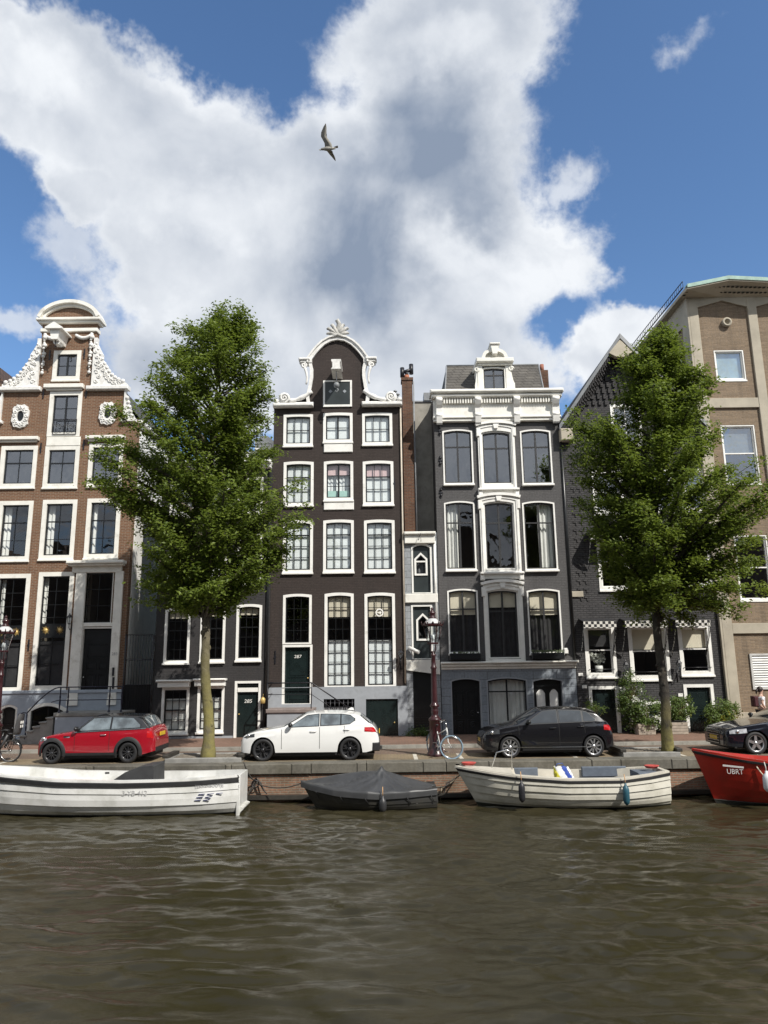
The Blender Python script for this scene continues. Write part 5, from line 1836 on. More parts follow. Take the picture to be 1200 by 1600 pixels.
dm.cbox(pa + 0.08, pb - 0.08, Yd - 0.12, Yd + 1.3, g[3] + 0.062, pz0 + 0.1, 0.02)
dm.cbox(pa, pb, Yd - 0.26, Yd + 1.3, pz0 + 0.102, pz1 + 0.12, 0.03)
ptop = H.Z(548, 772)
ar = [(pa + 0.25 + (pb - pa - 0.5) * i / 14, pz1 + 0.12 + (ptop - pz1 - 0.12) * max(0.0, 1 - (2 * i / 14 - 1) ** 2) ** 0.5) for i in range(15)]
dm.band(ar, -0.12, 0.02, Yd - 0.24, Yd + 0.3)
dm.prism([(p[0], p[1] - 0.06) if 0 < i < 14 else (p[0], pz1 + 0.10) for i, p in enumerate(ar)][::-1], Yd - 0.05, Yd + 0.25)
cxx = 0.5 * (pa + pb)
dm.prism([(cxx - 0.17, ptop + 0.12), (cxx + 0.17, ptop + 0.12), (cxx + 0.1, pz1 + 0.25), (cxx - 0.1, pz1 + 0.25)], Yd - 0.36, Yd - 0.06)
dm.cbox(cxx - 0.22, cxx + 0.22, Yd - 0.42, Yd + 0.2, ptop + 0.122, ptop + 0.2, 0.02)
H.Y = hy
dm.build('dormer', CREAM, rf)
for px, py in ((687, 673), (688, 720), (689, 770)):
    m = MB()
    a = uz(px, py)
    m.ball((a[0], H.Y - 0.03, a[1] + 0.12), 0.06, 6)
    m.ball((a[0], H.Y - 0.03, a[1] - 0.12), 0.06, 6)
    m.box(a[0] - 0.02, a[0] + 0.02, H.Y - 0.04, H.Y - 0.003, a[1] - 0.22, a[1] + 0.22)
    m.box(a[0] - 0.08, a[0] + 0.08, H.Y - 0.041, H.Y - 0.004, a[1] - 0.02, a[1] + 0.02)
    m.build('wall_anchor', IRON, H.t)
m = MB()
a = uz(884, 1017)
m.cbox(a[0] - 0.08, a[0] + 0.08, H.Y - 0.1, H.Y - 0.003, a[1] - 0.11, a[1] + 0.11, 0.02)
m.build('flood_light', WHITE, H.t)
m = MB()
X = uz(893, 850)[0]
m.tube([(x1h + 0.02, H.Y - 0.02, H.Z(1040, 890)), (x1h + 0.02, H.Y - 0.02, H.Z(640, 880))], 0.06, 8)
m.build('drainpipe', BLACKP, H.t)

# ================================================================== HOUSE 5: black brick gable with awnings
x0h, _ = U(891, 900, YF)
x1h, _ = U(1121, 900, YF)
H = H5 = House('black_gable_house', 'black brick house with pointed overhanging gable, white windows and checked awnings', x0h, x1h)
ze = H.Z(668, 985)
apx, apz = U(968, 541, YF)
apx = x0h + (x1h - x0h) * 0.43
out = [(x0h, GZ - 0.1), (x1h, GZ - 0.1), (x1h, ze), (apx, apz), (x0h, ze)]
for rr_, nx in (((955, 632, 1002, 697), 2), ((926, 735, 974, 803), 2), ((1000, 733, 1050, 801), 2), ((1066, 733, 1104, 799), 1)):
    H.window(H.rect(*rr_), cas=0.12, nx=nx, ny=2 if nx == 2 else 1, sash=WHITE, pane=GLASSHI, sill=0.05)
for rr_ in ((934, 840, 983, 922), (1004, 838, 1052, 919), (1072, 836, 1110, 916)):
    H.window(H.rect(*rr_), cas=0.12, nx=1, zs=(0.55,), mid=(0.55,), sash=WHITE, sill=0.05)
AW = []
grd = (((914, 977, 962, 1058), (908, 965)), ((983, 976, 1045, 1062), (973, 1046)), ((1061, 976, 1112, 1055), (1052, 1112)))
for k, (rr_, ax) in enumerate(grd):
    rc = H.rect(*rr_)
    w = H.window(rc, cas=0.13, nx=1, zs=(0.52,), mid=(0.52,), sash=WHITE, sill=0.05, curtain=(('top', 0.45, BEIGEB), ('left', 0.10)) if k else (('top', 0.4, DRAPE),))
    m = MB()
    m.tube([(rc[0] + 0.1, H.Y - 0.06, rc[2] + 0.3), (rc[1] - 0.1, H.Y - 0.06, rc[2] + 0.3)], 0.014, 6)
    m.build('safety_rail', IRON, w)
    AW.append((rc, ax))
m = MB()
rc = H.rect(914, 977, 962, 1058)
ORN = []
for rr_, lab in (((922, 1072, 969, 1152), 0), ((1071, 1069, 1118, 1154), 1)):
    r = H.rect(*rr_)
    d = H.door(r, 0.12, GREENP, 0, WHITE, panels=((0.12, 0.88, 0.52, 0.94), (0.10, 0.90, 0.44, 0.48), (0.12, 0.88, 0.08, 0.38)), hside=-1)
r = H.rect(1006, 1096, 1049, 1124)
H.window(r, cas=0.12, nx=1, ny=6, sash=paint('teal_slats', (0.05, 0.10, 0.10), 0.5), curtain=(('bottom', 1.0, paint('teal_shutter', (0.10, 0.17, 0.17), 0.6)),), sill=0)
m = MB()
for j in range(18):
    z = H.Z(712 + j * 13.1, 900)
    for i in range(2):
        X = x0h + 0.26 + 0.25 * i
        m.box(X, X + 0.15, H.Y - 0.03, H.Y - 0.002, z, z + 0.07)
        m.box(X + 0.10, X + 0.15, H.Y - 0.028, H.Y - 0.0025, z - 0.12, z - 0.001)
zc = H.Z(640, 968)
zc2 = H.Z(575, 968)
for j in range(7):
    z = zc + 0.2 + (zc2 - zc) * j / 7
    hw = min((apz - z) * (x1h - x0h) / 2 / (apz - ze) - 0.75, 1.9)
    X = apx - hw
    while X < apx + hw:
        m.box(X, X + 0.11, H.Y - 0.07, H.Y - 0.002, z, z + 0.20)
        X += 0.26
H.wall('wall', out, BR5, extra=m)
H.body(BR5, ze - 0.05, floors=[H.Z(p, 985) for p in (715, 815, 940, 1085)])
# overhanging roof: two thick slopes that run out past the wall, with stepped brick below
rt = MB()
OV = 0.75
th = 0.16
for xe in (x0h - 0.12, x1h + 0.12):
    sl = (apz - ze) / (apx - (x0h if xe < apx else x1h))
    zxe = apz + sl * (xe - apx)
    a, b = (xe, zxe + 0.05), (apx, apz + 0.05)
    dz = th
    v = [(a[0], H.Y - OV * 0.35, a[1]), (b[0], H.Y - OV, b[1]), (b[0], H.Y + 9, b[1]), (a[0], H.Y + 9, a[1]),
         (a[0], H.Y - OV * 0.35, a[1] + dz), (b[0], H.Y - OV, b[1] + dz), (b[0], H.Y + 9, b[1] + dz), (a[0], H.Y + 9, a[1] + dz)]
    rt.add(v, [(0, 1, 2, 3), (4, 5, 6, 7), (0, 1, 5, 4), (1, 2, 6, 5), (2, 3, 7, 6), (3, 0, 4, 7)])
rf = rt.build('roof', SLATE, H.t)
m = MB()
for xe in (x0h - 0.12, x1h + 0.12):
    sl = (apz - ze) / (apx - (x0h if xe < apx else x1h))
    zxe = apz + sl * (xe - apx)
    v = []
    for yy, k in ((-0.03, 0), (-0.001, 1)):
        v += [(xe, H.Y - OV * 0.35 + yy, zxe + 0.02), (apx, H.Y - OV + yy, apz + 0.02), (apx, H.Y - OV + yy, apz + 0.24), (xe, H.Y - OV * 0.35 + yy, zxe + 0.24)]
    m.add(v, [(0, 1, 2, 3), (0, 1, 5, 4), (1, 2, 6, 5), (2, 3, 7, 6), (3, 0, 4, 7), (4, 5, 6, 7)])
m.build('verge_board', LEAD, rf)
# toothed brick courses stepping out below the verge
m = MB()
for side in (-1, 1):
    xe = x0h if side < 0 else x1h
    n = 34
    for i in range(n):
        t = (i + 0.5) / n
        X = xe + (apx - xe) * t
        Zt = ze + (apz - ze) * t + 0.04
        o_ = OV * (0.35 + 0.65 * t)
        for k in range(4):
            f = (k + 1) / 4.0
            yy0 = H.Y - o_ * f * 0.95
            hw = abs(apx - xe) / n * 0.36
            m.box(X - hw, X + hw, yy0, H.Y - o_ * (f - 0.25) * 0.95 - 0.002 if k else H.Y - 0.002, Zt - 0.62 + 0.13 * k - 0.03 * (i % 2), Zt - 0.02 - (3 - k) * 0.02)
m.build('toothed_brick_course', BR5, rf)
m = MB()
m.prism([(apx - 0.5, apz - 0.62), (apx, apz - 0.02), (apx + 0.5, apz - 0.62), (apx + 0.2, apz - 0.8), (apx - 0.2, apz - 0.8)], H.Y - OV - 0.02 + 0.03, H.Y - 0.5)
m.build('apex_block', CONCB, H.t)
m = MB()
m.cbox(x0h - 0.1, x0h + 0.42, H.Y - 0.34, H.Y - 0.003, ze - 0.62, ze - 0.1, 0.03)
m.build('corner_block', CONCB, H.t)
r = H.rect(893, 924, 911, 933)
H.slab(r, -0.06, -0.002, 'sandstone_block', CONCB)
for (a, b) in ((907, 1054), (913, 1073), (1063, 1086)):
    c = uz(a, b)
    m = MB()
    m.cbox(c[0] - 0.09, c[0] + 0.09, H.Y - 0.03, H.Y - 0.003, c[1] - 0.06, c[1] + 0.06, 0.005)
    m.build('number_plate', WHITE, H.t)
wall_lantern(H, 979, 1052, 0.5)
wall_lantern(H, 1062, 1049, 0.5)
# awnings: dark hoods with black and white checked valances


def check_mat():
    m, nt, b = M_new('black_white_check_cloth')
    t = nnode(nt, 'ShaderNodeTexChecker')
    mp = nnode(nt, 'ShaderNodeMapping')
    mp.inputs['Location'].default_value = (0.011, 0.013, 0.017)
    nt.links.new(coords(nt), mp.inputs[0])
    nt.links.new(mp.outputs[0], t.inputs['Vector'])
    t.inputs['Scale'].default_value = 9.0
    t.inputs['Color1'].default_value = (0.62, 0.60, 0.55, 1)
    t.inputs['Color2'].default_value = (0.02, 0.02, 0.022, 1)
    nt.links.new(t.outputs[0], b.inputs['Base Color'])
    b.inputs['Roughness'].default_value = 0.9
    return m


CHECK = check_mat()
AWC = paint('black_awning_cloth', (0.014, 0.014, 0.016), 0.85, 0.2, 3)


def awning(x0, x1, zt, label, drop=1.35):
    e = empty('window_awning', label, 'awning', (0.5 * (x0 + x1), YF, zt - drop), 'checked awnings on the black gable house')
    P = 0.72
    m = MB()
    yf = YF - P
    zf = zt - 0.14
    m.add([(x0, YF - 0.02, zt), (x1, YF - 0.02, zt), (x1, yf, zf), (x0, yf, zf), (x0, YF - 0.02, zt - 0.03), (x1, YF - 0.02, zt - 0.03), (x1, yf + 0.01, zf - 0.03), (x0, yf + 0.01, zf - 0.03)],
          [(0, 1, 2, 3), (4, 5, 6, 7), (0, 1, 5, 4), (1, 2, 6, 5), (2, 3, 7, 6), (3, 0, 4, 7)])
    m.build('canopy', AWC, e)
    m = MB()
    m.box(x0, x1, yf - 0.012, yf - 0.002, zf - 0.26, zf)
    for X in (x0, x1):
        n = 6
        rows = []
        for i in range(n + 1):
            t = i / n
            y, z = yf + (P - 0.06) * t ** 1.3, zf - drop * 0.92 * t
            rows.append([(X, y, z + 0.02), (X, min(y + 0.03, YF - 0.03), z - 0.25 * (1 - 0.3 * t))])
        m.grid(rows, False)
    m.build('valance', CHECK, e)
    m = MB()
    for X in (x0 + 0.014, x1 - 0.014):
        m.tube([(X, yf + 0.012, zf - 0.015), (X, YF - 0.03, zf - drop)], 0.014, 6)
    m.tube([(x0 + 0.014, yf + 0.014, zf - 0.016), (x1 - 0.014, yf + 0.014, zf - 0.016)], 0.016, 6)
    m.build('frame', IRON, e)


labs = ('small checked awning over the ground floor window beside the graphite house', 'wide checked awning behind the tree trunk on the ground floor',
        'checked awning over the ground floor window beside the brown brick building')
for (rc, ax), lb in zip(AW, labs):
    a, b = U(ax[0] + 3, 968, YF - 0.7)[0], U(ax[1] - 3, 968, YF - 0.7)[0]
    awning(a, b, H.Z(966, 985), lb)
for (ax, py, lb) in (((922, 985), 832, 'checked awning over the upper window on the left side of the black house'), ((998, 1056), 830, 'checked awning over the upper window behind the tree crown')):
    a, b = U(ax[0], py, YF - 0.7)[0], U(ax[1], py, YF - 0.7)[0]
    awning(a, b, H.Z(py, 985), lb)
# a plant in the small ground floor window
rc = H.rect(914, 977, 962, 1058)
pt = empty('potted_orchid', 'pale flowering pot plant standing behind the small ground floor window', 'plant', (0.5 * (rc[0] + rc[1]), YF + 0.35, rc[2] + 0.18))
m = MB()
m.lathe([(0.0, 0.0), (0.13, 0.0), (0.17, 0.26), (0.14, 0.26), (0.12, 0.22), (0, 0.22)], (0, 0, 0), 12)
m.build('pot', WHITE, pt, local=True)
m = MB()
for i in range(70):
    t, u = random.uniform(0, 6.28), random.uniform(0.05, 0.38)
    z = 0.4 + random.uniform(0, 0.35)
    x, y = u * math.cos(t), u * math.sin(t) * 0.4
    s_ = 0.06
    m.add([(x - s_, y, z), (x, y - 0.02, z + s_), (x + s_, y, z), (x, y - 0.02, z - s_)], [(0, 1, 2, 3)])
for i in range(5):
    m.tube([(0, 0, 0.22), (0.05 * (i - 2), 0, 0.4), (0.12 * (i - 2), 0, 0.62)], 0.008, 5)
m.build('blossom', FLOWERW, pt, local=True)

# ================================================================== BUILDING 6: brick and concrete modern building
X6, _ = U(1123, 950, YF - 0.05)
Y6 = YF - 0.05
H = H6 = House('concrete_frame_building', 'modern brown brick building with beige concrete frame and zigzag copper edged roof', X6, X6 + 8, Y6)
ux = lambda px, py: U(px, py, Y6)
pw = ux(1158, 1100)[0] - ux(1142, 1100)[0]
xp1 = ux(1108, 800)[0]
X6 = xp1
bay = ux(1181, 570)[0] - ux(1088, 570)[0]
zt6 = H.Z(466, 1130)
xe = X6 + 3 * bay + pw
zb1, zb0 = H.Z(623, 1130), H.Z(638, 1130)
zl1, zl0 = H.Z(974, 1160), H.Z(990, 1160)
zpl = H.Z(1113, 1170)
# brick panels with windows
H.x0, H.x1 = X6, xe
for rr_, zz, cu in (((1117, 547, 1164, 594), (), (('bottom', 1.0, paint('pale_sky_blind', (0.62, 0.74, 0.74), 0.6)),)), ((1130, 664, 1184, 756), (0.52,), (('top', 0.48, paint('grey_roller_blind', (0.36, 0.37, 0.38), 0.8)),)), ((1151, 836, 1204, 938), (0.5,), ())):
    rc = H.rect(*rr_)
    H.window(rc, cas=0.055, nx=1, zs=zz, mid=zz, sash=WHITE, pane=GLASSHI if zz != () else GLASSHI, curtain=cu, sill=0.03, sw=0.05, proud=0.0, deep=0.18)
    for k in (1, 2):
        rc2 = (rc[0] + bay * k, rc[1] + bay * k, rc[2], rc[3])
        H.window(rc2, cas=0.055, nx=1, zs=zz, mid=zz, sash=WHITE, pane=GLASSHI, curtain=cu, sill=0.03, sw=0.05, proud=0.0, deep=0.18)
H.wall('brick_infill', [(X6 + 0.02, GZ - 0.1), (xe - 0.02, GZ - 0.1), (xe - 0.02, zt6), (X6 + 0.02, zt6)], BR6, y0=Y6 + 0.0, y1=Y6 + 0.3)
H.Y = Y6
H.body(BR6, zt6 - 0.1, X6, xe, depth=14, floors=[H.Z(p, 1150) for p in (625, 800, 975)])
fy = Y6 - 0.10
for k in range(4):
    m = MB()
    X = X6 + bay * k
    m.cbox(X, X + pw, fy, Y6 + 0.25 if False else Y6 - 0.002, GZ - 0.1, zt6 - 0.01, 0.012)
    m.build('pilaster', CONCB, H.t)
for k in range(3):
    a, b = X6 + bay * k + pw + 0.002, X6 + bay * (k + 1) - 0.002
    c = 0.5 * (a + b)
    for (za_, zb_, nm_) in ((zb0, zb1, 'concrete_beam'), (zl0, zl1, 'concrete_beam'), (GZ - 0.1, zpl, 'concrete_plinth')):
        m = MB()
        m.cbox(a, b, fy + 0.01, Y6 - 0.003, za_, zb_, 0.01)
        m.build(nm_, CONCB, H.t)
    m = MB()
    zh = H.Z(481, 1130)
    zpk = H.Z(471, 1130)
    m.prism([(a, zh), (c, zpk), (b, zh), (b, zt6 - 0.012), (a, zt6 - 0.012)] if zpk < zt6 - 0.05 else [(a, zh), (b, zh), (b, zt6 - 0.012), (a, zt6 - 0.012)], fy + 0.012, Y6 - 0.003)
    m.build('head_beam', CONCB, H.t)
# side wall towards the black house: concrete frame and brick
m = MB()
m.box(X6 - 0.08, X6 - 0.002, Y6 - 0.099, Y6 + 0.55, GZ - 0.1, zt6 - 0.012)
m.box(X6 - 0.08, X6 - 0.002, Y6 + 0.552, Y6 + 14, zt6 - 1.1, zt6 - 0.013)
m.box(X6 - 0.078, X6 - 0.002, Y6 + 7, Y6 + 7.4, GZ, zt6 - 1.102)
m.build('side_frame', CONCB, H.t)
# folded roof slab, copper edge, dark discs as soffit holes
m = MB()
cp = MB()
hl = MB()
oy = 0.95
n = 3
zlo, zhi = ux(1080, 447)[1], 0
_, zlo = U(1082, 446, Y6 - oy)
_, zhi = U(1138, 433, Y6 - oy)
xs_ = []
xL = X6 - 0.35
pk = U(1138, 433, Y6 - oy)[0]
vals = [(xL, zlo), (pk, zhi)]
step = bay
X, Zv = pk, zhi
for k in range(1, 6):
    X += step / 2 * 1.35
    vals.append((X, zlo + 0.25 if k % 2 else zhi))
for i in range(len(vals) - 1):
    (xa, za), (xb, zb) = vals[i], vals[i + 1]
    zi = zt6 - 0.012
    f0, f1 = Y6 - oy, Y6 + 14
    # slab: outer edge thin, underside rises from the wall head to the edge
    v = [(xa, f0, za - 0.16), (xb, f0, zb - 0.16), (xb, Y6 - 0.1, zi + 0.003), (xa, Y6 - 0.1, zi + 0.003), (xa, f0, za), (xb, f0, zb), (xb, f1, zb + 0.2), (xa, f1, za + 0.2), (xa, f1, zi), (xb, f1, zi)]
    m.add(v, [(0, 1, 2, 3), (0, 1, 5, 4), (4, 5, 6, 7), (3, 2, 9, 8), (0, 3, 8, 7, 4), (1, 2, 9, 6, 5), (6, 7, 8, 9)])
    v = [(xa, f0 - 0.04, za - 0.10), (xb, f0 - 0.04, zb - 0.10), (xb, f0 - 0.04, zb + 0.06), (xa, f0 - 0.04, za + 0.06), (xa, f0 - 0.002, za - 0.10), (xb, f0 - 0.002, zb - 0.10), (xb, f0 + 0.3, zb + 0.065), (xa, f0 + 0.3, za + 0.065)]
    cp.add(v, [(0, 1, 2, 3), (0, 1, 5, 4), (3, 2, 6, 7), (0, 3, 7, 4), (1, 2, 6, 5)])
    for j in range(9):
        for r_ in range(2):
            t = (j + 0.5) / 9
            u = 0.35 + 0.35 * r_
            X_ = xa + (xb - xa) * t
            z_e = za + (zb - za) * t - 0.16
            hl.lathe([(0.07, -0.012), (0.07, -0.006)], (X_, f0 + (oy - 0.1) * u, z_e + (zi - z_e) * u), 8)
            k0 = len(hl.v) - 16
            hl.f.append([k0 + q_ for q_ in range(8)])
            hl.s.append(False)
rf = m.build('folded_roof', CONCB, H.t)
cp.build('copper_edge', COPPER, rf)
hl.build('soffit_pattern', paint('soffit_hole', (0.02, 0.02, 0.02), 0.9), rf)
m = MB()
yy = Y6 - 0.6
zr_ = zlo + 0.1
m.tube([(xL - 0.02, yy, zr_), (xL - 0.02, Y6 + 13, zr_ + 0.2)], 0.03, 5)
m.tube([(xL - 0.02, yy, zr_ + 0.28), (xL - 0.02, Y6 + 13, zr_ + 0.48)], 0.02, 5)
for i in range(60):
    Yv = yy + 13.6 * i / 59
    m.tube([(xL - 0.02, Yv, zr_ + 0.2 * i / 59), (xL - 0.02, Yv, zr_ + 0.28 + 0.2 * i / 59)], 0.011, 4)
m.build('roof_railing', IRON, rf)
m = MB()
a = ux(1134, 505)
m.lathe([(0.2, -0.001), (0.2, -0.16), (0.12, -0.16), (0.11, -0.02), (0, -0.02)], (a[0], Y6, a[1]), 18, 'y')
m.build('round_vent', CONCB, H.t)
r = H.rect(1173, 1021, 1225, 1077)
m = MB()
m.ring(contour(*r), contour(r[0] + 0.08, r[1] - 0.08, r[2] + 0.08, r[3] - 0.08), Y6 - 0.06, Y6 - 0.002)
lv = m.build('louvre_vent', paint('pale_grey_metal', (0.5, 0.5, 0.48), 0.5), H.t)
m = MB()
n = 13
for i in range(n):
    z = r[2] + 0.09 + (r[3] - r[2] - 0.18) * i / n
    m.add([(r[0] + 0.082, Y6 - 0.05, z), (r[1] - 0.082, Y6 - 0.05, z), (r[1] - 0.082, Y6 - 0.004, z + 0.09), (r[0] + 0.082, Y6 - 0.004, z + 0.09)], [(0, 1, 2, 3)])
m.build('slat', paint('pale_grey_slat', (0.52, 0.52, 0.50), 0.5), lv)

# the neighbour whose tiled roof just shows at the left edge
xa, _ = U(-190, 870, YF)
H = House('tiled_roof_house', 'sliver of a neighbouring house with dark clay tiled roof at the far left edge', xa, H1.x0 - 0.02)
_, zt = U(4, 612, YF + 1.0)
H.wall('wall', [(H.x0, GZ - 0.1), (H.x1, GZ - 0.1), (H.x1, zt), (H.x0, zt)], BR1)
H.body(BR1, zt - 0.05)
m = MB()
xr, zr = U(2, 588, YF + 3.0)
xb = H.x1 + 0.02
m.add([(xb, YF + 0.9, zt), (xb, YF + 9, zt), (xb - 1.6, YF + 9, zt + 1.9), (xb - 1.6, YF + 0.9, zt + 1.9), (H.x0, YF + 9, zt + 1.9), (H.x0, YF + 0.9, zt + 1.9)], [(0, 1, 2, 3), (3, 2, 4, 5)])
m.add([(xb, YF + 0.9, zt), (xb - 1.6, YF + 0.9, zt + 1.9), (H.x0, YF + 0.9, zt + 1.9), (H.x0, YF + 0.9, zt)], [(0, 1, 2, 3)])
m.build('roof', REDTILE, H.t)

# ================================================================== TREES


def leaves_mesh(name, cen, nrm, size, mat, parent, asp=0.55):
    """one small folded leaf (two faces) per centre"""
    n = len(cen)
    r = rng.normal(size=(n, 3))
    t = np.cross(nrm, r)
    t /= np.linalg.norm(t, axis=1)[:, None] + 1e-9
    b = np.cross(nrm, t)
    s = size[:, None]
    v = np.stack([cen - t * s, cen + b * s * asp + nrm * s * 0.18, cen + t * s * 1.05 - nrm * s * 0.25, cen - b * s * asp + nrm * s * 0.18], 1).reshape(-1, 3).astype(np.float32)
    k = np.arange(n) * 4
    f = np.stack([k, k + 1, k + 2, k, k + 2, k + 3], 1).reshape(-1)
    me = bpy.data.meshes.new(name)
    me.vertices.add(len(v))
    me.vertices.foreach_set('co', v.ravel())
    me.loops.add(len(f))
    me.loops.foreach_set('vertex_index', f.astype(np.int32))
    me.polygons.add(n * 2)
    me.polygons.foreach_set('loop_start', np.arange(0, len(f), 3, dtype=np.int32))
    me.update()
    me.materials.append(mat)
    o = bpy.data.objects.new(name, me)
    C.objects.link(o)
    if parent:
        o.parent = parent
    return o


def tree(name, label, base, basez, Lp, Rp, trunk, spurs, seed, rbase, fork_z, bark=None, dens=1.0):
    """Lp, Rp: outline of the crown as (pixel x, pixel y) read down its left and right side; trunk: pixel points of the stem"""
    rn = np.random.default_rng(seed)
    X0, Y0 = base
    e = empty(name, label, 'tree', (X0, Y0, basez), 'street trees on the quay')
    conv = lambda p: (U(p[0], p[1], Y0)[0] - X0, U(p[0], p[1], Y0)[1] - basez)
    L = sorted([conv(p)[::-1] for p in Lp])
    R_ = sorted([conv(p)[::-1] for p in Rp])
    Lz, Lx = [a[0] for a in L], [a[1] for a in L]
    Rz, Rx = [a[0] for a in R_], [a[1] for a in R_]
    T = sorted([conv(p)[::-1] for p in trunk])
    Tz, Tx = np.array([a[0] for a in T]), np.array([a[1] for a in T])
    ax = lambda z: np.interp(z, Tz, Tx)
    zb, zt = min(Lz[0], Rz[0]), max(Lz[-1], Rz[-1]) - 0.28
    # stem
    m = MB()
    zz = np.linspace(-0.12, zt * 0.93, 40)
    path = [(ax(z) + 0.03 * math.sin(z * 2.1 + seed), 0.04 * math.sin(z * 1.7 + seed), z) for z in zz]
    rad = [max(0.012, rbase * (1.0 + 0.55 * math.exp(-max(z, 0) * 3.2)) * (1 - 0.32 * min(z, fork_z) / fork_z) * (1 if z < fork_z else max(0.03, 1 - (z - fork_z) / (zt * 0.93 - fork_z)) ** 0.8) * (1 + 0.06 * math.sin(z * 9 + seed))) for z in zz]
    m.tube(path, rad, 14)
    for k in range(14):                                    # knots and old pruning scars
        z = rn.uniform(0.8, fork_z)
        a = rn.uniform(0, 6.28)
        rr = np.interp(z, zz, rad)
        m.ball((ax(z) + rr * 0.85 * math.cos(a), rr * 0.85 * math.sin(a), z), rn.uniform(0.04, 0.075), 8, (1, 1, 1.4))
    cen, nr = [], []
    nprim = 158
    for i in range(nprim):
        u = (i + 0.5) / nprim
        ztip = zb + (zt - zb) * (u ** 0.92) + rn.normal(0, 0.1)
        az = i * 2.39996 + rn.normal(0, 0.25)
        xl, xr = np.interp(ztip, Lz, Lx), np.interp(ztip, Rz, Rx)
        a0 = ax(ztip)
        ca, sa = math.cos(az), math.sin(az)
        ry = 0.5 * (xr - xl) * 0.92
        rx = (xr - a0) if ca > 0 else (a0 - xl)
        rx, ry = max(rx, 0.15), max(ry, 0.15)
        f = rn.choice([1.02, 0.97, 0.88, 0.74, 0.55], p=[0.16, 0.34, 0.20, 0.18, 0.12])
        tip = np.array([a0 + rx * ca * f, ry * sa * f, ztip])
        rise = min(0.95 * np.linalg.norm(tip[:2] - [a0, 0]) + 0.2, 2.8)
        zs = max(fork_z * (0.92 + 0.1 * rn.random()), ztip - rise * rn.uniform(0.55, 1.0))
        zs = min(zs, zt * 0.9)
        st = np.array([ax(zs), 0, zs])
        midp = st + (tip - st) * 0.5 + np.array([0, 0, 0.10 * rise * rn.uniform(-0.3, 1)])
        pth = [st, st + (midp - st) * 0.5 + rn.normal(0, 0.03, 3), midp, midp + (tip - midp) * 0.55 + rn.normal(0, 0.05, 3), tip]
        r0 = 0.022 + 0.016 * np.linalg.norm(tip - st) * (0.7 if i > nprim * 0.6 else 1)
        m.tube([tuple(p) for p in pth], [r0, r0 * 0.8, r0 * 0.6, r0 * 0.4, 0.006], 6, cap=False)
        ln = np.linalg.norm(tip - st)
        dirx = (tip - st) / (ln + 1e-6)
        ntw = int(5 + ln * 4.6)
        for j in range(ntw):
            s = 1 - (j / ntw) * 0.72 + rn.normal(0, 0.03)
            s = min(max(s, 0.2), 1.0)
            p0 = np.array([np.interp(s, [0, 0.25, 0.5, 0.78, 1.0], [q[d] for q in pth]) for d in range(3)])
            sd_ = dirx + rn.normal(0, 0.75, 3) * np.array([1, 1, 0.45])
            sd_ /= np.linalg.norm(sd_) + 1e-6
            tl = rn.uniform(0.18, 0.50) * (0.75 + 0.4 * (1 - s))
            p1 = p0 + sd_ * tl + np.array([0, 0, 0.06])
            # keep the spray inside the crown's outline
            zc = min(max(p1[2], zb), zt)
            xl2, xr2 = np.interp(zc, Lz, Lx), np.interp(zc, Rz, Rx)
            p1[0] = min(max(p1[0], xl2 - 0.03), xr2 + 0.03)
            if j % 2 == 0:
                m.tube([tuple(p0), tuple(p0 * 0.5 + p1 * 0.5 + [0, 0, 0.02]), tuple(p1)], [0.009, 0.007, 0.003], 4, cap=False)
            nl = rn.integers(25, 56)
            w = rn.random((nl, 1))
            c = p0 + (p1 - p0) * (0.25 + 0.85 * w) + rn.normal(0, 1, (nl, 3)) * np.array([0.16, 0.16, 0.08])
            c[:, 2] -= 0.35 * ((c[:, 0] - p1[0]) ** 2 + (c[:, 1] - p1[1]) ** 2)
            cen.append(c)
            n_ = rn.normal(0, 0.42, (nl, 3)) + np.array([0.10, -0.28, 1.0])
            nr.append(n_)
    for (px, py, dy, n) in spurs:                          # single long sprays that stick out of the outline
        sx, sz = conv((px, py))
        tip = np.array([sx, dy, sz])
        zs = max(fork_z, sz - abs(sx - ax(sz)) * 0.75)
        st = np.array([ax(zs), 0, zs])
        m.tube([tuple(st), tuple(st * 0.5 + tip * 0.5 + [0, 0, 0.1]), tuple(tip)], [0.035, 0.022, 0.006], 6, cap=False)
        for j in range(n):
            s = 0.5 + 0.5 * (j + 1) / n
            p = st + (tip - st) * s + rn.normal(0, 1, 3) * np.array([0.16, 0.2, 0.10])
            nl = 46
            cen.append(p + rn.normal(0, 1, (nl, 3)) * np.array([0.17, 0.17, 0.07]))
            nr.append(rn.normal(0, 0.42, (nl, 3)) + np.array([0.10, -0.28, 1.0]))
    t = m.build('trunk', bark or BARK, e, local=True)
    cen = np.concatenate(cen)
    nr = np.concatenate(nr)
    nr /= np.linalg.norm(nr, axis=1)[:, None]
    size = rn.uniform(0.042, 0.080, len(cen))
    leaves_mesh('crown', cen, nr, size, LEAF, e)
    return e


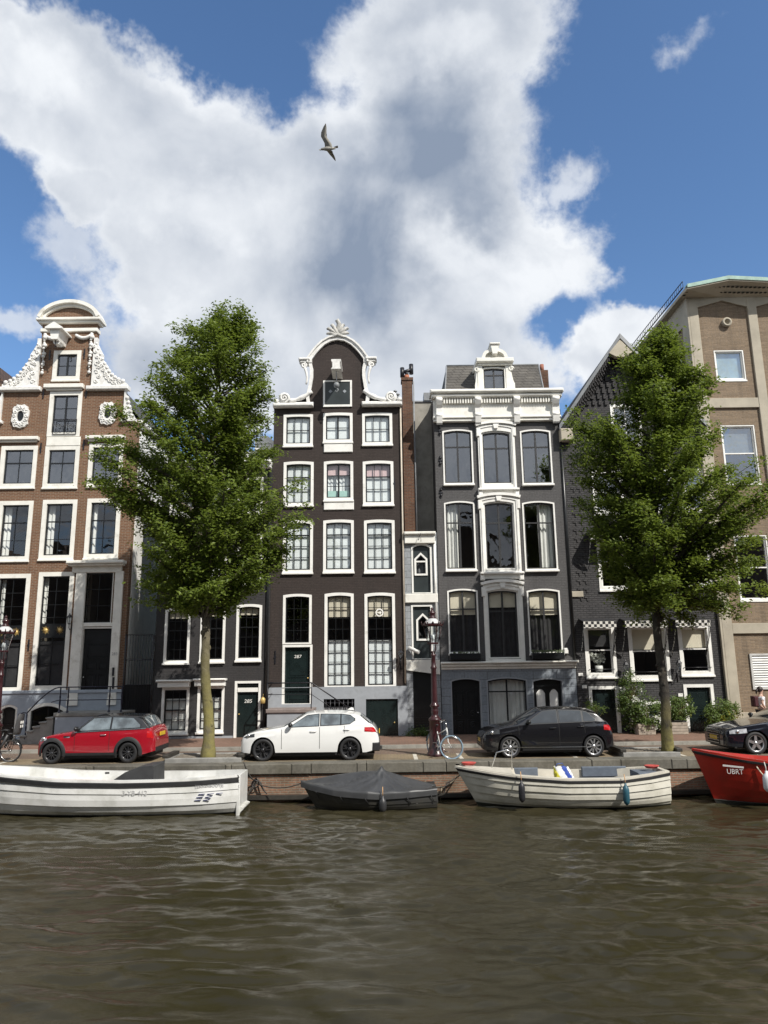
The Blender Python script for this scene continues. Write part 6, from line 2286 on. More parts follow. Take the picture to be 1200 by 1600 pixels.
SEED1 = 12
TB1 = G(326, 1186, GZ + 0.06)
TB2 = G(1044, 1175, GZ + 0.10)
tree('elm_tree', 'tall leafy elm beside the white car, its mossy trunk before the charcoal house', TB1, GZ + 0.02,
     [(352, 478), (340, 500), (318, 520), (275, 508), (264, 540), (246, 558), (228, 578), (231, 612), (214, 630), (190, 655), (162, 675), (168, 705), (142, 745), (150, 770), (186, 800), (190, 828), (205, 850), (212, 880), (206, 900), (232, 920), (228, 940), (262, 950), (300, 962)],
     [(356, 477), (382, 490), (396, 510), (386, 532), (406, 548), (421, 573), (414, 600), (418, 625), (431, 640), (421, 670), (432, 706), (428, 740), (440, 770), (452, 800), (446, 830), (440, 866), (430, 885), (421, 915), (384, 936), (372, 955), (345, 964)],
     [(326, 1187), (323, 1080), (321, 1000), (319, 940), (322, 850), (328, 750), (338, 620), (352, 480)],
     [(474, 750, -0.3, 9), (480, 820, -0.5, 10), (476, 796, 0.3, 8), (444, 868, 0.2, 5), (146, 748, 0.2, 6), (228, 938, -0.2, 5), (274, 508, 0.1, 4)], SEED1, 0.172, 4.6)
tree('elm_tree', 'leafy elm in the gravel bed between the two black cars, before the black gable house', TB2, GZ + 0.06,
     [(1034, 511), (1018, 530), (1002, 538), (972, 552), (970, 572), (984, 606), (960, 640), (892, 648), (887, 688), (902, 720), (900, 752), (922, 790), (916, 818), (940, 840), (938, 880), (962, 905), (976, 940), (1010, 955)],
     [(1037, 511), (1042, 530), (1058, 540), (1063, 575), (1098, 586), (1100, 610), (1113, 633), (1106, 660), (1117, 690), (1110, 715), (1140, 728), (1168, 735), (1180, 755), (1205, 775), (1212, 800), (1196, 840), (1196, 868), (1165, 890), (1186, 925), (1155, 958), (1128, 972), (1080, 966), (1050, 960)],
     [(1044, 1176), (1040, 1100), (1032, 1040), (1026, 960), (1024, 880), (1026, 760), (1030, 640), (1036, 512)],
     [(1172, 727, -0.2, 8), (1196, 868, 0.3, 8), (1190, 926, -0.3, 9), (1152, 958, 0.0, 6), (894, 648, 0.1, 6), (888, 690, -0.3, 6)], 9, 0.155, 4.9, BARKSHADE)

# the beds the trees stand in
for (bx, by), (p0, p1), lb in ((TB1, (268, 382), 'low stone edged bed round the elm beside the white car'), (TB2, (985, 1082), 'raised kerbed gravel bed round the elm between the two black cars')):
    xa, xb = G(p0, 1188, GZ)[0], G(p1, 1188, GZ)[0]
    e = empty('tree_bed', lb, 'tree bed', (bx, by, GZ), 'tree beds on the quay')
    ya, yb = QY + 0.48, QY + 2.0
    m = MB()
    m.cbox(xa, xb, ya, ya + 0.14, GZ - 0.05, GZ + 0.14, 0.02)
    m.cbox(xa, xb, yb - 0.14, yb, GZ - 0.05, GZ + 0.13, 0.02)
    m.cbox(xa, xa + 0.14, ya + 0.142, yb - 0.142, GZ - 0.05, GZ + 0.135, 0.02)
    m.cbox(xb - 0.14, xb, ya + 0.142, yb - 0.142, GZ - 0.05, GZ + 0.135, 0.02)
    m.build('stone_edge', BLUESTONE, e)
    m = MB()
    nx, ny = 40, 30
    m.grid([[(xa + 0.12 + (xb - xa - 0.24) * i / nx, ya + 0.12 + (yb - ya - 0.24) * j / ny, GZ + 0.085 + 0.03 * random.random()) for i in range(nx + 1)] for j in range(ny + 1)], False)
    m.build('gravel', SOIL, e)
    for X in (xa + 0.02, xb - 0.02):
        m = MB()
        m.cbox(X - 0.09, X + 0.09, ya - 0.0, yb - 0.3, GZ + 0.142, GZ + 0.24, 0.02)
        m.build('timber_edge', DWOOD, e)

# ================================================================== CARS


class Car:
    def __init__(s, name, label, xfront, P, yc):
        s.P = P
        s.L, s.hw = P['L'], P['W'] / 2
        s.e = empty(name, label, 'car', (xfront, yc, GZ), 'cars parked along the quay')
        s.xd = np.linspace(0, s.L, 400)
        z = np.interp(s.xd, [p[0] for p in P['top']], [p[1] for p in P['top']])
        k = 13
        zp = np.pad(z, k // 2, mode='edge')
        s.zd = np.convolve(zp, np.ones(k) / k, 'valid')
        s.build()
        s.e.scale = (P.get('sx', 1.0), 1, 1)

    def zc(s, x):
        return float(np.interp(x, s.xd, s.zd))

    def zbelt(s, x):
        b = float(np.interp(x, [p[0] for p in s.P['belt']], [p[1] for p in s.P['belt']]))
        return min(b, s.zc(x) - 0.045)

    def zr(s, x):
        return max(s.zbelt(x) + 0.02, s.zc(x) - s.P.get('crown', 0.07))

    def w(s, x):
        a = min(x / 0.75, 1.0)
        b = min((s.L - x) / 0.65, 1.0)
        return s.hw * (0.70 + 0.30 * math.sqrt(max(0, 1 - (1 - a) ** 2.2))) * (0.78 + 0.22 * math.sqrt(max(0, 1 - (1 - b) ** 2.2)))

    def side_y(s, x, z):
        w = s.w(x)
        zb = s.zbelt(x)
        if z <= zb:
            crease = 0.012 * math.exp(-((z - (zb - 0.16)) / 0.035) ** 2)
            return w * (1 - 0.045 * ((z - 0.58) / 0.40) ** 2) + crease
        wb = w * (1 - 0.045 * ((zb - 0.58) / 0.40) ** 2)
        return wb - s.P.get('tumble', 0.40) * (z - zb)

    def zbot(s, x):
        z = s.P.get('sill', 0.21)
        if x < 0.35:
            z += 0.03 * (1 - x / 0.35)
        if x > s.L - 0.4:
            z += 0.10 * (x - s.L + 0.4) / 0.4
        ra = s.P['r'] + 0.055
        for xw in s.P['wheels']:
            d = abs(x - xw)
            if d < ra:
                z = max(z, s.P['r'] + math.sqrt(ra * ra - d * d))
        return z

    def patch(s, xa, xb, lo, hi, off, name, mat, parent, nx=24, nz=7, sides=(-1, 1)):
        for sd_ in sides:
            m = MB()
            rows = []
            for i in range(nx + 1):
                x = xa + (xb - xa) * i / nx
                l, h = lo(x), hi(x)
                rows.append([(x, sd_ * (s.side_y(x, l + (h - l) * j / nz) + off), l + (h - l) * j / nz) for j in range(nz + 1)])
            m.grid(rows)
            o = m.build(name, mat, parent, local=True, fixn=False)
        return o

    def topz(s, x, y):
        zr, zc = s.zr(x), s.zc(x)
        wr = s.side_y(x, zr)
        return zc - (zc - zr) * min(1, abs(y) / wr) ** 2

    def toppatch(s, xa, xb, fr, off, name, mat, parent, n=14, m_=12, fr2=None):
        m = MB()
        rows = []
        for i in range(n + 1):
            x = xa + (xb - xa) * i / n
            k = fr + ((fr2 if fr2 is not None else fr) - fr) * i / n
            wr = s.side_y(x, s.zr(x)) * k
            sl = (s.zc(x + 0.02) - s.zc(x - 0.02)) / 0.04
            nx_, nz_ = -sl / math.hypot(1, sl), 1 / math.hypot(1, sl)
            rows.append([(x + nx_ * off, -wr + 2 * wr * j / m_, s.topz(x, -wr + 2 * wr * j / m_) + nz_ * off) for j in range(m_ + 1)])
        m.grid(rows)
        return m.build(name, mat, parent, local=True, fixn=False)

    def build(s):
        P, e = s.P, s.e
        m = MB()
        xs = sorted(set(list(np.linspace(0, s.L, 110)) + [xw + s_ * (P['r'] + 0.0549) for xw in P['wheels'] for s_ in (-1, 1)]))
        rows = []
        for x in xs:
            zb, zt, zr, zc = s.zbot(x), s.zbelt(x), s.zr(x), s.zc(x)
            half = []
            for j in range(9):
                z = zb + (zt - zb) * j / 8
                half.append((s.side_y(x, z), z))
            for j in range(1, 5):
                z = zt + (zr - zt) * j / 4
                half.append((s.side_y(x, z), z))
            wr = s.side_y(x, zr)
            for j in range(1, 7):
                y = wr * (1 - j / 6)
                half.append((y, zc - (zc - zr) * (y / wr) ** 2))
            rows.append([(x, -y, z) for y, z in half] + [(x, y, z) for y, z in half[-2::-1]])
        n = len(rows[0])
        m.v = [tuple(p) for r_ in rows for p in r_]
        rf = MB()
        rf.v = list(m.v)
        rm = P.get('roofmat')
        for i in range(len(rows) - 1):
            xm = 0.5 * (xs[i] + xs[i + 1])
            for j in range(n - 1):
                f = [i * n + j, i * n + j + 1, (i + 1) * n + j + 1, (i + 1) * n + j]
                jj = j if j < (n - 1) / 2 else n - 2 - j
                cab = P['screen'][0] < xm < P['rear'][1] and jj >= 8
                q_ = rf if cab else m
                q_.f.append(f)
                q_.s.append(True)
        m.f.append(list(range(n))[::-1])
        m.s.append(False)
        m.f.append([(len(rows) - 1) * n + i for i in range(n)])
        m.s.append(False)
        s.body = m.build('body', P['paint'], e, local=True)
        rf.build('roof', rm or P['paint'], e, local=True)
        m = MB()
        m.box(0.15, s.L - 0.15, -s.hw + 0.26, s.hw - 0.26, 0.17, 0.62)
        m.box(P['wheels'][0] + P['r'] + 0.08, P['wheels'][1] - P['r'] - 0.08, -s.hw + 0.10, s.hw - 0.10, 0.16, 0.24)
        m.build('underbody', RUBBER, e, local=True)
        # glass
        G_ = P['glass']
        for (xa, xb, lo, hi) in P['side_glass']:
            pl = lambda pts: (lambda x: float(np.interp(x, [p[0] for p in pts], [p[1] for p in pts])))
            s.patch(xa - 0.03, xb + 0.03, lambda x, f=pl(lo): f(x) - 0.02, lambda x, f=pl(hi): f(x) + 0.02, 0.004, 'window_seal', BLACKP, e)
            s.patch(xa, xb, pl(lo), pl(hi), 0.010, 'side_window', G_, e)
        a, b = P['screen']
        s.toppatch(a, b, 0.93, 0.006, 'windscreen', G_, e, fr2=0.86)
        a, b = P['rear']
        s.toppatch(a, b, 0.80, 0.006, 'rear_window', G_, e, fr2=0.88)
        # lower trim and arches
        if P.get('trim', True):
            r0 = P['r'] + 0.06
            s.patch(P['wheels'][0] + r0, P['wheels'][1] - r0, lambda x: s.zbot(x), lambda x: s.zbot(x) + P.get('trimh', 0.05), 0.012, 'sill_trim', RUBBER, e)
        if P.get('arch'):
            for xw in P['wheels']:
                for sd_ in (-1, 1):
                    m = MB()
                    rows = []
                    for k in range(25):
                        a = math.radians(-12 + 204 * k / 24)
                        row = []
                        for rr in (P['r'] + 0.045, P['r'] + 0.075, P['r'] + 0.105, P['r'] + P['arch']):
                            x, z = xw + rr * math.cos(a), P['r'] + rr * math.sin(a)
                            x = min(max(x, 0.02), s.L - 0.02)
                            row.append((x, sd_ * (s.side_y(x, max(z, 0.2)) + (0.03 if rr < P['r'] + P['arch'] - 0.001 else 0.0)), z))
                        rows.append(row)
                    m.grid(rows)
                    m.build('wheel_arch', RUBBER, e, local=True, fixn=False)
        gp = paint('panel_gap', (0.008, 0.008, 0.008), 0.8)
        for x in P['gaps']:
            s.patch(x - 0.007, x + 0.007, lambda q_: s.zbot(q_) + 0.12, lambda q_: s.zbelt(q_) - 0.01, 0.003, 'door_gap', gp, e, nx=1)
        for x in P['handles']:
            z = s.zbelt(x) - 0.13
            for sd_ in (-1, 1):
                m = MB()
                y = s.side_y(x, z)
                m.tube([(x - 0.10, sd_ * y, z), (x - 0.07, sd_ * (y + 0.035), z + 0.005), (x + 0.07, sd_ * (y + 0.035), z + 0.008), (x + 0.10, sd_ * y, z + 0.004)], 0.014, 6)
                m.build('door_handle', P.get('handlemat', P['paint']), e, local=True)
        for sd_ in (-1, 1):
            m = MB()
            x, z = P['mirror']
            y = s.side_y(x, z)
            m.ball((x - 0.02, sd_ * (y + 0.12), z + 0.06), 0.1, 10, (0.75, 1.05, 0.68))
            m.tube([(x, sd_ * (y - 0.03), z - 0.01), (x, sd_ * (y + 0.06), z + 0.03)], 0.025, 6)
            m.build('mirror', P.get('mirrormat', BLACKP), e, local=True)
        # lamps
        hl = paint('headlamp_glass', (0.45, 0.47, 0.5), 0.08, 0.3, 14, coat=1.0)
        xa, xb, za, zb = P['headlight']
        for sd_ in (-1, 1):
            h = s.patch(xa, xb, lambda x: za + (zb - za) * 0.25 * (x - xa) / (xb - xa), lambda x: min(zb + (P.get('hlup', 0.04)) * (x - xa) / (xb - xa), s.zbelt(x) - 0.01), 0.008, 'headlight', hl if not P.get('darkhl') else paint('smoked_headlamp', (0.06, 0.065, 0.07), 0.08, 0.3, 14, coat=1.0), e, sides=(sd_,), nx=10, nz=5)
            m = MB()
            xm, zm = xa + (xb - xa) * 0.45, za + (zb - za) * 0.55
            m.lathe([(0.055, 0), (0.05, 0.012), (0.02, 0.02), (0, 0.021)], (xm, sd_ * (s.side_y(xm, zm) + (0.010 if sd_ > 0 else 0.010)), zm), 12, 'y') if sd_ > 0 else m.lathe([(0.055, 0), (0.05, -0.012), (0.02, -0.02), (0, -0.021)], (xm, -(s.side_y(xm, zm) + 0.010), zm), 12, 'y')
            m.build('lamp_lens', CHROME, h, local=True)
        tl = paint('tail_lamp_red', (0.45, 0.012, 0.015), 0.1, 0.2, 14, coat=1.0)
        xa, xb, za, zb = P['taillight']
        for sd_ in (-1, 1):
            s.patch(xa, xb, lambda x: za + P.get('tlup', 0.03) * (xb - x) / (xb - xa), lambda x: min(zb, s.zbelt(x) - 0.005), 0.008, 'tail_light', tl, e, sides=(sd_,), nx=8, nz=5)
        # rear end: lamp ends, number plate, lower bumper
        m = MB()
        zz = P['plate_z']
        m.cbox(0, 0.52, 0, 0.02, 0, 0.11, 0.004)
        pm = paint('yellow_number_plate', (0.62, 0.42, 0.02), 0.4, 0.05)
        r_ = m.build('number_plate', pm, e, local=True)
        r_.rotation_euler = (0, 0, math.radians(90))
        r_.location = (s.L + 0.012, -0.26, zz)
        m = MB()
        m.cbox(0, 0.52, 0, 0.02, 0, 0.11, 0.004)
        f_ = m.build('number_plate', pm, e, local=True)
        f_.rotation_euler = (0, 0, math.radians(-90))
        f_.location = (-0.014, 0.26, P.get('fplate_z', 0.42))
        m = MB()
        zg = P.get('grille', (0.30, 0.55, 0.42))
        m.cbox(-zg[2], zg[2], -0.010, 0.03, zg[0], zg[1], 0.006)
        g_ = m.build('grille', RUBBER, e, local=True)
        g_.rotation_euler = (0, 0, math.radians(-90))
        m = MB()
        for k in range(5):
            z = zg[0] + (zg[1] - zg[0]) * (k + 0.5) / 5
            m.box(-zg[2] + 0.03, zg[2] - 0.03, -0.016, -0.011, z - 0.008, z + 0.008)
        b_ = m.build('grille_bar', CHROME if P.get('chromegrille') else BLACKP, g_, local=True)
        m = MB()
        m.cbox(s.L - 0.10, s.L + 0.015, -s.w(s.L) * 0.96, s.w(s.L) * 0.96, 0.30, 0.44, 0.02)
        m.build('rear_bumper_trim', RUBBER, e, local=True)
        # wheels
        k = 0
        for xw in P['wheels']:
            for sd_ in (-1, 1):
                s.wheel(xw, sd_)

    def wheel(s, xw, sd_):
        P = s.P
        r, wd = P['r'], 0.20
        yo = s.side_y(xw, 0.6) - 0.015
        m = MB()
        c = (xw, sd_ * yo, r)
        q_ = -sd_
        ri = r * P.get('rim', 0.70)
        m.lathe([(ri, 0.012 * q_), (ri + 0.01, 0.0), (r * 0.93, 0.0), (r * 0.985, 0.02 * q_), (r, 0.05 * q_), (r, (wd - 0.04) * q_), (r * 0.93, wd * q_), (ri, wd * q_)], c, 36, 'y')
        w = m.build('wheel', RUBBER, s.e, local=True)
        m = MB()
        m.lathe([(ri, 0.011 * q_), (ri - 0.014, 0.013 * q_), (ri - 0.02, 0.10 * q_)], c, 36, 'y')
        m.lathe([(0.055, 0.03 * q_), (0.045, 0.016 * q_), (0, 0.014 * q_)], c, 14, 'y')
        n, dbl = P['spokes']
        for i in range(n):
            a0 = 2 * math.pi * i / n + 0.31 * (1 if sd_ < 0 else -1) + P.get('spin', 0.0)
            for da in ((-dbl, dbl) if dbl else (0,)):
                a1 = a0 + da
                tw = P.get('twist', 0.0)
                p0 = (math.cos(a0) * 0.04, math.sin(a0) * 0.04)
                p1 = (math.cos(a1 + tw) * (ri - 0.008), math.sin(a1 + tw) * (ri - 0.008))
                dx, dz = p1[0] - p0[0], p1[1] - p0[1]
                l = math.hypot(dx, dz)
                nx, nz = -dz / l, dx / l
                w0, w1 = P.get('sw', (0.026, 0.020))
                pts = [(c[0] + p0[0] + nx * w0, c[2] + p0[1] + nz * w0), (c[0] + p1[0] + nx * w1, c[2] + p1[1] + nz * w1), (c[0] + p1[0] - nx * w1, c[2] + p1[1] - nz * w1), (c[0] + p0[0] - nx * w0, c[2] + p0[1] - nz * w0)]
                y0, y1 = c[1] + 0.02 * q_, c[1] + 0.05 * q_
                m.prism(pts, min(y0, y1), max(y0, y1))
        m.build('rim', P['rimmat'], w, local=True)
        m = MB()
        m.lathe([(ri - 0.015, 0.085 * q_), (0, 0.085 * q_)], c, 24, 'y')
        m.build('brake_disc', RUBBER, w, local=True)


def carpaint(name, col, rough=0.25, metal=0.0):
    m, nt, b = M_new(name)
    f = noise(nt, 1.1, 5, 0.6)
    nt.links.new(mixc(nt, ramp(nt, f, 0.3, 0.75), tuple(c * 0.94 for c in col), col), b.inputs['Base Color'])
    b.inputs['Roughness'].default_value = rough
    b.inputs['Metallic'].default_value = metal
    b.inputs['Coat Weight'].default_value = 1.0
    b.inputs['Coat Roughness'].default_value = 0.02
    bump(nt, b, noise(nt, 0.9, 2), 0.12, 0.05)
    return m


CARGLASS = paint('car_window_glass', (0.03, 0.036, 0.042), 0.04, 0.5, 1.3, spec=0.9, coat=1.0)
CARGLASSL = paint('car_window_glass_pale', (0.11, 0.135, 0.15), 0.04, 0.6, 2.0, spec=0.9, coat=1.0)
BLKRIM = paint('black_alloy', (0.02, 0.02, 0.022), 0.25, 0.2, 6, coat=0.6)
SILVRIM = paint('silver_alloy', (0.55, 0.55, 0.56), 0.28, 0.1, 6, metal=0.8)


def car_x(px, py=1165):
    return U(px, py, CY0)[0]


CY0 = 22.95                      # near side of the parked cars
# red three door hatchback with black roof
P = dict(sx=0.925, L=3.85, W=1.73, r=0.305, wheels=(0.55, 3.02), paint=carpaint('red_car_paint', (0.30, 0.006, 0.016)), roofmat=carpaint('black_roof_paint', (0.012, 0.012, 0.013)),
         top=[(0, 0.56), (0.04, 0.66), (0.14, 0.76), (0.5, 0.86), (1.14, 0.94), (1.25, 0.99), (1.72, 1.37), (1.95, 1.405), (2.6, 1.415), (3.25, 1.385), (3.38, 1.36), (3.66, 1.05), (3.74, 0.97), (3.82, 0.78), (3.85, 0.55)],
         belt=[(0, 0.75), (0.5, 0.80), (1.2, 0.905), (2.3, 0.955), (3.6, 1.00), (3.85, 0.98)], sill=0.24, trimh=0.08, arch=0.155,
         glass=CARGLASSL, side_glass=[(1.42, 2.38, [(1.42, 0.95), (2.38, 0.985)], [(1.42, 0.99), (1.82, 1.30), (2.38, 1.325)]), (2.44, 3.36, [(2.44, 0.99), (3.36, 1.03)], [(2.44, 1.325), (3.1, 1.30), (3.36, 1.10)])],
         screen=(1.27, 1.70), rear=(3.40, 3.66), gaps=(1.28, 2.40), handles=(2.2,), handlemat=CHROME, mirror=(1.36, 0.96), headlight=(0.13, 0.36, 0.66, 0.78), taillight=(3.60, 3.80, 0.70, 0.92), plate_z=0.74,
         spokes=(10, 0.0), sw=(0.018, 0.014), rimmat=BLKRIM, rim=0.66, crown=0.06, tumble=0.36)
c = Car('red_hatchback', 'red three door hatchback with black roof and black wheel arches', car_x(54), P, CY0 + P['W'] / 2)
c.patch(1.25, 3.55, lambda x: c.zbelt(x) - 0.018, lambda x: c.zbelt(x) + 0.004, 0.012, 'chrome_belt_strip', CHROME, c.e)
c.patch(0.92, 1.12, lambda x: 0.76, lambda x: 0.81, 0.012, 'side_indicator', CHROME, c.e, nx=4)
# white five door
P = dict(sx=0.965, L=4.33, W=1.76, r=0.325, wheels=(0.72, 3.42), paint=carpaint('white_car_paint', (0.78, 0.78, 0.76), 0.3),
         top=[(0, 0.50), (0.03, 0.66), (0.10, 0.76), (0.45, 0.87), (1.22, 0.985), (1.32, 1.02), (2.02, 1.385), (2.3, 1.42), (3.0, 1.42), (3.55, 1.375), (3.72, 1.33), (4.12, 1.03), (4.22, 0.93), (4.30, 0.80), (4.33, 0.5)],
         belt=[(0, 0.74), (0.5, 0.82), (1.3, 0.93), (2.6, 0.985), (3.7, 1.03), (4.33, 1.0)], sill=0.23, trimh=0.02,
         glass=CARGLASSL, side_glass=[(1.62, 2.44, [(1.62, 0.985), (2.44, 1.01)], [(1.62, 1.02), (2.08, 1.30), (2.44, 1.335)]), (2.52, 3.12, [(2.52, 1.015), (3.12, 1.035)], [(2.52, 1.335), (3.12, 1.325)]), (3.16, 3.56, [(3.16, 1.04), (3.42, 1.06), (3.56, 1.15)], [(3.16, 1.325), (3.44, 1.29), (3.56, 1.20)])],
         screen=(1.36, 1.99), rear=(3.75, 4.12), gaps=(1.30, 2.48, 3.25), handles=(2.28, 3.32), mirror=(1.60, 0.98), headlight=(0.10, 0.46, 0.68, 0.78), darkhl=True, taillight=(3.88, 4.27, 0.80, 0.95), plate_z=0.72,
         spokes=(5, 0.22), sw=(0.02, 0.015), rimmat=BLKRIM, rim=0.74, grille=(0.28, 0.60, 0.55))
c = Car('white_hatchback', 'white five door hatchback with black alloy wheels', car_x(374), P, CY0 + P['W'] / 2)
m = MB()
m.cbox(4.12, 4.345, -0.86, -0.70, 0.26, 0.5, 0.03)
m.build('rear_vent', RUBBER, c.e, local=True)
m = MB()
m.cbox(4.12, 4.345, 0.70, 0.86, 0.26, 0.5, 0.03)
m.build('rear_vent', RUBBER, c.e, local=True)
m = MB()
m.prism([(3.3, 1.425), (3.42, 1.49), (3.5, 1.48), (3.52, 1.40)], -0.02, 0.02)
m.build('roof_fin', P['paint'], c.e, local=True)
# black five door
P = dict(sx=0.975, L=4.06, W=1.75, r=0.315, wheels=(0.83, 3.40), paint=carpaint('black_car_paint', (0.008, 0.008, 0.010), 0.2),
         top=[(0, 0.50), (0.03, 0.64), (0.12, 0.76), (0.5, 0.88), (0.98, 0.98), (1.08, 1.02), (1.80, 1.41), (2.1, 1.445), (2.9, 1.445), (3.35, 1.40), (3.55, 1.345), (3.86, 1.03), (3.95, 0.92), (4.03, 0.75), (4.06, 0.5)],
         belt=[(0, 0.74), (0.5, 0.84), (1.1, 0.94), (2.4, 0.995), (3.5, 1.035), (4.06, 1.0)], sill=0.22, trimh=0.03,
         glass=CARGLASS, side_glass=[(1.42, 2.32, [(1.42, 0.99), (2.32, 1.01)], [(1.42, 1.03), (1.90, 1.335), (2.32, 1.365)]), (2.40, 3.08, [(2.40, 1.015), (3.08, 1.035)], [(2.40, 1.365), (3.0, 1.345), (3.08, 1.33)]), (3.14, 3.50, [(3.14, 1.04), (3.40, 1.05), (3.50, 1.07)], [(3.14, 1.325), (3.26, 1.30), (3.50, 1.09)])],
         screen=(1.12, 1.78), rear=(3.58, 3.86), gaps=(1.12, 2.36, 3.15), handles=(2.16, 3.02), mirror=(1.44, 0.99), headlight=(0.12, 0.52, 0.68, 0.79), darkhl=True, taillight=(3.74, 4.01, 0.76, 0.93), plate_z=0.5,
         spokes=(5, 0.30), twist=0.15, sw=(0.024, 0.018), rimmat=SILVRIM, rim=0.74, grille=(0.28, 0.58, 0.6))
c = Car('black_hatchback', 'black five door hatchback with silver spoked wheels beside the blue tyred bicycle', car_x(755), P, CY0 + P['W'] / 2)
c.patch(0.9, 3.3, lambda x: 0.30, lambda x: 0.318, 0.012, 'chrome_sill_strip', CHROME, c.e)
# dark blue car cut by the frame
P = dict(L=4.65, W=1.84, r=0.33, wheels=(0.88, 3.70), paint=carpaint('dark_blue_black_paint', (0.012, 0.014, 0.022), 0.2, 0.3),
         top=[(0, 0.52), (0.03, 0.66), (0.10, 0.74), (0.5, 0.84), (1.35, 0.97), (1.50, 1.02), (2.20, 1.36), (2.6, 1.40), (3.2, 1.385), (3.9, 1.20), (4.35, 1.02), (4.55, 0.96), (4.63, 0.8), (4.65, 0.5)],
         belt=[(0, 0.72), (0.5, 0.80), (1.5, 0.93), (2.6, 0.96), (3.9, 0.99), (4.65, 0.95)], sill=0.22,
         glass=CARGLASS, side_glass=[(1.75, 2.65, [(1.75, 0.98), (2.65, 0.99)], [(1.75, 1.02), (2.28, 1.285), (2.65, 1.31)]), (2.72, 3.75, [(2.72, 0.99), (3.75, 1.02)], [(2.72, 1.31), (3.2, 1.28), (3.75, 1.06)])],
         screen=(1.54, 2.18), rear=(3.6, 4.3), gaps=(1.45, 2.68), handles=(2.5,), mirror=(1.72, 0.98), headlight=(0.14, 0.62, 0.60, 0.72), taillight=(4.2, 4.6, 0.74, 0.88), plate_z=0.6,
         spokes=(5, 0.0), sw=(0.05, 0.032), rimmat=SILVRIM, rim=0.72, grille=(0.26, 0.66, 0.42), chromegrille=True, fplate_z=0.40)
Car('dark_sedan', 'dark blue black car with yellow front plate cut off by the right edge', car_x(1112) + 0.52, P, CY0 + P['W'] / 2 + 0.1)

# ================================================================== BOATS


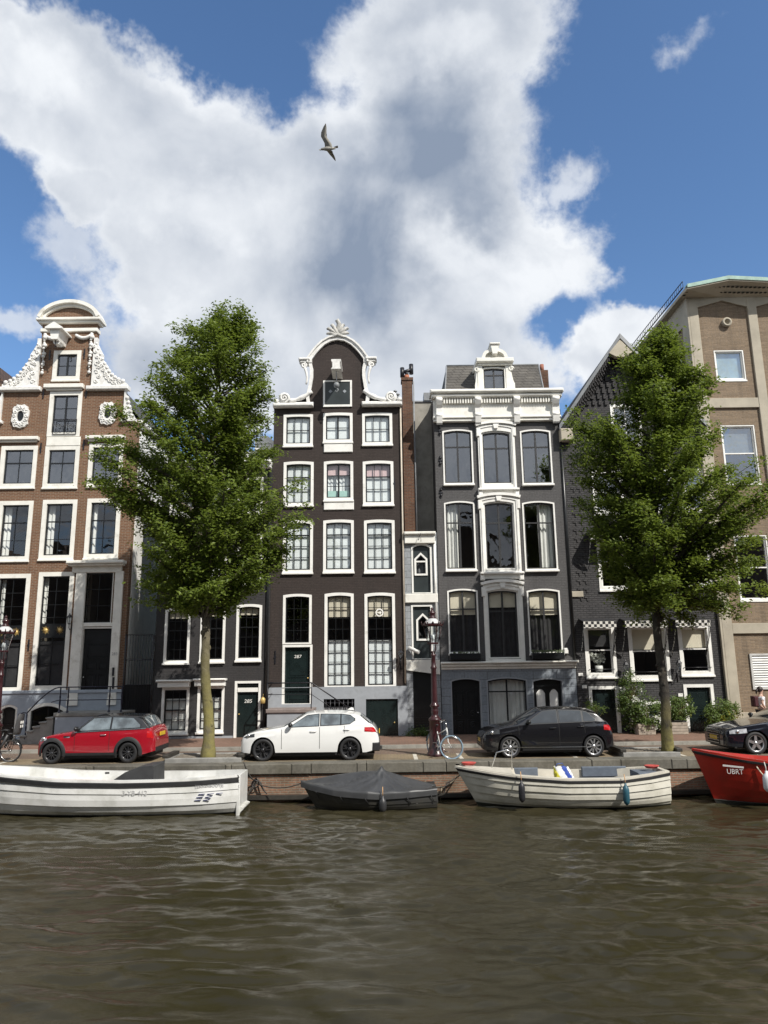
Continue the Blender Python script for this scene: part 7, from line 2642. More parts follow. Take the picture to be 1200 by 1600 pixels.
class Boat:
    """bow at x = 0 (left), stern at x = L; z = 0 is the water"""

    def __init__(s, name, label, xbow, yc, L, B, sheer, plan, rake, mat, planks=4, depth=-0.25, step=0.018, full=3.2, rz=0.0, group='boats moored along the quay', inner=0.10, floor=0.22, deck=None, inmat=None, stern=0.9):
        s.e = empty(name, label, 'boat', (xbow, yc, 0), group, rz)
        s.L, s.B, s.sheer, s.plan, s.rake, s.full, s.depth = L, B, sheer, plan, rake, full, depth
        m = MB()
        N = 48
        ts = [0.5 * (1 - math.cos(math.pi * (i / N) ** 0.9)) if False else (i / N) ** 1.25 for i in range(N + 1)]
        s.ts = ts
        for sg in (-1, 1):
            svals = []
            for k in range(planks):
                ns_ = max(2, 6 // planks)
                for q_ in range(ns_ + 1):
                    svals.append(((k + q_ / ns_) / planks * 0.82, step * q_ / ns_))
            svals += [(0.82, 0.0), (0.91, 0), (1.0, 0)]
            for a in range(len(svals) - 1):
                rows = []
                for t in ts:
                    row = []
                    for sv, of in (svals[a], svals[a + 1]):
                        x, y, z = s.pt(t, sv)
                        row.append((x, sg * (y + of * min(1, y * 6)), z))
                    rows.append(row)
                m.grid(rows)
        # transom
        v = [s.pt(1, k / 10) for k in range(11)]
        pts = [(p[0], -p[1], p[2]) for p in v] + [(p[0], p[1], p[2]) for p in v[::-1][1:]]
        m.add(pts, [tuple(range(len(pts)))])
        s.hull = m.build('hull', mat, s.e, local=True, weld=False)
        # gunwale cap and inside
        m = MB()
        for sg in (-1, 1):
            m.grid([[(s.pt(t, 0)[0], sg * (s.pt(t, 0)[1] + 0.005), s.pt(t, 0)[2] + 0.02), (s.pt(t, 0)[0] + inner * (1 - t) * 0.5, sg * max(0, s.pt(t, 0)[1] - inner), s.pt(t, 0)[2] + 0.025)] for t in ts])
            m.grid([[(s.pt(t, 0)[0], sg * (s.pt(t, 0)[1] + 0.005), s.pt(t, 0)[2] + 0.02), (s.pt(t, 0)[0], sg * (s.pt(t, 0)[1] + 0.005), s.pt(t, 0)[2] - 0.03)] for t in ts])
        s.cap = m.build('gunwale', inmat or mat, s.e, local=True)
        m = MB()
        rows = []
        for t in ts:
            x, y, z = s.pt(t, 0)
            x += inner * (1 - t) * 0.5
            yi = max(0.0, y - inner)
            zf = min(z, max(floor, floor))
            yf = min(yi, max(0.0, s.surf(x, zf) - 0.09))
            xf = x + 0.03 + (rake + 0.25) * min(1, (z - zf) / (z - depth)) * (1 - t) ** 3
            rows.append([(x, -yi, z + 0.024), (xf, -yf, zf), (xf, 0, zf - 0.02), (xf, yf, zf), (x, yi, z + 0.024)])
        m.grid(rows, False)
        xe = s.L - 0.12
        x, y, z = s.pt(1, 0)
        m.box(xe, s.L - 0.004, -y + 0.02, y - 0.02, floor, z + 0.02)
        s.inside = m.build('interior', inmat or mat, s.e, local=True)

    def pt(s, t, sv):
        x = s.L * t
        b = s.B / 2 * float(np.interp(t, [p[0] for p in s.plan], [p[1] for p in s.plan]))
        h = float(np.interp(t, [p[0] for p in s.sheer], [p[1] for p in s.sheer]))
        z = h + (s.depth - h) * sv
        f = s.full + 1.2 * t
        k = (1 - sv ** f)
        flare = 1 - 0.30 * (1 - t) ** 2 * sv
        xo = s.rake * sv * (1 - t) ** 3
        return x + xo, b * k * flare, z

    def surf(s, x, z):
        """half beam of the hull at this length and height"""
        t = min(max(x / s.L, 0), 1)
        h = float(np.interp(t, [p[0] for p in s.sheer], [p[1] for p in s.sheer]))
        return s.pt(t, min(1, max(0, (h - z) / (h - s.depth))))[1]

    def strake(s, sv0, sv1, off, name, mat, sg=(-1, 1), th=0.03):
        m = MB()
        for q_ in sg:
            rows = []
            for t in s.ts:
                a, b = s.pt(t, sv0), s.pt(t, sv1)
                rows.append([(a[0], q_ * (a[1] + 0.004), a[2]), (a[0], q_ * (a[1] + off), a[2] - 0.01), (b[0], q_ * (b[1] + off), b[2] + 0.01), (b[0], q_ * (b[1] + 0.004), b[2])])
            m.grid(rows, False)
        return m.build(name, mat, s.hull, local=True)


def gel(name, col, dirt, rough=0.35, grime=0.6):
    m, nt, b = M_new(name)
    f = noise(nt, 1.3, 8, 0.65)
    c = mixc(nt, ramp(nt, f, 0.40, 0.75), col, tuple(0.5 * a + 0.5 * d for a, d in zip(col, dirt)))
    s = nnode(nt, 'ShaderNodeSeparateXYZ')
    nt.links.new(coords(nt), s.inputs[0])
    mr = nnode(nt, 'ShaderNodeMapRange')
    nt.links.new(s.outputs[2], mr.inputs[0])
    mr.inputs[1].default_value = 0.26
    mr.inputs[2].default_value = 0.02
    mm = nnode(nt, 'ShaderNodeMath', operation='MULTIPLY', use_clamp=True)
    nt.links.new(mr.outputs[0], mm.inputs[0])
    nt.links.new(ramp(nt, noise(nt, 2.2, 7, 0.7), 0.25, 0.7), mm.inputs[1])
    m2 = nnode(nt, 'ShaderNodeMath', operation='MULTIPLY')
    nt.links.new(mm.outputs[0], m2.inputs[0])
    m2.inputs[1].default_value = grime
    c = mixc(nt, m2.outputs[0], c, dirt)                       # waterline scum
    nt.links.new(c, b.inputs['Base Color'])
    b.inputs['Roughness'].default_value = rough
    b.inputs['Coat Weight'].default_value = 0.2
    bump(nt, b, noise(nt, 1.5, 3), 0.08, 0.05)
    return m


# big white sloop on the left, bow out of frame
BY = 21.1
xs, _ = U(370, 1240, BY - 0.8)
LB = 8.6
WH = gel('white_gelcoat', (0.72, 0.72, 0.70), (0.25, 0.25, 0.2))
bt = Boat('white_sloop', 'large white open motor sloop with black rubbing strake, bow out of frame', xs - LB, BY, LB, 1.95,
          [(0, 1.36), (0.2, 1.12), (0.45, 0.93), (0.65, 0.88), (0.85, 0.89), (1, 0.94)], [(0, 0.0), (0.06, 0.28), (0.16, 0.62), (0.3, 0.88), (0.5, 1.0), (0.75, 0.95), (0.9, 0.80), (1, 0.55)], 0.7, WH, planks=3, step=0.022, inmat=WH, floor=0.35, full=4.0, inner=0.16)
bt.strake(0.03, 0.125, 0.05, 'rubbing_strake', RUBBER)
bt.strake(0.13, 0.20, 0.012, 'painted_shade_band', paint('painted_shade_grey', (0.27, 0.28, 0.29), 0.4))  # grey reflection and shade below the strake, put in as colour
bt.strake(0.765, 0.84, 0.03, 'antifouling', paint('black_antifouling', (0.012, 0.013, 0.011), 0.6))
m = MB()
x, y, z = bt.pt(1, 0)
m.cbox(LB - 0.07, LB + 0.03, -y - 0.006, y + 0.006, -0.1, z + 0.015, 0.02)
m.build('transom', WH, bt.e, local=True)
m = MB()
m.prism([(LB + 0.03, 0.0), (LB + 0.12, 0.09), (LB + 0.12, 0.12), (LB + 0.03, 0.15)], -y * 0.9, y * 0.9)
m.build('swim_platform', WH, bt.e, local=True)
for (x0, x1) in ((3.4, 3.75), (6.9, 7.4)):
    m = MB()
    m.cbox(x0, x1, -0.82, 0.82, 0.70, 0.76, 0.02)
    m.build('thwart', paint('pale_grey_seat', (0.55, 0.55, 0.53), 0.5), bt.e, local=True)
m = MB()
m.prism([(5.15, 0.7), (5.2, 0.84), (5.55, 1.06), (5.95, 1.19), (6.25, 1.22), (6.30, 1.19), (6.32, 0.7)], -0.5, 0.5)
m.build('console_cover', paint('charcoal_cover', (0.035, 0.036, 0.038), 0.7, 0.2), bt.e, local=True)
for xx in (3.9, 4.6, 5.2, 6.5, 6.8, 7.5):
    m = MB()
    m.box(xx - 0.06, xx + 0.06, 0.80, 0.84, 0.86, 0.90)
    m.build('deck_fitting', RUBBER, bt.e, local=True)
BLU = paint('navy_decal', (0.03, 0.04, 0.14), 0.4)
GRD = paint('pale_grey_decal', (0.42, 0.42, 0.42), 0.5)


def hull_text(b, s, size, x, z, mat, name, sx):
    a = math.atan2(b.surf(x - 0.3, z) - b.surf(x + 0.3, z), 0.6)
    return text(s, size, (x, -b.surf(x, z) - 0.03, z), mat, b.e, name, local=True, rz=a, sx=sx, ext=0.002)


hy = lambda b, t, sv: -(b.pt(t, sv)[1] + 0.045)
t_ = (LB - 0.95) / LB
hull_text(bt, 'LEKKERBOOTJE', 0.10, LB - 0.72, 0.73, GRD, 'lettering', 1.05)
hull_text(bt, '3-YB-412', 0.15, LB - 2.62, 0.60, GRD, 'registration', 1.15)
for k in range(3):
    text('X', 0.10, (LB - 0.02, -y - 0.02, 0.93 - 0.13 * k), BLACKP, bt.e, 'cross_mark', local=True)
for k in range(3):
    for j in range(2 if k else 3):
        m = MB()
        xx, zz = LB - 1.0 + 0.22 * j - 0.05 * k, 0.52 - 0.075 * k
        yy = -bt.surf(xx, zz) - 0.035
        m.prism([(xx, zz), (xx + 0.17, zz + 0.012), (xx + 0.175, zz + 0.024), (xx + 0.005, zz + 0.012)], yy, yy + 0.03)
        m.build('blue_dash', BLU, bt.e, local=True)
# small covered rowing boat
BY2 = 21.35
x0, _ = U(470, 1225, BY2)
x1, _ = U(681, 1235, BY2)
L2 = x1 - x0
DK = gel('black_tarred_hull', (0.02, 0.02, 0.02), (0.06, 0.055, 0.04), 0.5)
b2 = Boat('covered_rowing_boat', 'small dark rowing boat under a taut black tarpaulin', x0, BY2, L2, 1.55, [(0, 0.66), (0.3, 0.50), (0.6, 0.43), (1, 0.50)], [(0, 0.02), (0.08, 0.35), (0.25, 0.78), (0.5, 1.0), (0.8, 0.92), (1, 0.70)], 0.55, DK, planks=4, inmat=DK, floor=0.15)
m = MB()
nt_, nc = 150, 40
rows = []
for i in range(nt_ + 1):
    t = i / nt_
    x, y, z = b2.pt(t, 0)
    y = y + 0.05 * min(1, y * 4)
    ridge = float(np.interp(t, [0, 0.28, 0.45, 0.62, 0.8, 1], [0.66, 0.84, 0.91, 0.93, 0.72, 0.53]))
    row = []
    for j in range(nc + 1):
        u = -1 + 2 * j / nc
        au = abs(u)
        if au > 0.86:
            k = (au - 0.86) / 0.14
            yy, zz = math.copysign(y, u), z + 0.03 - 0.17 * k
        else:
            k = au / 0.86
            yy = math.copysign(y * k, u)
            zz = ridge + (z + 0.03 - ridge) * (k ** 1.15)
            zz -= 0.05 * math.sin(math.pi * k)
            zz += 0.030 * abs(math.sin((t - 0.6) * 17 * (1 - 0.5 * k))) * k * (1 - k) * 2 + 0.010 * math.sin(t * 37 + 9 * k) * k
            for sl_, am_ in ((-0.62, 0.03), (-0.40, 0.045), (-0.22, 0.035), (-0.08, 0.03), (0.0, 0.03), (0.10, 0.035), (0.24, 0.04), (0.38, 0.03)):
                zz += am_ * max(0.0, 1 - abs(t - (0.60 + sl_ * k ** 1.2 + 0.01 * math.sin(7 * k + sl_ * 30))) / 0.022) * math.sin(math.pi * min(1, k + 0.12)) ** 0.6
        row.append((x, yy, zz))
    rows.append(row)
m.grid(rows)
TARP = paint('black_tarpaulin', (0.045, 0.046, 0.048), 0.42, 0.15, 3, bmp=0.15)
m.build('tarpaulin', TARP, b2.e, local=True)
for t in (0.12, 0.3, 0.48, 0.78, 0.95):
    m = MB()
    x, y, z = b2.pt(t, 0)
    m.tube([(x, -y - 0.06, z - 0.12), (x + 0.1, -b2.pt(t, 0.4)[1] - 0.03, b2.pt(t, 0.4)[2])], 0.012, 5)
    m.build('lashing', RUBBER, b2.e, local=True)
# cream clinker sloop
BY3 = 21.2
x0, _ = U(711, 1215, BY3)
x1, _ = U(1038, 1230, BY3)
L3 = x1 - x0
CRM = gel('cream_gelcoat', (0.56, 0.54, 0.47), (0.22, 0.21, 0.15), 0.4, 0.7)
INB = paint('beige_deck', (0.50, 0.47, 0.40), 0.6, 0.1, 3)
b3 = Boat('cream_clinker_sloop', 'weathered cream clinker planked sloop with two fenders and grey cushions', x0, BY3, L3, 1.95, [(0, 1.02), (0.25, 0.86), (0.5, 0.77), (0.75, 0.76), (1, 0.88)],
          [(0, 0.0), (0.05, 0.24), (0.15, 0.58), (0.3, 0.85), (0.5, 1.0), (0.75, 0.96), (0.9, 0.78), (1, 0.5)], 0.75, CRM, planks=5, step=0.036, inmat=INB, floor=0.35, full=3.4, inner=0.2)
b3.strake(0.02, 0.085, 0.045, 'rubbing_strake', RUBBER)
b3.strake(0.715, 0.80, 0.03, 'antifouling', paint('dark_antifouling', (0.02, 0.022, 0.016), 0.6))
m = MB()
rows = []
for i in range(14):
    t = 0.26 * i / 13
    x, y, z = b3.pt(t, 0)
    yi = max(0, y - 0.1)
    rows.append([(x + 0.03, -yi, z + 0.03), (x + 0.03, 0, z + 0.07), (x + 0.03, yi, z + 0.03)])
m.grid(rows)
m.build('foredeck', INB, b3.e, local=True)
CUSH = paint('grey_blue_cushion', (0.10, 0.12, 0.15), 0.8, 0.15, 4)
for (a, b_) in ((0.30, 0.42), (0.64, 0.86)):
    m = MB()
    xx0, xx1 = L3 * a, L3 * b_
    yy = b3.pt(0.5 * (a + b_), 0)[1] - 0.27
    m.cbox(xx0, xx1, yy, yy + 0.08, 0.60, 0.88, 0.02)
    m.build('seat_cushion', CUSH, b3.e, local=True)
m = MB()
m.cbox(L3 * 0.62, L3 * 0.88, -0.3, 0.62, 0.40, 0.60, 0.03)
m.cbox(L3 * 0.86, L3 * 0.96, -0.35, 0.35, 0.6, 0.84, 0.04)
m.build('stern_bench', CUSH, b3.e, local=True)
m = MB()
xx = L3 * 0.20
m.tube([(xx - 0.1, 0.2, 0.95), (xx + 0.05, 0.2, 1.35), (xx + 0.35, 0.2, 1.42), (xx + 0.48, 0.2, 1.35), (xx + 0.46, 0.2, 0.9)], 0.018, 6)
m.build('grab_rail', CHROME, b3.e, local=True)
for t, nm in ((0.05, 0), (0.93, 1)):
    m = MB()
    x, y, z = b3.pt(t, 0)
    for k in range(5):
        m.tube([(x + 0.1 + 0.14 * math.cos(a) * (1 + 0.1 * k), 0.10 * math.sin(a) * (1 + 0.1 * k), z + 0.08 + 0.012 * k) for a in [q_ * 0.7 for q_ in range(10)]], 0.016, 5)
    tag(m.build('rope_coil', paint('faded_red_rope_%d' % nm, (0.42, 0.07, 0.06), 0.9), None), ('faded red rope coil on the bow of the cream sloop', 'faded red rope coil on the stern of the cream sloop')[nm], 'rope').location = (x0, BY3, 0)


def fender(label, X, Y, zt, col, h=0.52, r=0.085, cord=(0.5, 0.3, 0.15)):
    e = empty('fender', label, 'fender', (X, Y, zt - h), 'fenders hanging from the boats')
    m = MB()
    m.lathe([(0.0, 0.0), (r * 0.35, 0.015), (r * 0.8, 0.06), (r, 0.12), (r, h - 0.14), (r * 0.8, h - 0.07), (r * 0.35, h - 0.02), (r * 0.3, h + 0.03), (0, h + 0.035)], (0, 0, 0), 16)
    m.build('body', paint(label.split()[0] + '_fender_skin', col, 0.45, 0.15, 5), e, local=True)
    m = MB()
    m.tube([(0, 0, h + 0.02), (0, 0.01, h + 0.12), (0, 0.06, h + 0.24)], 0.012, 5)
    m.build('cord', paint(label.split()[0] + '_fender_cord', cord, 0.9), e, local=True)


for px, lb, col in ((816, 'black fender hanging at the middle of the cream sloop', (0.018, 0.018, 0.022)), (977, 'teal blue fender hanging near the stern of the cream sloop', (0.02, 0.085, 0.12))):
    X, _ = U(px, 1240, BY3 - 1.0)
    t = (X - x0) / L3
    fender(lb, X, BY3 - b3.pt(t, 0.0)[1] - 0.145, b3.pt(t, 0)[2] - 0.1, col)
X, _ = U(598, 1240, BY2 - 0.8)
t = (X - U(470, 1225, BY2)[0]) / L2
fender('dark grey fender hanging from the covered rowing boat', X, BY2 - b2.pt(t, 0)[1] - 0.15, b2.pt(t, 0)[2] - 0.05, (0.03, 0.03, 0.032), 0.40, 0.10)
# shopping bag on the cream sloop
X, Z = U(882, 1212, BY3 - 0.5)
bg_ = empty('shopping_bag', 'yellow white and blue plastic shopping bag on the cream sloop', 'bag', (X, BY3 - 0.55, 0.70))
m = MB()
for k in range(2):
    pass
rows = []
for j in range(9):
    z = 0.36 * j / 8
    w_ = 0.25 - 0.07 * (j / 8) ** 2
    d_ = 0.10 - 0.06 * (j / 8)
    rows.append([(w_ * math.copysign(abs(math.cos(a)) ** 0.6, math.cos(a)) + 0.02 * math.sin(9 * a + j) - 0.10 * j / 8, d_ * math.sin(a) + 0.012 * math.sin(7 * a + 2 * j), z + 0.02 * math.sin(3 * a) * j / 8) for a in [2 * math.pi * q_ / 24 for q_ in range(25)]])
m.grid(rows)


def bag_mat():
    m_, nt, b = M_new('printed_plastic_bag')
    s = nnode(nt, 'ShaderNodeSeparateXYZ')
    nt.links.new(coords(nt), s.inputs[0])
    f = noise(nt, 9, 3, 0.5, dist=1.0)
    a = nnode(nt, 'ShaderNodeMath', operation='MULTIPLY_ADD')
    nt.links.new(s.outputs[2], a.inputs[0])
    a.inputs[1].default_value = 0.55
    nt.links.new(s.outputs[0], a.inputs[2])
    c = mixc(nt, ramp(nt, a.outputs[0], -0.11, -0.06), (0.72, 0.66, 0.06), (0.75, 0.76, 0.75))
    st = nnode(nt, 'ShaderNodeMath', operation='ABSOLUTE')
    sb = nnode(nt, 'ShaderNodeMath', operation='SUBTRACT')
    nt.links.new(a.outputs[0], sb.inputs[0])
    sb.inputs[1].default_value = 0.16
    nt.links.new(sb.outputs[0], st.inputs[0])
    k = nnode(nt, 'ShaderNodeMath', operation='MULTIPLY_ADD')
    nt.links.new(f, k.inputs[0])
    k.inputs[1].default_value = 0.14
    nt.links.new(st.outputs[0], k.inputs[2])
    c = mixc(nt, ramp(nt, k.outputs[0], 0.125, 0.145), (0.03, 0.07, 0.33), c)
    nt.links.new(c, b.inputs['Base Color'])
    b.inputs['Roughness'].default_value = 0.35
    return m_


m.build('bag_body', bag_mat(), bg_, local=True)
m = MB()
m.tube([(-0.22, 0, 0.34), (-0.2, 0, 0.42), (-0.05, 0, 0.44), (-0.02, 0, 0.36)], 0.012, 6)
m.build('handle', paint('blue_bag_handle', (0.03, 0.08, 0.3), 0.4), bg_, local=True)
# red lifeboat style boat at the right edge
BY4 = 21.0
x0, _ = U(1082, 1185, BY4)
L4 = 7.0
RED = gel('red_boat_paint', (0.36, 0.018, 0.010), (0.10, 0.02, 0.012), 0.35, 0.5)
b4 = Boat('red_motor_boat', 'tall red steel boat with a looped white rope, cut off by the right edge', x0, BY4, L4, 2.3, [(0, 1.42), (0.15, 1.24), (0.3, 1.10), (0.6, 0.96), (1, 1.05)], [(0, 0.0), (0.05, 0.26), (0.15, 0.62), (0.3, 0.9), (0.5, 1.0), (1, 0.8)], 0.62, RED, planks=1, step=0.0, inmat=RED, floor=0.5, full=3.4)
b4.strake(0.02, 0.07, 0.05, 'rubbing_strake', RUBBER)
b4.strake(0.77, 0.87, 0.012, 'antifouling', paint('grey_black_antifouling', (0.03, 0.032, 0.028), 0.6))
m = MB()
xx, zz = 0.93, 1.02
WD = paint('white_decal', (0.62, 0.60, 0.58), 0.5)
ty = -b4.pt(0.93 / L4, 0.28)[1] - 0.02
ang = math.atan2(b4.pt(0.06, 0.28)[1] - b4.pt(0.19, 0.28)[1], 0.13 * L4)
T_ = text('UBRT', 0.18, (0.84, -b4.surf(0.84, 0.9) - 0.07, 0.90), WD, b4.e, local=True, rz=ang, sx=0.9)
m.cbox(-0.25, 0.25, -0.004, 0.004, 0.0, 0.045, 0.001)
o = m.build('letter_bar', WD, b4.e, local=True)
o.location = (0.81, -b4.surf(0.81, 1.0) - 0.06, 1.01)
o.rotation_euler = (0, math.radians(4), ang)
m = MB()
p = []
for (ta, tb, sag) in ((0.185, 0.30, 0.34), (0.30, 0.44, 0.30)):
    for i in range(11):
        k = i / 10
        t = ta + (tb - ta) * k
        x, y, z = b4.pt(t, 0.11)
        zz = z - sag * 4 * k * (1 - k)
        p.append((x, -b4.surf(x, zz) - 0.03, zz))
m.tube(p, 0.016, 6)
m.build('grab_rope', paint('cream_rope', (0.65, 0.58, 0.45), 0.9, 0.1, 20), b4.e, local=True)
X, _ = U(1199, 1235, BY4 - 1.0)
t = (X - x0) / L4
fender('white fender hanging from the red boat at the right edge', X + 0.03, BY4 - b4.pt(t, 0)[1] - 0.16, b4.pt(t, 0)[2] - 0.25, (0.6, 0.62, 0.64), 0.5, 0.11, (0.6, 0.6, 0.55))

# mooring lines
ROPE = paint('dark_wet_rope', (0.05, 0.045, 0.04), 0.9, 0.3, 20)
ROPEL = paint('tan_rope', (0.30, 0.25, 0.18), 0.9, 0.2, 20)


def mooring(label, pts, r, mat, sag=0.1):
    m = MB()
    p = []
    for a, b in zip(pts[:-1], pts[1:]):
        for i in range(9):
            k = i / 8
            p.append(tuple(a[d] + (b[d] - a[d]) * k - (sag * 4 * k * (1 - k) if d == 2 else 0) for d in range(3)))
    m.tube(p, r, 6)
    tag(m.build('mooring_rope', mat, None), label, 'rope', 'mooring ropes')


def qp(px, py):
    X, Z = U(px, py, QY - 0.11)
    return (X, QY - 0.11, Z)


a = qp(399, 1219)
ring_ = empty('mooring_ring', 'iron mooring ring on the quay wall behind the white sloop stern', 'ring', a)
m = MB()
m.lathe([(0.05, 0), (0.05, 0.10)], (0, 0, 0), 10, 'y')
m.tube([(0.10 * math.cos(q_ * 0.52), -0.03, -0.10 + 0.10 * math.sin(q_ * 0.52)) for q_ in range(13)], 0.016, 6)
m.build('ring', IRON, ring_, local=True)
mooring('dark rope from the white sloop stern to the iron ring', [(xs - 0.1, BY + 0.6, 1.15), a], 0.02, ROPE, 0.12)
mooring('dark rope hanging down the quay wall below the iron ring', [a, (a[0] - 0.25, a[1] - 0.05, 0.2), (a[0] + 0.1, a[1] - 0.06, 0.6), (a[0] + 0.35, a[1] - 0.06, 0.22), (a[0] + 0.15, a[1], a[2] - 0.05)], 0.018, ROPE, 0.05)
mooring('long dark rope from the iron ring to the covered rowing boat', [(a[0] + 0.05, a[1], a[2] - 0.1), (U(472, 1226, BY2)[0], BY2, 0.62)], 0.016, ROPE, 0.12)
b = qp(714, 1214)
mooring('tan rope from the cream sloop bow to the quay wall', [(U(716, 1215, BY3)[0] + 0.2, BY3 + 0.1, 0.95), b, (b[0] - 0.45, b[1], 0.3), (b[0] - 0.5, b[1] + 0.02, -0.02)], 0.022, ROPEL, 0.03)
mooring('grey rope beside the tan one below the cream sloop bow', [b, (b[0] - 0.3, b[1] - 0.03, 0.45), (b[0] - 0.42, b[1], 0.05)], 0.018, ROPE, 0.02)
mooring('dark rope from the covered rowing boat stern to the quay wall', [(U(676, 1232, BY2)[0], BY2, 0.5), (b[0] - 0.2, b[1], 0.45)], 0.016, ROPE, 0.08)

# ================================================================== STREET LAMPS


def street_lamp(label, base, hscale=1.0):
    X, Y = base
    e = empty('street_lamp', label, 'street lamp', (X, Y, GZ), 'old street lamps on the quay')
    m = MB()
    H_ = hscale
    pr = [(0.27, 0.0), (0.27, 0.10), (0.235, 0.13), (0.23, 0.24), (0.20, 0.30), (0.175, 0.75), (0.165, 1.12), (0.19, 1.14), (0.20, 1.18), (0.19, 1.22), (0.14, 1.25), (0.10, 1.34), (0.115, 1.42), (0.12, 1.50), (0.09, 1.56), (0.15, 1.62), (0.15, 1.65),
          (0.10, 1.70), (0.10, 1.78), (0.095, 1.95), (0.085, 2.6), (0.078, 2.85), (0.10, 2.88), (0.10, 2.92), (0.072, 2.96), (0.066, 3.28), (0.085, 3.30), (0.085, 3.34), (0.05, 3.37), (0.045, 3.46)]
    m.lathe([(r, h * H_) for r, h in pr], (0, 0, 0), 20)
    m.build('post', OXBLOOD, e, local=True)
    z0 = 3.46 * H_
    m = MB()
    # heart shaped lantern cradle
    for k in range(4):
        a = k * math.pi / 2 + math.pi / 4
        m.tube([(0.045 * math.cos(a), 0.045 * math.sin(a), z0 - 0.08), (0.12 * math.cos(a), 0.12 * math.sin(a), z0 + 0.06), (0.11 * math.cos(a), 0.11 * math.sin(a), z0 + 0.16), (0.15 * math.cos(a), 0.15 * math.sin(a), z0 + 0.24)], 0.014, 6)
    m.lathe([(0.0, z0 + 0.22), (0.17, z0 + 0.22), (0.18, z0 + 0.25), (0.16, z0 + 0.275), (0, z0 + 0.275)], (0, 0, 0), 6, smooth=False)
    for k in range(6):
        a = k * math.pi / 3
        m.tube([(0.165 * math.cos(a), 0.165 * math.sin(a), z0 + 0.26), (0.29 * math.cos(a), 0.29 * math.sin(a), z0 + 0.80)], 0.012, 5)
    m.lathe([(0.285, z0 + 0.79), (0.33, z0 + 0.80), (0.34, z0 + 0.84), (0.30, z0 + 0.86), (0.27, z0 + 0.87)], (0, 0, 0), 6, smooth=False)
    for k in range(6):
        a = k * math.pi / 3
        m.tube([(0.32 * math.cos(a), 0.32 * math.sin(a), z0 + 0.83), (0.36 * math.cos(a), 0.36 * math.sin(a), z0 + 0.90), (0.345 * math.cos(a), 0.345 * math.sin(a), z0 + 0.95)], [0.022, 0.018, 0.008], 6)
        a += math.pi / 6
        m.ball((0.28 * math.cos(a), 0.28 * math.sin(a), z0 + 0.89), 0.035, 6)
    m.lathe([(0.11, z0 + 1.02), (0.13, z0 + 1.05), (0.10, z0 + 1.08), (0.075, z0 + 1.12), (0.10, z0 + 1.18), (0.11, z0 + 1.22), (0.05, z0 + 1.27), (0.035, z0 + 1.32), (0.05, z0 + 1.35), (0.0, z0 + 1.40)], (0, 0, 0), 12)
    l = m.build('lantern', OXBLOOD, e, local=True)
    m = MB()
    m.lathe([(0.158, z0 + 0.28), (0.28, z0 + 0.79)], (0, 0, 0), 6, smooth=False)
    m.build('glass', GLASSLAMP, l, local=True)
    m = MB()
    m.lathe([(0.265, z0 + 0.872), (0.22, z0 + 0.95), (0.12, z0 + 1.03)], (0, 0, 0), 12)
    m.build('dome', paint('milky_dome', (0.5, 0.5, 0.5), 0.3), l, local=True)
    m = MB()
    m.lathe([(0.03, z0 + 0.28), (0.03, z0 + 0.36), (0.06, z0 + 0.38), (0.05, z0 + 0.50), (0.0, z0 + 0.53)], (0, 0, 0), 10)
    m.build('lamp_bulb', BLIND, l, local=True)


LB2 = G(681, 1181, GZ)
street_lamp('oxblood red street lamp in front of the narrow house, bicycle against it', LB2, 0.92)
LX, _ = U(3, 1100, 24.0)
street_lamp('oxblood red street lamp at the left edge beside the child seat bicycle', (LX - 0.12, 24.0), 0.90)

# ================================================================== BICYCLES


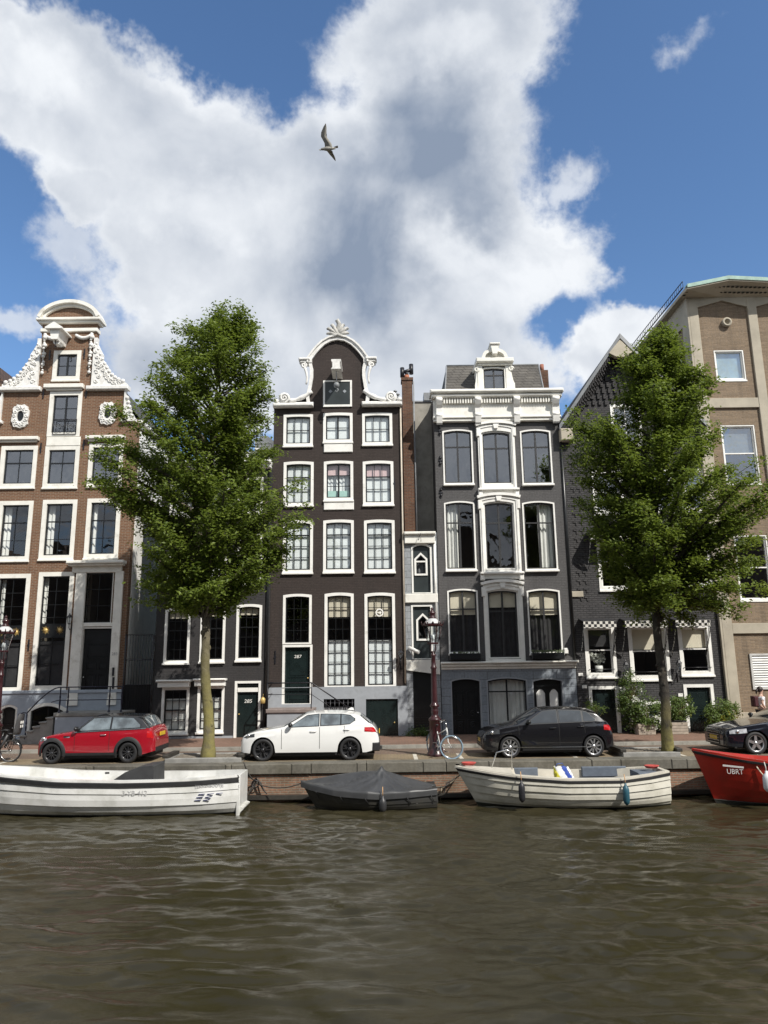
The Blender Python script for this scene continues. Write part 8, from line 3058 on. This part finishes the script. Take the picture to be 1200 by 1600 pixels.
def bike(name, label, base, rz, steer, mat, tyre, seat_child=False, rimc=CHROME, rack=True):
    X, Y = base
    e = empty(name, label, 'bicycle', (X, Y, GZ), None, rz)
    R = 0.335
    WB = 1.08
    def wheel(c, ang):
        m = MB()
        p = [(c[0] + R * math.cos(a) * math.cos(ang), c[1] + R * math.cos(a) * math.sin(ang), c[2] + R * math.sin(a)) for a in [2 * math.pi * k / 32 for k in range(33)]]
        m.tube(p, 0.022, 6, cap=False)
        w = m.build('wheel', tyre, e, local=True)
        m = MB()
        r2 = R - 0.03
        p = [(c[0] + r2 * math.cos(a) * math.cos(ang), c[1] + r2 * math.cos(a) * math.sin(ang), c[2] + r2 * math.sin(a)) for a in [2 * math.pi * k / 32 for k in range(33)]]
        m.tube(p, 0.012, 5, cap=False)
        for k in range(18):
            a = 2 * math.pi * k / 18
            m.tube([c, (c[0] + r2 * math.cos(a) * math.cos(ang), c[1] + r2 * math.cos(a) * math.sin(ang), c[2] + r2 * math.sin(a))], 0.003, 3, cap=False)
        m.ball(c, 0.03, 8)
        m.build('rim', rimc, w, local=True)
        m = MB()
        rows = []
        for k in range(15):
            a = math.radians(20 + 150 * k / 14)
            r3 = R + 0.04
            q_ = (c[0] + r3 * math.cos(a) * math.cos(ang), c[1] + r3 * math.cos(a) * math.sin(ang), c[2] + r3 * math.sin(a))
            nx, ny = -math.sin(ang) * 0.028, math.cos(ang) * 0.028
            rows.append([(q_[0] - nx, q_[1] - ny, q_[2] - 0.006), (q_[0], q_[1], q_[2] + 0.006), (q_[0] + nx, q_[1] + ny, q_[2] - 0.006)])
        m.grid(rows)
        m.build('mudguard', BLACKP, e, local=True)
    fw, rw = (0.0, 0, R), (-WB, 0, R)
    wheel(rw, 0.0)
    wheel(fw, steer)
    bb = (-WB + 0.46, 0, 0.29)
    st = (-WB + 0.28, 0, 0.80)
    hd0, hd1 = (-0.20, 0, 0.70), (-0.25, 0, 0.88)
    m = MB()
    m.tube([bb, (-WB + 0.24, 0, 0.88)], 0.018, 8)
    m.tube([bb, hd0], 0.022, 8)
    m.tube([(-WB + 0.33, 0, 0.66), (-0.24, 0, 0.84)], 0.018, 8)
    m.tube([hd0, hd1], 0.024, 8)
    for sy in (-0.06, 0.06):
        m.tube([(bb[0], sy * 0.5, bb[2]), (rw[0], sy, rw[2])], 0.011, 6)
        m.tube([(-WB + 0.29, sy * 0.4, 0.78), (rw[0], sy, rw[2])], 0.010, 6)
    m.build('frame', mat, e, local=True)
    m = MB()
    nx, ny = -math.sin(steer), math.cos(steer)
    for sy in (-0.055, 0.055):
        m.tube([(hd0[0] + nx * sy * 0.6, ny * sy * 0.6, hd0[2]), (-0.10 * math.cos(steer) + nx * sy, -0.10 * math.sin(steer) + ny * sy, 0.5), (nx * sy, ny * sy, R)], 0.014, 6)
    m.build('fork', mat, e, local=True)
    m = MB()
    hb = (hd1[0] - 0.02, 0, 1.06)
    m.tube([hd1, hb], 0.014, 6)
    m.tube([(hb[0] + nx * s_ * 0.3 - 0.20 * abs(s_) ** 2 * math.cos(steer), ny * s_ * 0.3 - 0.2 * abs(s_) ** 2 * math.sin(steer), hb[2] + 0.05 * (1 - abs(s_ - 0) ** 2)) for s_ in [-1, -0.8, -0.4, 0, 0.4, 0.8, 1]], 0.012, 6)
    m.build('handlebar', CHROME, e, local=True)
    m = MB()
    sx, sz = -WB + 0.22, 0.93
    m.tube([(sx - 0.13, 0, sz), (sx - 0.02, 0, sz + 0.02), (sx + 0.14, 0, sz)], [0.08, 0.075, 0.025], 8, flat=(1, 0.45))
    m.build('saddle', RUBBER, e, local=True)
    m = MB()
    m.lathe([(0.085, -0.012), (0.085, 0.012)], (bb[0], -0.05, bb[2]), 16, 'y')
    for sg in (1, -1):
        m.tube([(bb[0], 0.07 * sg, bb[2]), (bb[0] + 0.1 * sg, 0.09 * sg, bb[2] - 0.13 * sg)], 0.011, 5)
        m.box(bb[0] + 0.1 * sg - 0.045, bb[0] + 0.1 * sg + 0.045, 0.09 * sg - 0.04 + 0.05 * sg, 0.09 * sg + 0.04 + 0.05 * sg, bb[2] - 0.13 * sg - 0.012, bb[2] - 0.13 * sg + 0.012)
    m.build('crank', CHROME, e, local=True)
    if rack:
        m = MB()
        for sy in (-0.06, 0, 0.06):
            m.tube([(-WB - 0.28, sy, 0.74), (-WB + 0.24, sy, 0.74)], 0.008, 5)
        for sy in (-0.07, 0.07):
            m.tube([(-WB - 0.1, sy, 0.74), (rw[0], sy, rw[2])], 0.008, 5)
        m.build('rack', BLACKP, e, local=True)
    if seat_child:
        m = MB()
        cx_ = -WB - 0.05
        rows = []
        for k in range(10):
            t = k / 9
            if t < 0.35:
                x, z = cx_ + 0.17 - 0.34 * (t / 0.35), 0.82 - 0.02 * t
            else:
                x, z = cx_ - 0.17 - 0.16 * (t - 0.35), 0.82 + 0.60 * (t - 0.35) / 0.65
            w_ = 0.16 if t < 0.8 else 0.16 - 0.06 * (t - 0.8) / 0.2
            rows.append([(x + 0.10, -w_, z + 0.03), (x, -w_ * 0.8, z), (x, 0, z - 0.01), (x, w_ * 0.8, z), (x + 0.10, w_, z + 0.03)])
        m.grid(rows)
        for sy in (-0.14, 0.14):
            m.tube([(cx_ + 0.1, sy, 0.82), (cx_ + 0.22, sy, 0.55), (cx_ + 0.30, sy, 0.42)], [0.04, 0.035, 0.04], 6)
        cs = m.build('child_seat', paint('grey_black_plastic', (0.05, 0.05, 0.052), 0.45), e, local=True)
        m = MB()
        for sy in (-0.06, 0.06):
            for z in (1.02, 1.14):
                m.box(cx_ - 0.245 - 0.06 * (z - 1), cx_ - 0.235, sy - 0.025, sy + 0.025, z, z + 0.08)
        m.build('seat_slot', WHITE, cs, local=True)
    m = MB()
    m.tube([(bb[0] - 0.02, -0.06, 0.28), (bb[0] - 0.16, -0.12, 0.01)], 0.010, 5)
    m.build('kickstand', CHROME, e, local=True)
    return e


BLUET = paint('pale_blue_tyre', (0.19, 0.27, 0.34), 0.7, 0.1, 8)
bx, by = G(706, 1186, GZ)
bike('white_bicycle', 'white bicycle with pale blue tyres leaning at the street lamp', (bx, by), math.radians(-62), math.radians(62), paint('white_bike_paint', (0.62, 0.62, 0.6), 0.3), BLUET)
bx, by = G(-28, 1192, GZ)
bike('black_bicycle', 'black bicycle with a child seat at the far left edge', (bx - 0.3, by + 0.1), math.radians(180), 0.1, BLACKP, RUBBER, True)

# ================================================================== PLANTS AT THE BLACK HOUSE


def bush(name, label, cat, px, py, Y, w, h, d, n, mats, seed, group=None, base=None, ls=(0.03, 0.055), asp=0.5, name2='foliage'):
    rn = np.random.default_rng(seed)
    X, _ = U(px, py, Y)
    z0 = PZ if base is None else base
    e = empty(name, label, cat, (X, Y, z0), group)
    m = MB()
    for k in range(14):
        a, r = rn.uniform(0, 6.28), rn.uniform(0.2, 0.9)
        m.tube([(0.05 * math.cos(a), 0.05 * math.sin(a), 0), (0.5 * r * w / 2 * math.cos(a), 0.5 * r * d / 2 * math.sin(a), h * 0.5), (r * w / 2 * math.cos(a), r * d / 2 * math.sin(a), h * rn.uniform(0.6, 0.95))], [0.014, 0.01, 0.004], 5, cap=False)
    m.build('stem', BARK, e, local=True)
    for mt, frac, (zl, zh), nm in mats:
        k = int(n * frac)
        nc = max(8, k // 45)
        cc = rn.normal(size=(nc, 3))
        cc /= np.linalg.norm(cc, axis=1)[:, None]
        cc *= rn.uniform(0.5, 1.0, (nc, 1)) ** 0.5
        cz = h * (zl + (zh - zl) * (0.5 + 0.5 * cc[:, 2]))
        cc = np.stack([cc[:, 0] * w / 2, cc[:, 1] * d / 2, cz], 1)
        idx = rn.integers(0, nc, k)
        c = cc[idx] + rn.normal(0, 1, (k, 3)) * np.array([0.085, 0.085, 0.075])
        c[:, 2] = np.maximum(c[:, 2], 0.02)
        nn = rn.normal(0, 0.6, (k, 3)) + np.array([0.1, -0.5, 0.8])
        nn /= np.linalg.norm(nn, axis=1)[:, None]
        leaves_mesh(nm, c, nn, rn.uniform(ls[0], ls[1], k), mt, e, asp)
    return e


for px, pr, lb in ((1011, (998, 1025, 1131, 1158), 'square wooden planter under the climber, left of the second elm trunk'), (1063, (1050, 1076, 1129, 1157), 'square wooden planter with a round bush beside the dark green door')):
    Yp = YF - 1.0
    xa, xb = U(pr[0], 1145, Yp)[0], U(pr[1], 1145, Yp)[0]
    e = empty('wooden_planter', lb, 'planter', (0.5 * (xa + xb), Yp, PZ), 'wooden planters at the black house')
    zt = U(px, pr[2], Yp)[1]
    m = MB()
    n = 4
    hz = (zt - PZ) / n
    for k in range(n):
        m.cbox(xa, xb, Yp, Yp + 0.62, PZ + hz * k + 0.004, PZ + hz * (k + 1) - 0.004, 0.008)
    m.build('boards', WOOD, e)
    m = MB()
    m.box(xa + 0.03, xb - 0.03, Yp + 0.03, Yp + 0.59, zt - 0.06, zt + 0.004)
    m.build('soil', SOIL, e)
bush('flowering_climber', 'tall climbing shrub with white blossom beside the left door of the black house', 'shrub', 990, 1110, YF - 0.45, 1.0, 2.35, 0.7, 3600, [(LEAFC, 0.86, (0.0, 1.0), 'foliage'), (FLOWERW, 0.14, (0.1, 0.95), 'blossom')], 21, ls=(0.03, 0.055))
bush('trailing_shrub', 'bright green shrub spilling over the wooden planter behind the elm trunk', 'shrub', 1016, 1130, YF - 0.75, 1.35, 1.1, 0.8, 2600, [(LEAFB, 0.93, (0.05, 1.0), 'foliage'), (FLOWERW, 0.07, (0.0, 0.7), 'blossom')], 22, base=PZ + 0.15)
bush('round_bush', 'round green bush in the wooden planter right of the elm trunk', 'shrub', 1063, 1120, YF - 0.72, 1.15, 0.85, 0.7, 2200, [(LEAFB, 1.0, (0.0, 1.0), 'foliage')], 23, base=PZ + 0.5)
e = bush('yellow_green_bush', 'green bush with yellow tips beside the front of the dark car', 'shrub', 1131, 1125, YF - 0.6, 1.1, 0.95, 0.8, 2600, [(LEAFB, 0.72, (0.15, 1.0), 'foliage'), (LEAFY, 0.28, (0.05, 0.6), 'yellow_foliage')], 24, base=PZ + 0.28)
bush('small_leafy_bush', 'small leafy bush left of the yellow green bush by the dark green door', 'shrub', 1113, 1128, YF - 0.8, 0.55, 0.7, 0.5, 900, [(LEAFB, 1.0, (0.1, 1.0), 'foliage')], 26, base=PZ + 0.2)
bush('thin_fern', 'thin pale leafed plant behind the rear of the black hatchback', 'plant', 930, 1125, YF - 0.7, 0.8, 1.25, 0.5, 420, [(LEAFB, 1.0, (0.3, 1.0), 'foliage')], 25, ls=(0.05, 0.09), asp=0.2)
bush('weeds_tuft', 'tuft of weeds at the foot of the narrow house door', 'plant', 652, 1150, YF - 0.25, 0.9, 0.22, 0.3, 500, [(LEAFC, 1.0, (0.1, 1.0), 'foliage')], 27, ls=(0.03, 0.06), asp=0.25)

# ================================================================== PERSON walking behind the dark car
Xp, _ = U(1190, 1110, YF - 1.2)
pe = empty('person', 'person in a white top with dark hair and dark backpack walking behind the dark car', 'person', (Xp, YF - 1.2, PZ))


def skin(name, pts, edges, mat, parent, root=0, sub=2):
    me = bpy.data.meshes.new(name)
    me.from_pydata([p[:3] for p in pts], edges, [])
    o = bpy.data.objects.new(name, me)
    C.objects.link(o)
    o.parent = parent
    sk = o.modifiers.new('skin', 'SKIN')
    sk.use_smooth_shade = True
    for i, p in enumerate(pts):
        r = p[3] if isinstance(p[3], tuple) else (p[3], p[3])
        me.skin_vertices[0].data[i].radius = r
        me.skin_vertices[0].data[i].use_root = (i == root)
    o.modifiers.new('sub', 'SUBSURF').levels = sub
    o.modifiers['sub'].render_levels = sub
    me.materials.append(mat)
    return o


hs = 1.66 / 1.75
B = [(0, 0, 0.93, (0.15, 0.10)), (0, 0, 1.12, (0.13, 0.09)), (0.01, 0, 1.32, (0.16, 0.10)), (0.02, 0, 1.43, (0.10, 0.08)), (0.03, 0, 1.50, 0.055), (0.04, 0, 1.575, 0.075), (0.055, 0, 1.66, 0.095), (0.05, 0, 1.73, 0.07),
     (0.02, -0.17, 1.40, 0.055), (-0.05, -0.21, 1.16, 0.045), (0.08, -0.20, 0.95, 0.034), (0.12, -0.20, 0.87, 0.03), (0.02, 0.17, 1.40, 0.055), (0.06, 0.21, 1.16, 0.045), (0.20, 0.20, 1.0, 0.034), (0.26, 0.2, 0.95, 0.03),
     (0.0, -0.09, 0.86, 0.09), (0.14, -0.09, 0.50, 0.06), (0.20, -0.09, 0.08, 0.04), (0.32, -0.09, 0.035, 0.032), (0.0, 0.09, 0.86, 0.09), (-0.02, 0.09, 0.48, 0.06), (-0.24, 0.09, 0.12, 0.04), (-0.14, 0.09, 0.04, 0.032)]
B = [(p[0] * hs, p[1] * hs, p[2] * hs, p[3]) for p in B]
E_ = [(0, 1), (1, 2), (2, 3), (3, 4), (4, 5), (5, 6), (6, 7), (3, 8), (8, 9), (9, 10), (10, 11), (3, 12), (12, 13), (13, 14), (14, 15), (0, 16), (16, 17), (17, 18), (18, 19), (0, 20), (20, 21), (21, 22), (22, 23)]
SKIN = paint('skin', (0.50, 0.32, 0.24), 0.5, 0.08, 8)
skin('body', B, E_, SKIN, pe)
sh_ = [(0, 0, 0.90, (0.165, 0.115)), (0, 0, 1.10, (0.15, 0.105)), (0.01, 0, 1.31, (0.18, 0.118)), (0.02, 0, 1.42, (0.115, 0.09)), (0.02, -0.175, 1.40, 0.072), (-0.02, -0.20, 1.26, 0.066), (0.02, 0.175, 1.40, 0.072), (0.04, 0.20, 1.26, 0.066)]
skin('shirt', [(p[0] * hs, p[1] * hs, p[2] * hs, p[3]) for p in sh_], [(0, 1), (1, 2), (2, 3), (3, 4), (4, 5), (3, 6), (6, 7)], paint('white_shirt_cloth', (0.7, 0.71, 0.74), 0.85), pe)
tr = [(0, 0, 0.90, (0.16, 0.12)), (0.0, -0.09, 0.84, 0.10), (0.14, -0.09, 0.50, 0.075), (0.20, -0.09, 0.14, 0.06), (0.0, 0.09, 0.84, 0.10), (-0.02, 0.09, 0.48, 0.075), (-0.23, 0.09, 0.16, 0.06)]
skin('trousers', [(p[0] * hs, p[1] * hs, p[2] * hs, p[3]) for p in tr], [(0, 1), (1, 2), (2, 3), (0, 4), (4, 5), (5, 6)], paint('dark_trouser_cloth', (0.02, 0.022, 0.03), 0.9), pe)
m = MB()
m.ball((0.02, 0, 1.60), 0.115, 12, (1.0, 0.88, 1.05))
m.tube([(-0.06, 0, 1.60), (-0.12, 0, 1.54), (-0.13, 0, 1.44)], [0.05, 0.045, 0.015], 8)
m.build('hair', paint('dark_hair', (0.02, 0.013, 0.011), 0.5, 0.3, 20), pe, local=True)
m = MB()
m.cbox(-0.30, -0.13, -0.14, 0.14, 0.98, 1.36, 0.04)
m.build('backpack_body', paint('dark_red_backpack', (0.06, 0.015, 0.02), 0.8), pe, local=True)

# ================================================================== GULL
Xg, Zg = U(513, 233, 16.5)
gl = empty('gull', 'gull gliding across the clouds with one wing raised', 'bird', (Xg, 16.5, Zg))
GW = paint('gull_white_feathers', (0.52, 0.52, 0.50), 0.8, 0.1, 8)
GG = paint('gull_grey_feathers', (0.30, 0.29, 0.26), 0.8, 0.25, 10)
m = MB()
prof = [(-0.245, 0.006), (-0.225, 0.014), (-0.205, 0.016), (-0.19, 0.03), (-0.165, 0.037), (-0.14, 0.036), (-0.10, 0.048), (-0.04, 0.062), (0.03, 0.058), (0.10, 0.04), (0.16, 0.026), (0.20, 0.02)]
m.tube([(x, 0, 0.012 * math.sin((x + 0.25) * 5) + 0.05 * (x + 0.1) ** 1 * 0.6 - (0.02 if x < -0.2 else 0)) for x, r in prof], [r for x, r in prof], 10)
m.grid([[(0.15, -0.02, 0.05), (0.15, 0.02, 0.05)], [(0.24, -0.05, 0.065), (0.24, 0.05, 0.065)], [(0.27, -0.045, 0.07), (0.27, 0.045, 0.07)]])


def wing(pts, chords):
    rows = []
    for (p, ch) in zip(pts, chords):
        row = []
        for u, th in ((0, 0.0), (0.12, 0.016), (0.5, 0.013), (1.0, 0.0), (0.5, -0.004), (0.12, -0.012), (0, 0)):
            row.append((p[0] + ch * u, p[1], p[2] + th * (0.4 + ch * 4) - 0.03 * u * u * ch * 6))
        rows.append(row)
    m.grid(rows)


# raised wing and the wing that dips towards the viewer (out along y, tilted by the bank)
wing([(-0.09, -0.02, 0.02), (-0.10, -0.09, 0.12), (-0.19, -0.19, 0.25), (-0.18, -0.25, 0.33), (-0.11, -0.33, 0.44), (-0.05, -0.38, 0.50)], [0.21, 0.20, 0.17, 0.15, 0.085, 0.012])
wing([(-0.07, 0.03, 0.0), (-0.02, 0.12, -0.01), (0.03, 0.20, -0.03), (0.08, 0.26, -0.05), (0.13, 0.32, -0.08), (0.17, 0.36, -0.10)], [0.18, 0.14, 0.12, 0.09, 0.05, 0.01])
gb = m.build('body', GG, gl, local=True)
m = MB()
m.tube([(-0.262, 0, -0.03), (-0.235, 0, -0.012)], [0.003, 0.009], 6)
m.build('beak', paint('yellow_beak', (0.35, 0.25, 0.05), 0.5), gl, local=True)
gl.scale = (0.92, 0.92, 0.92)
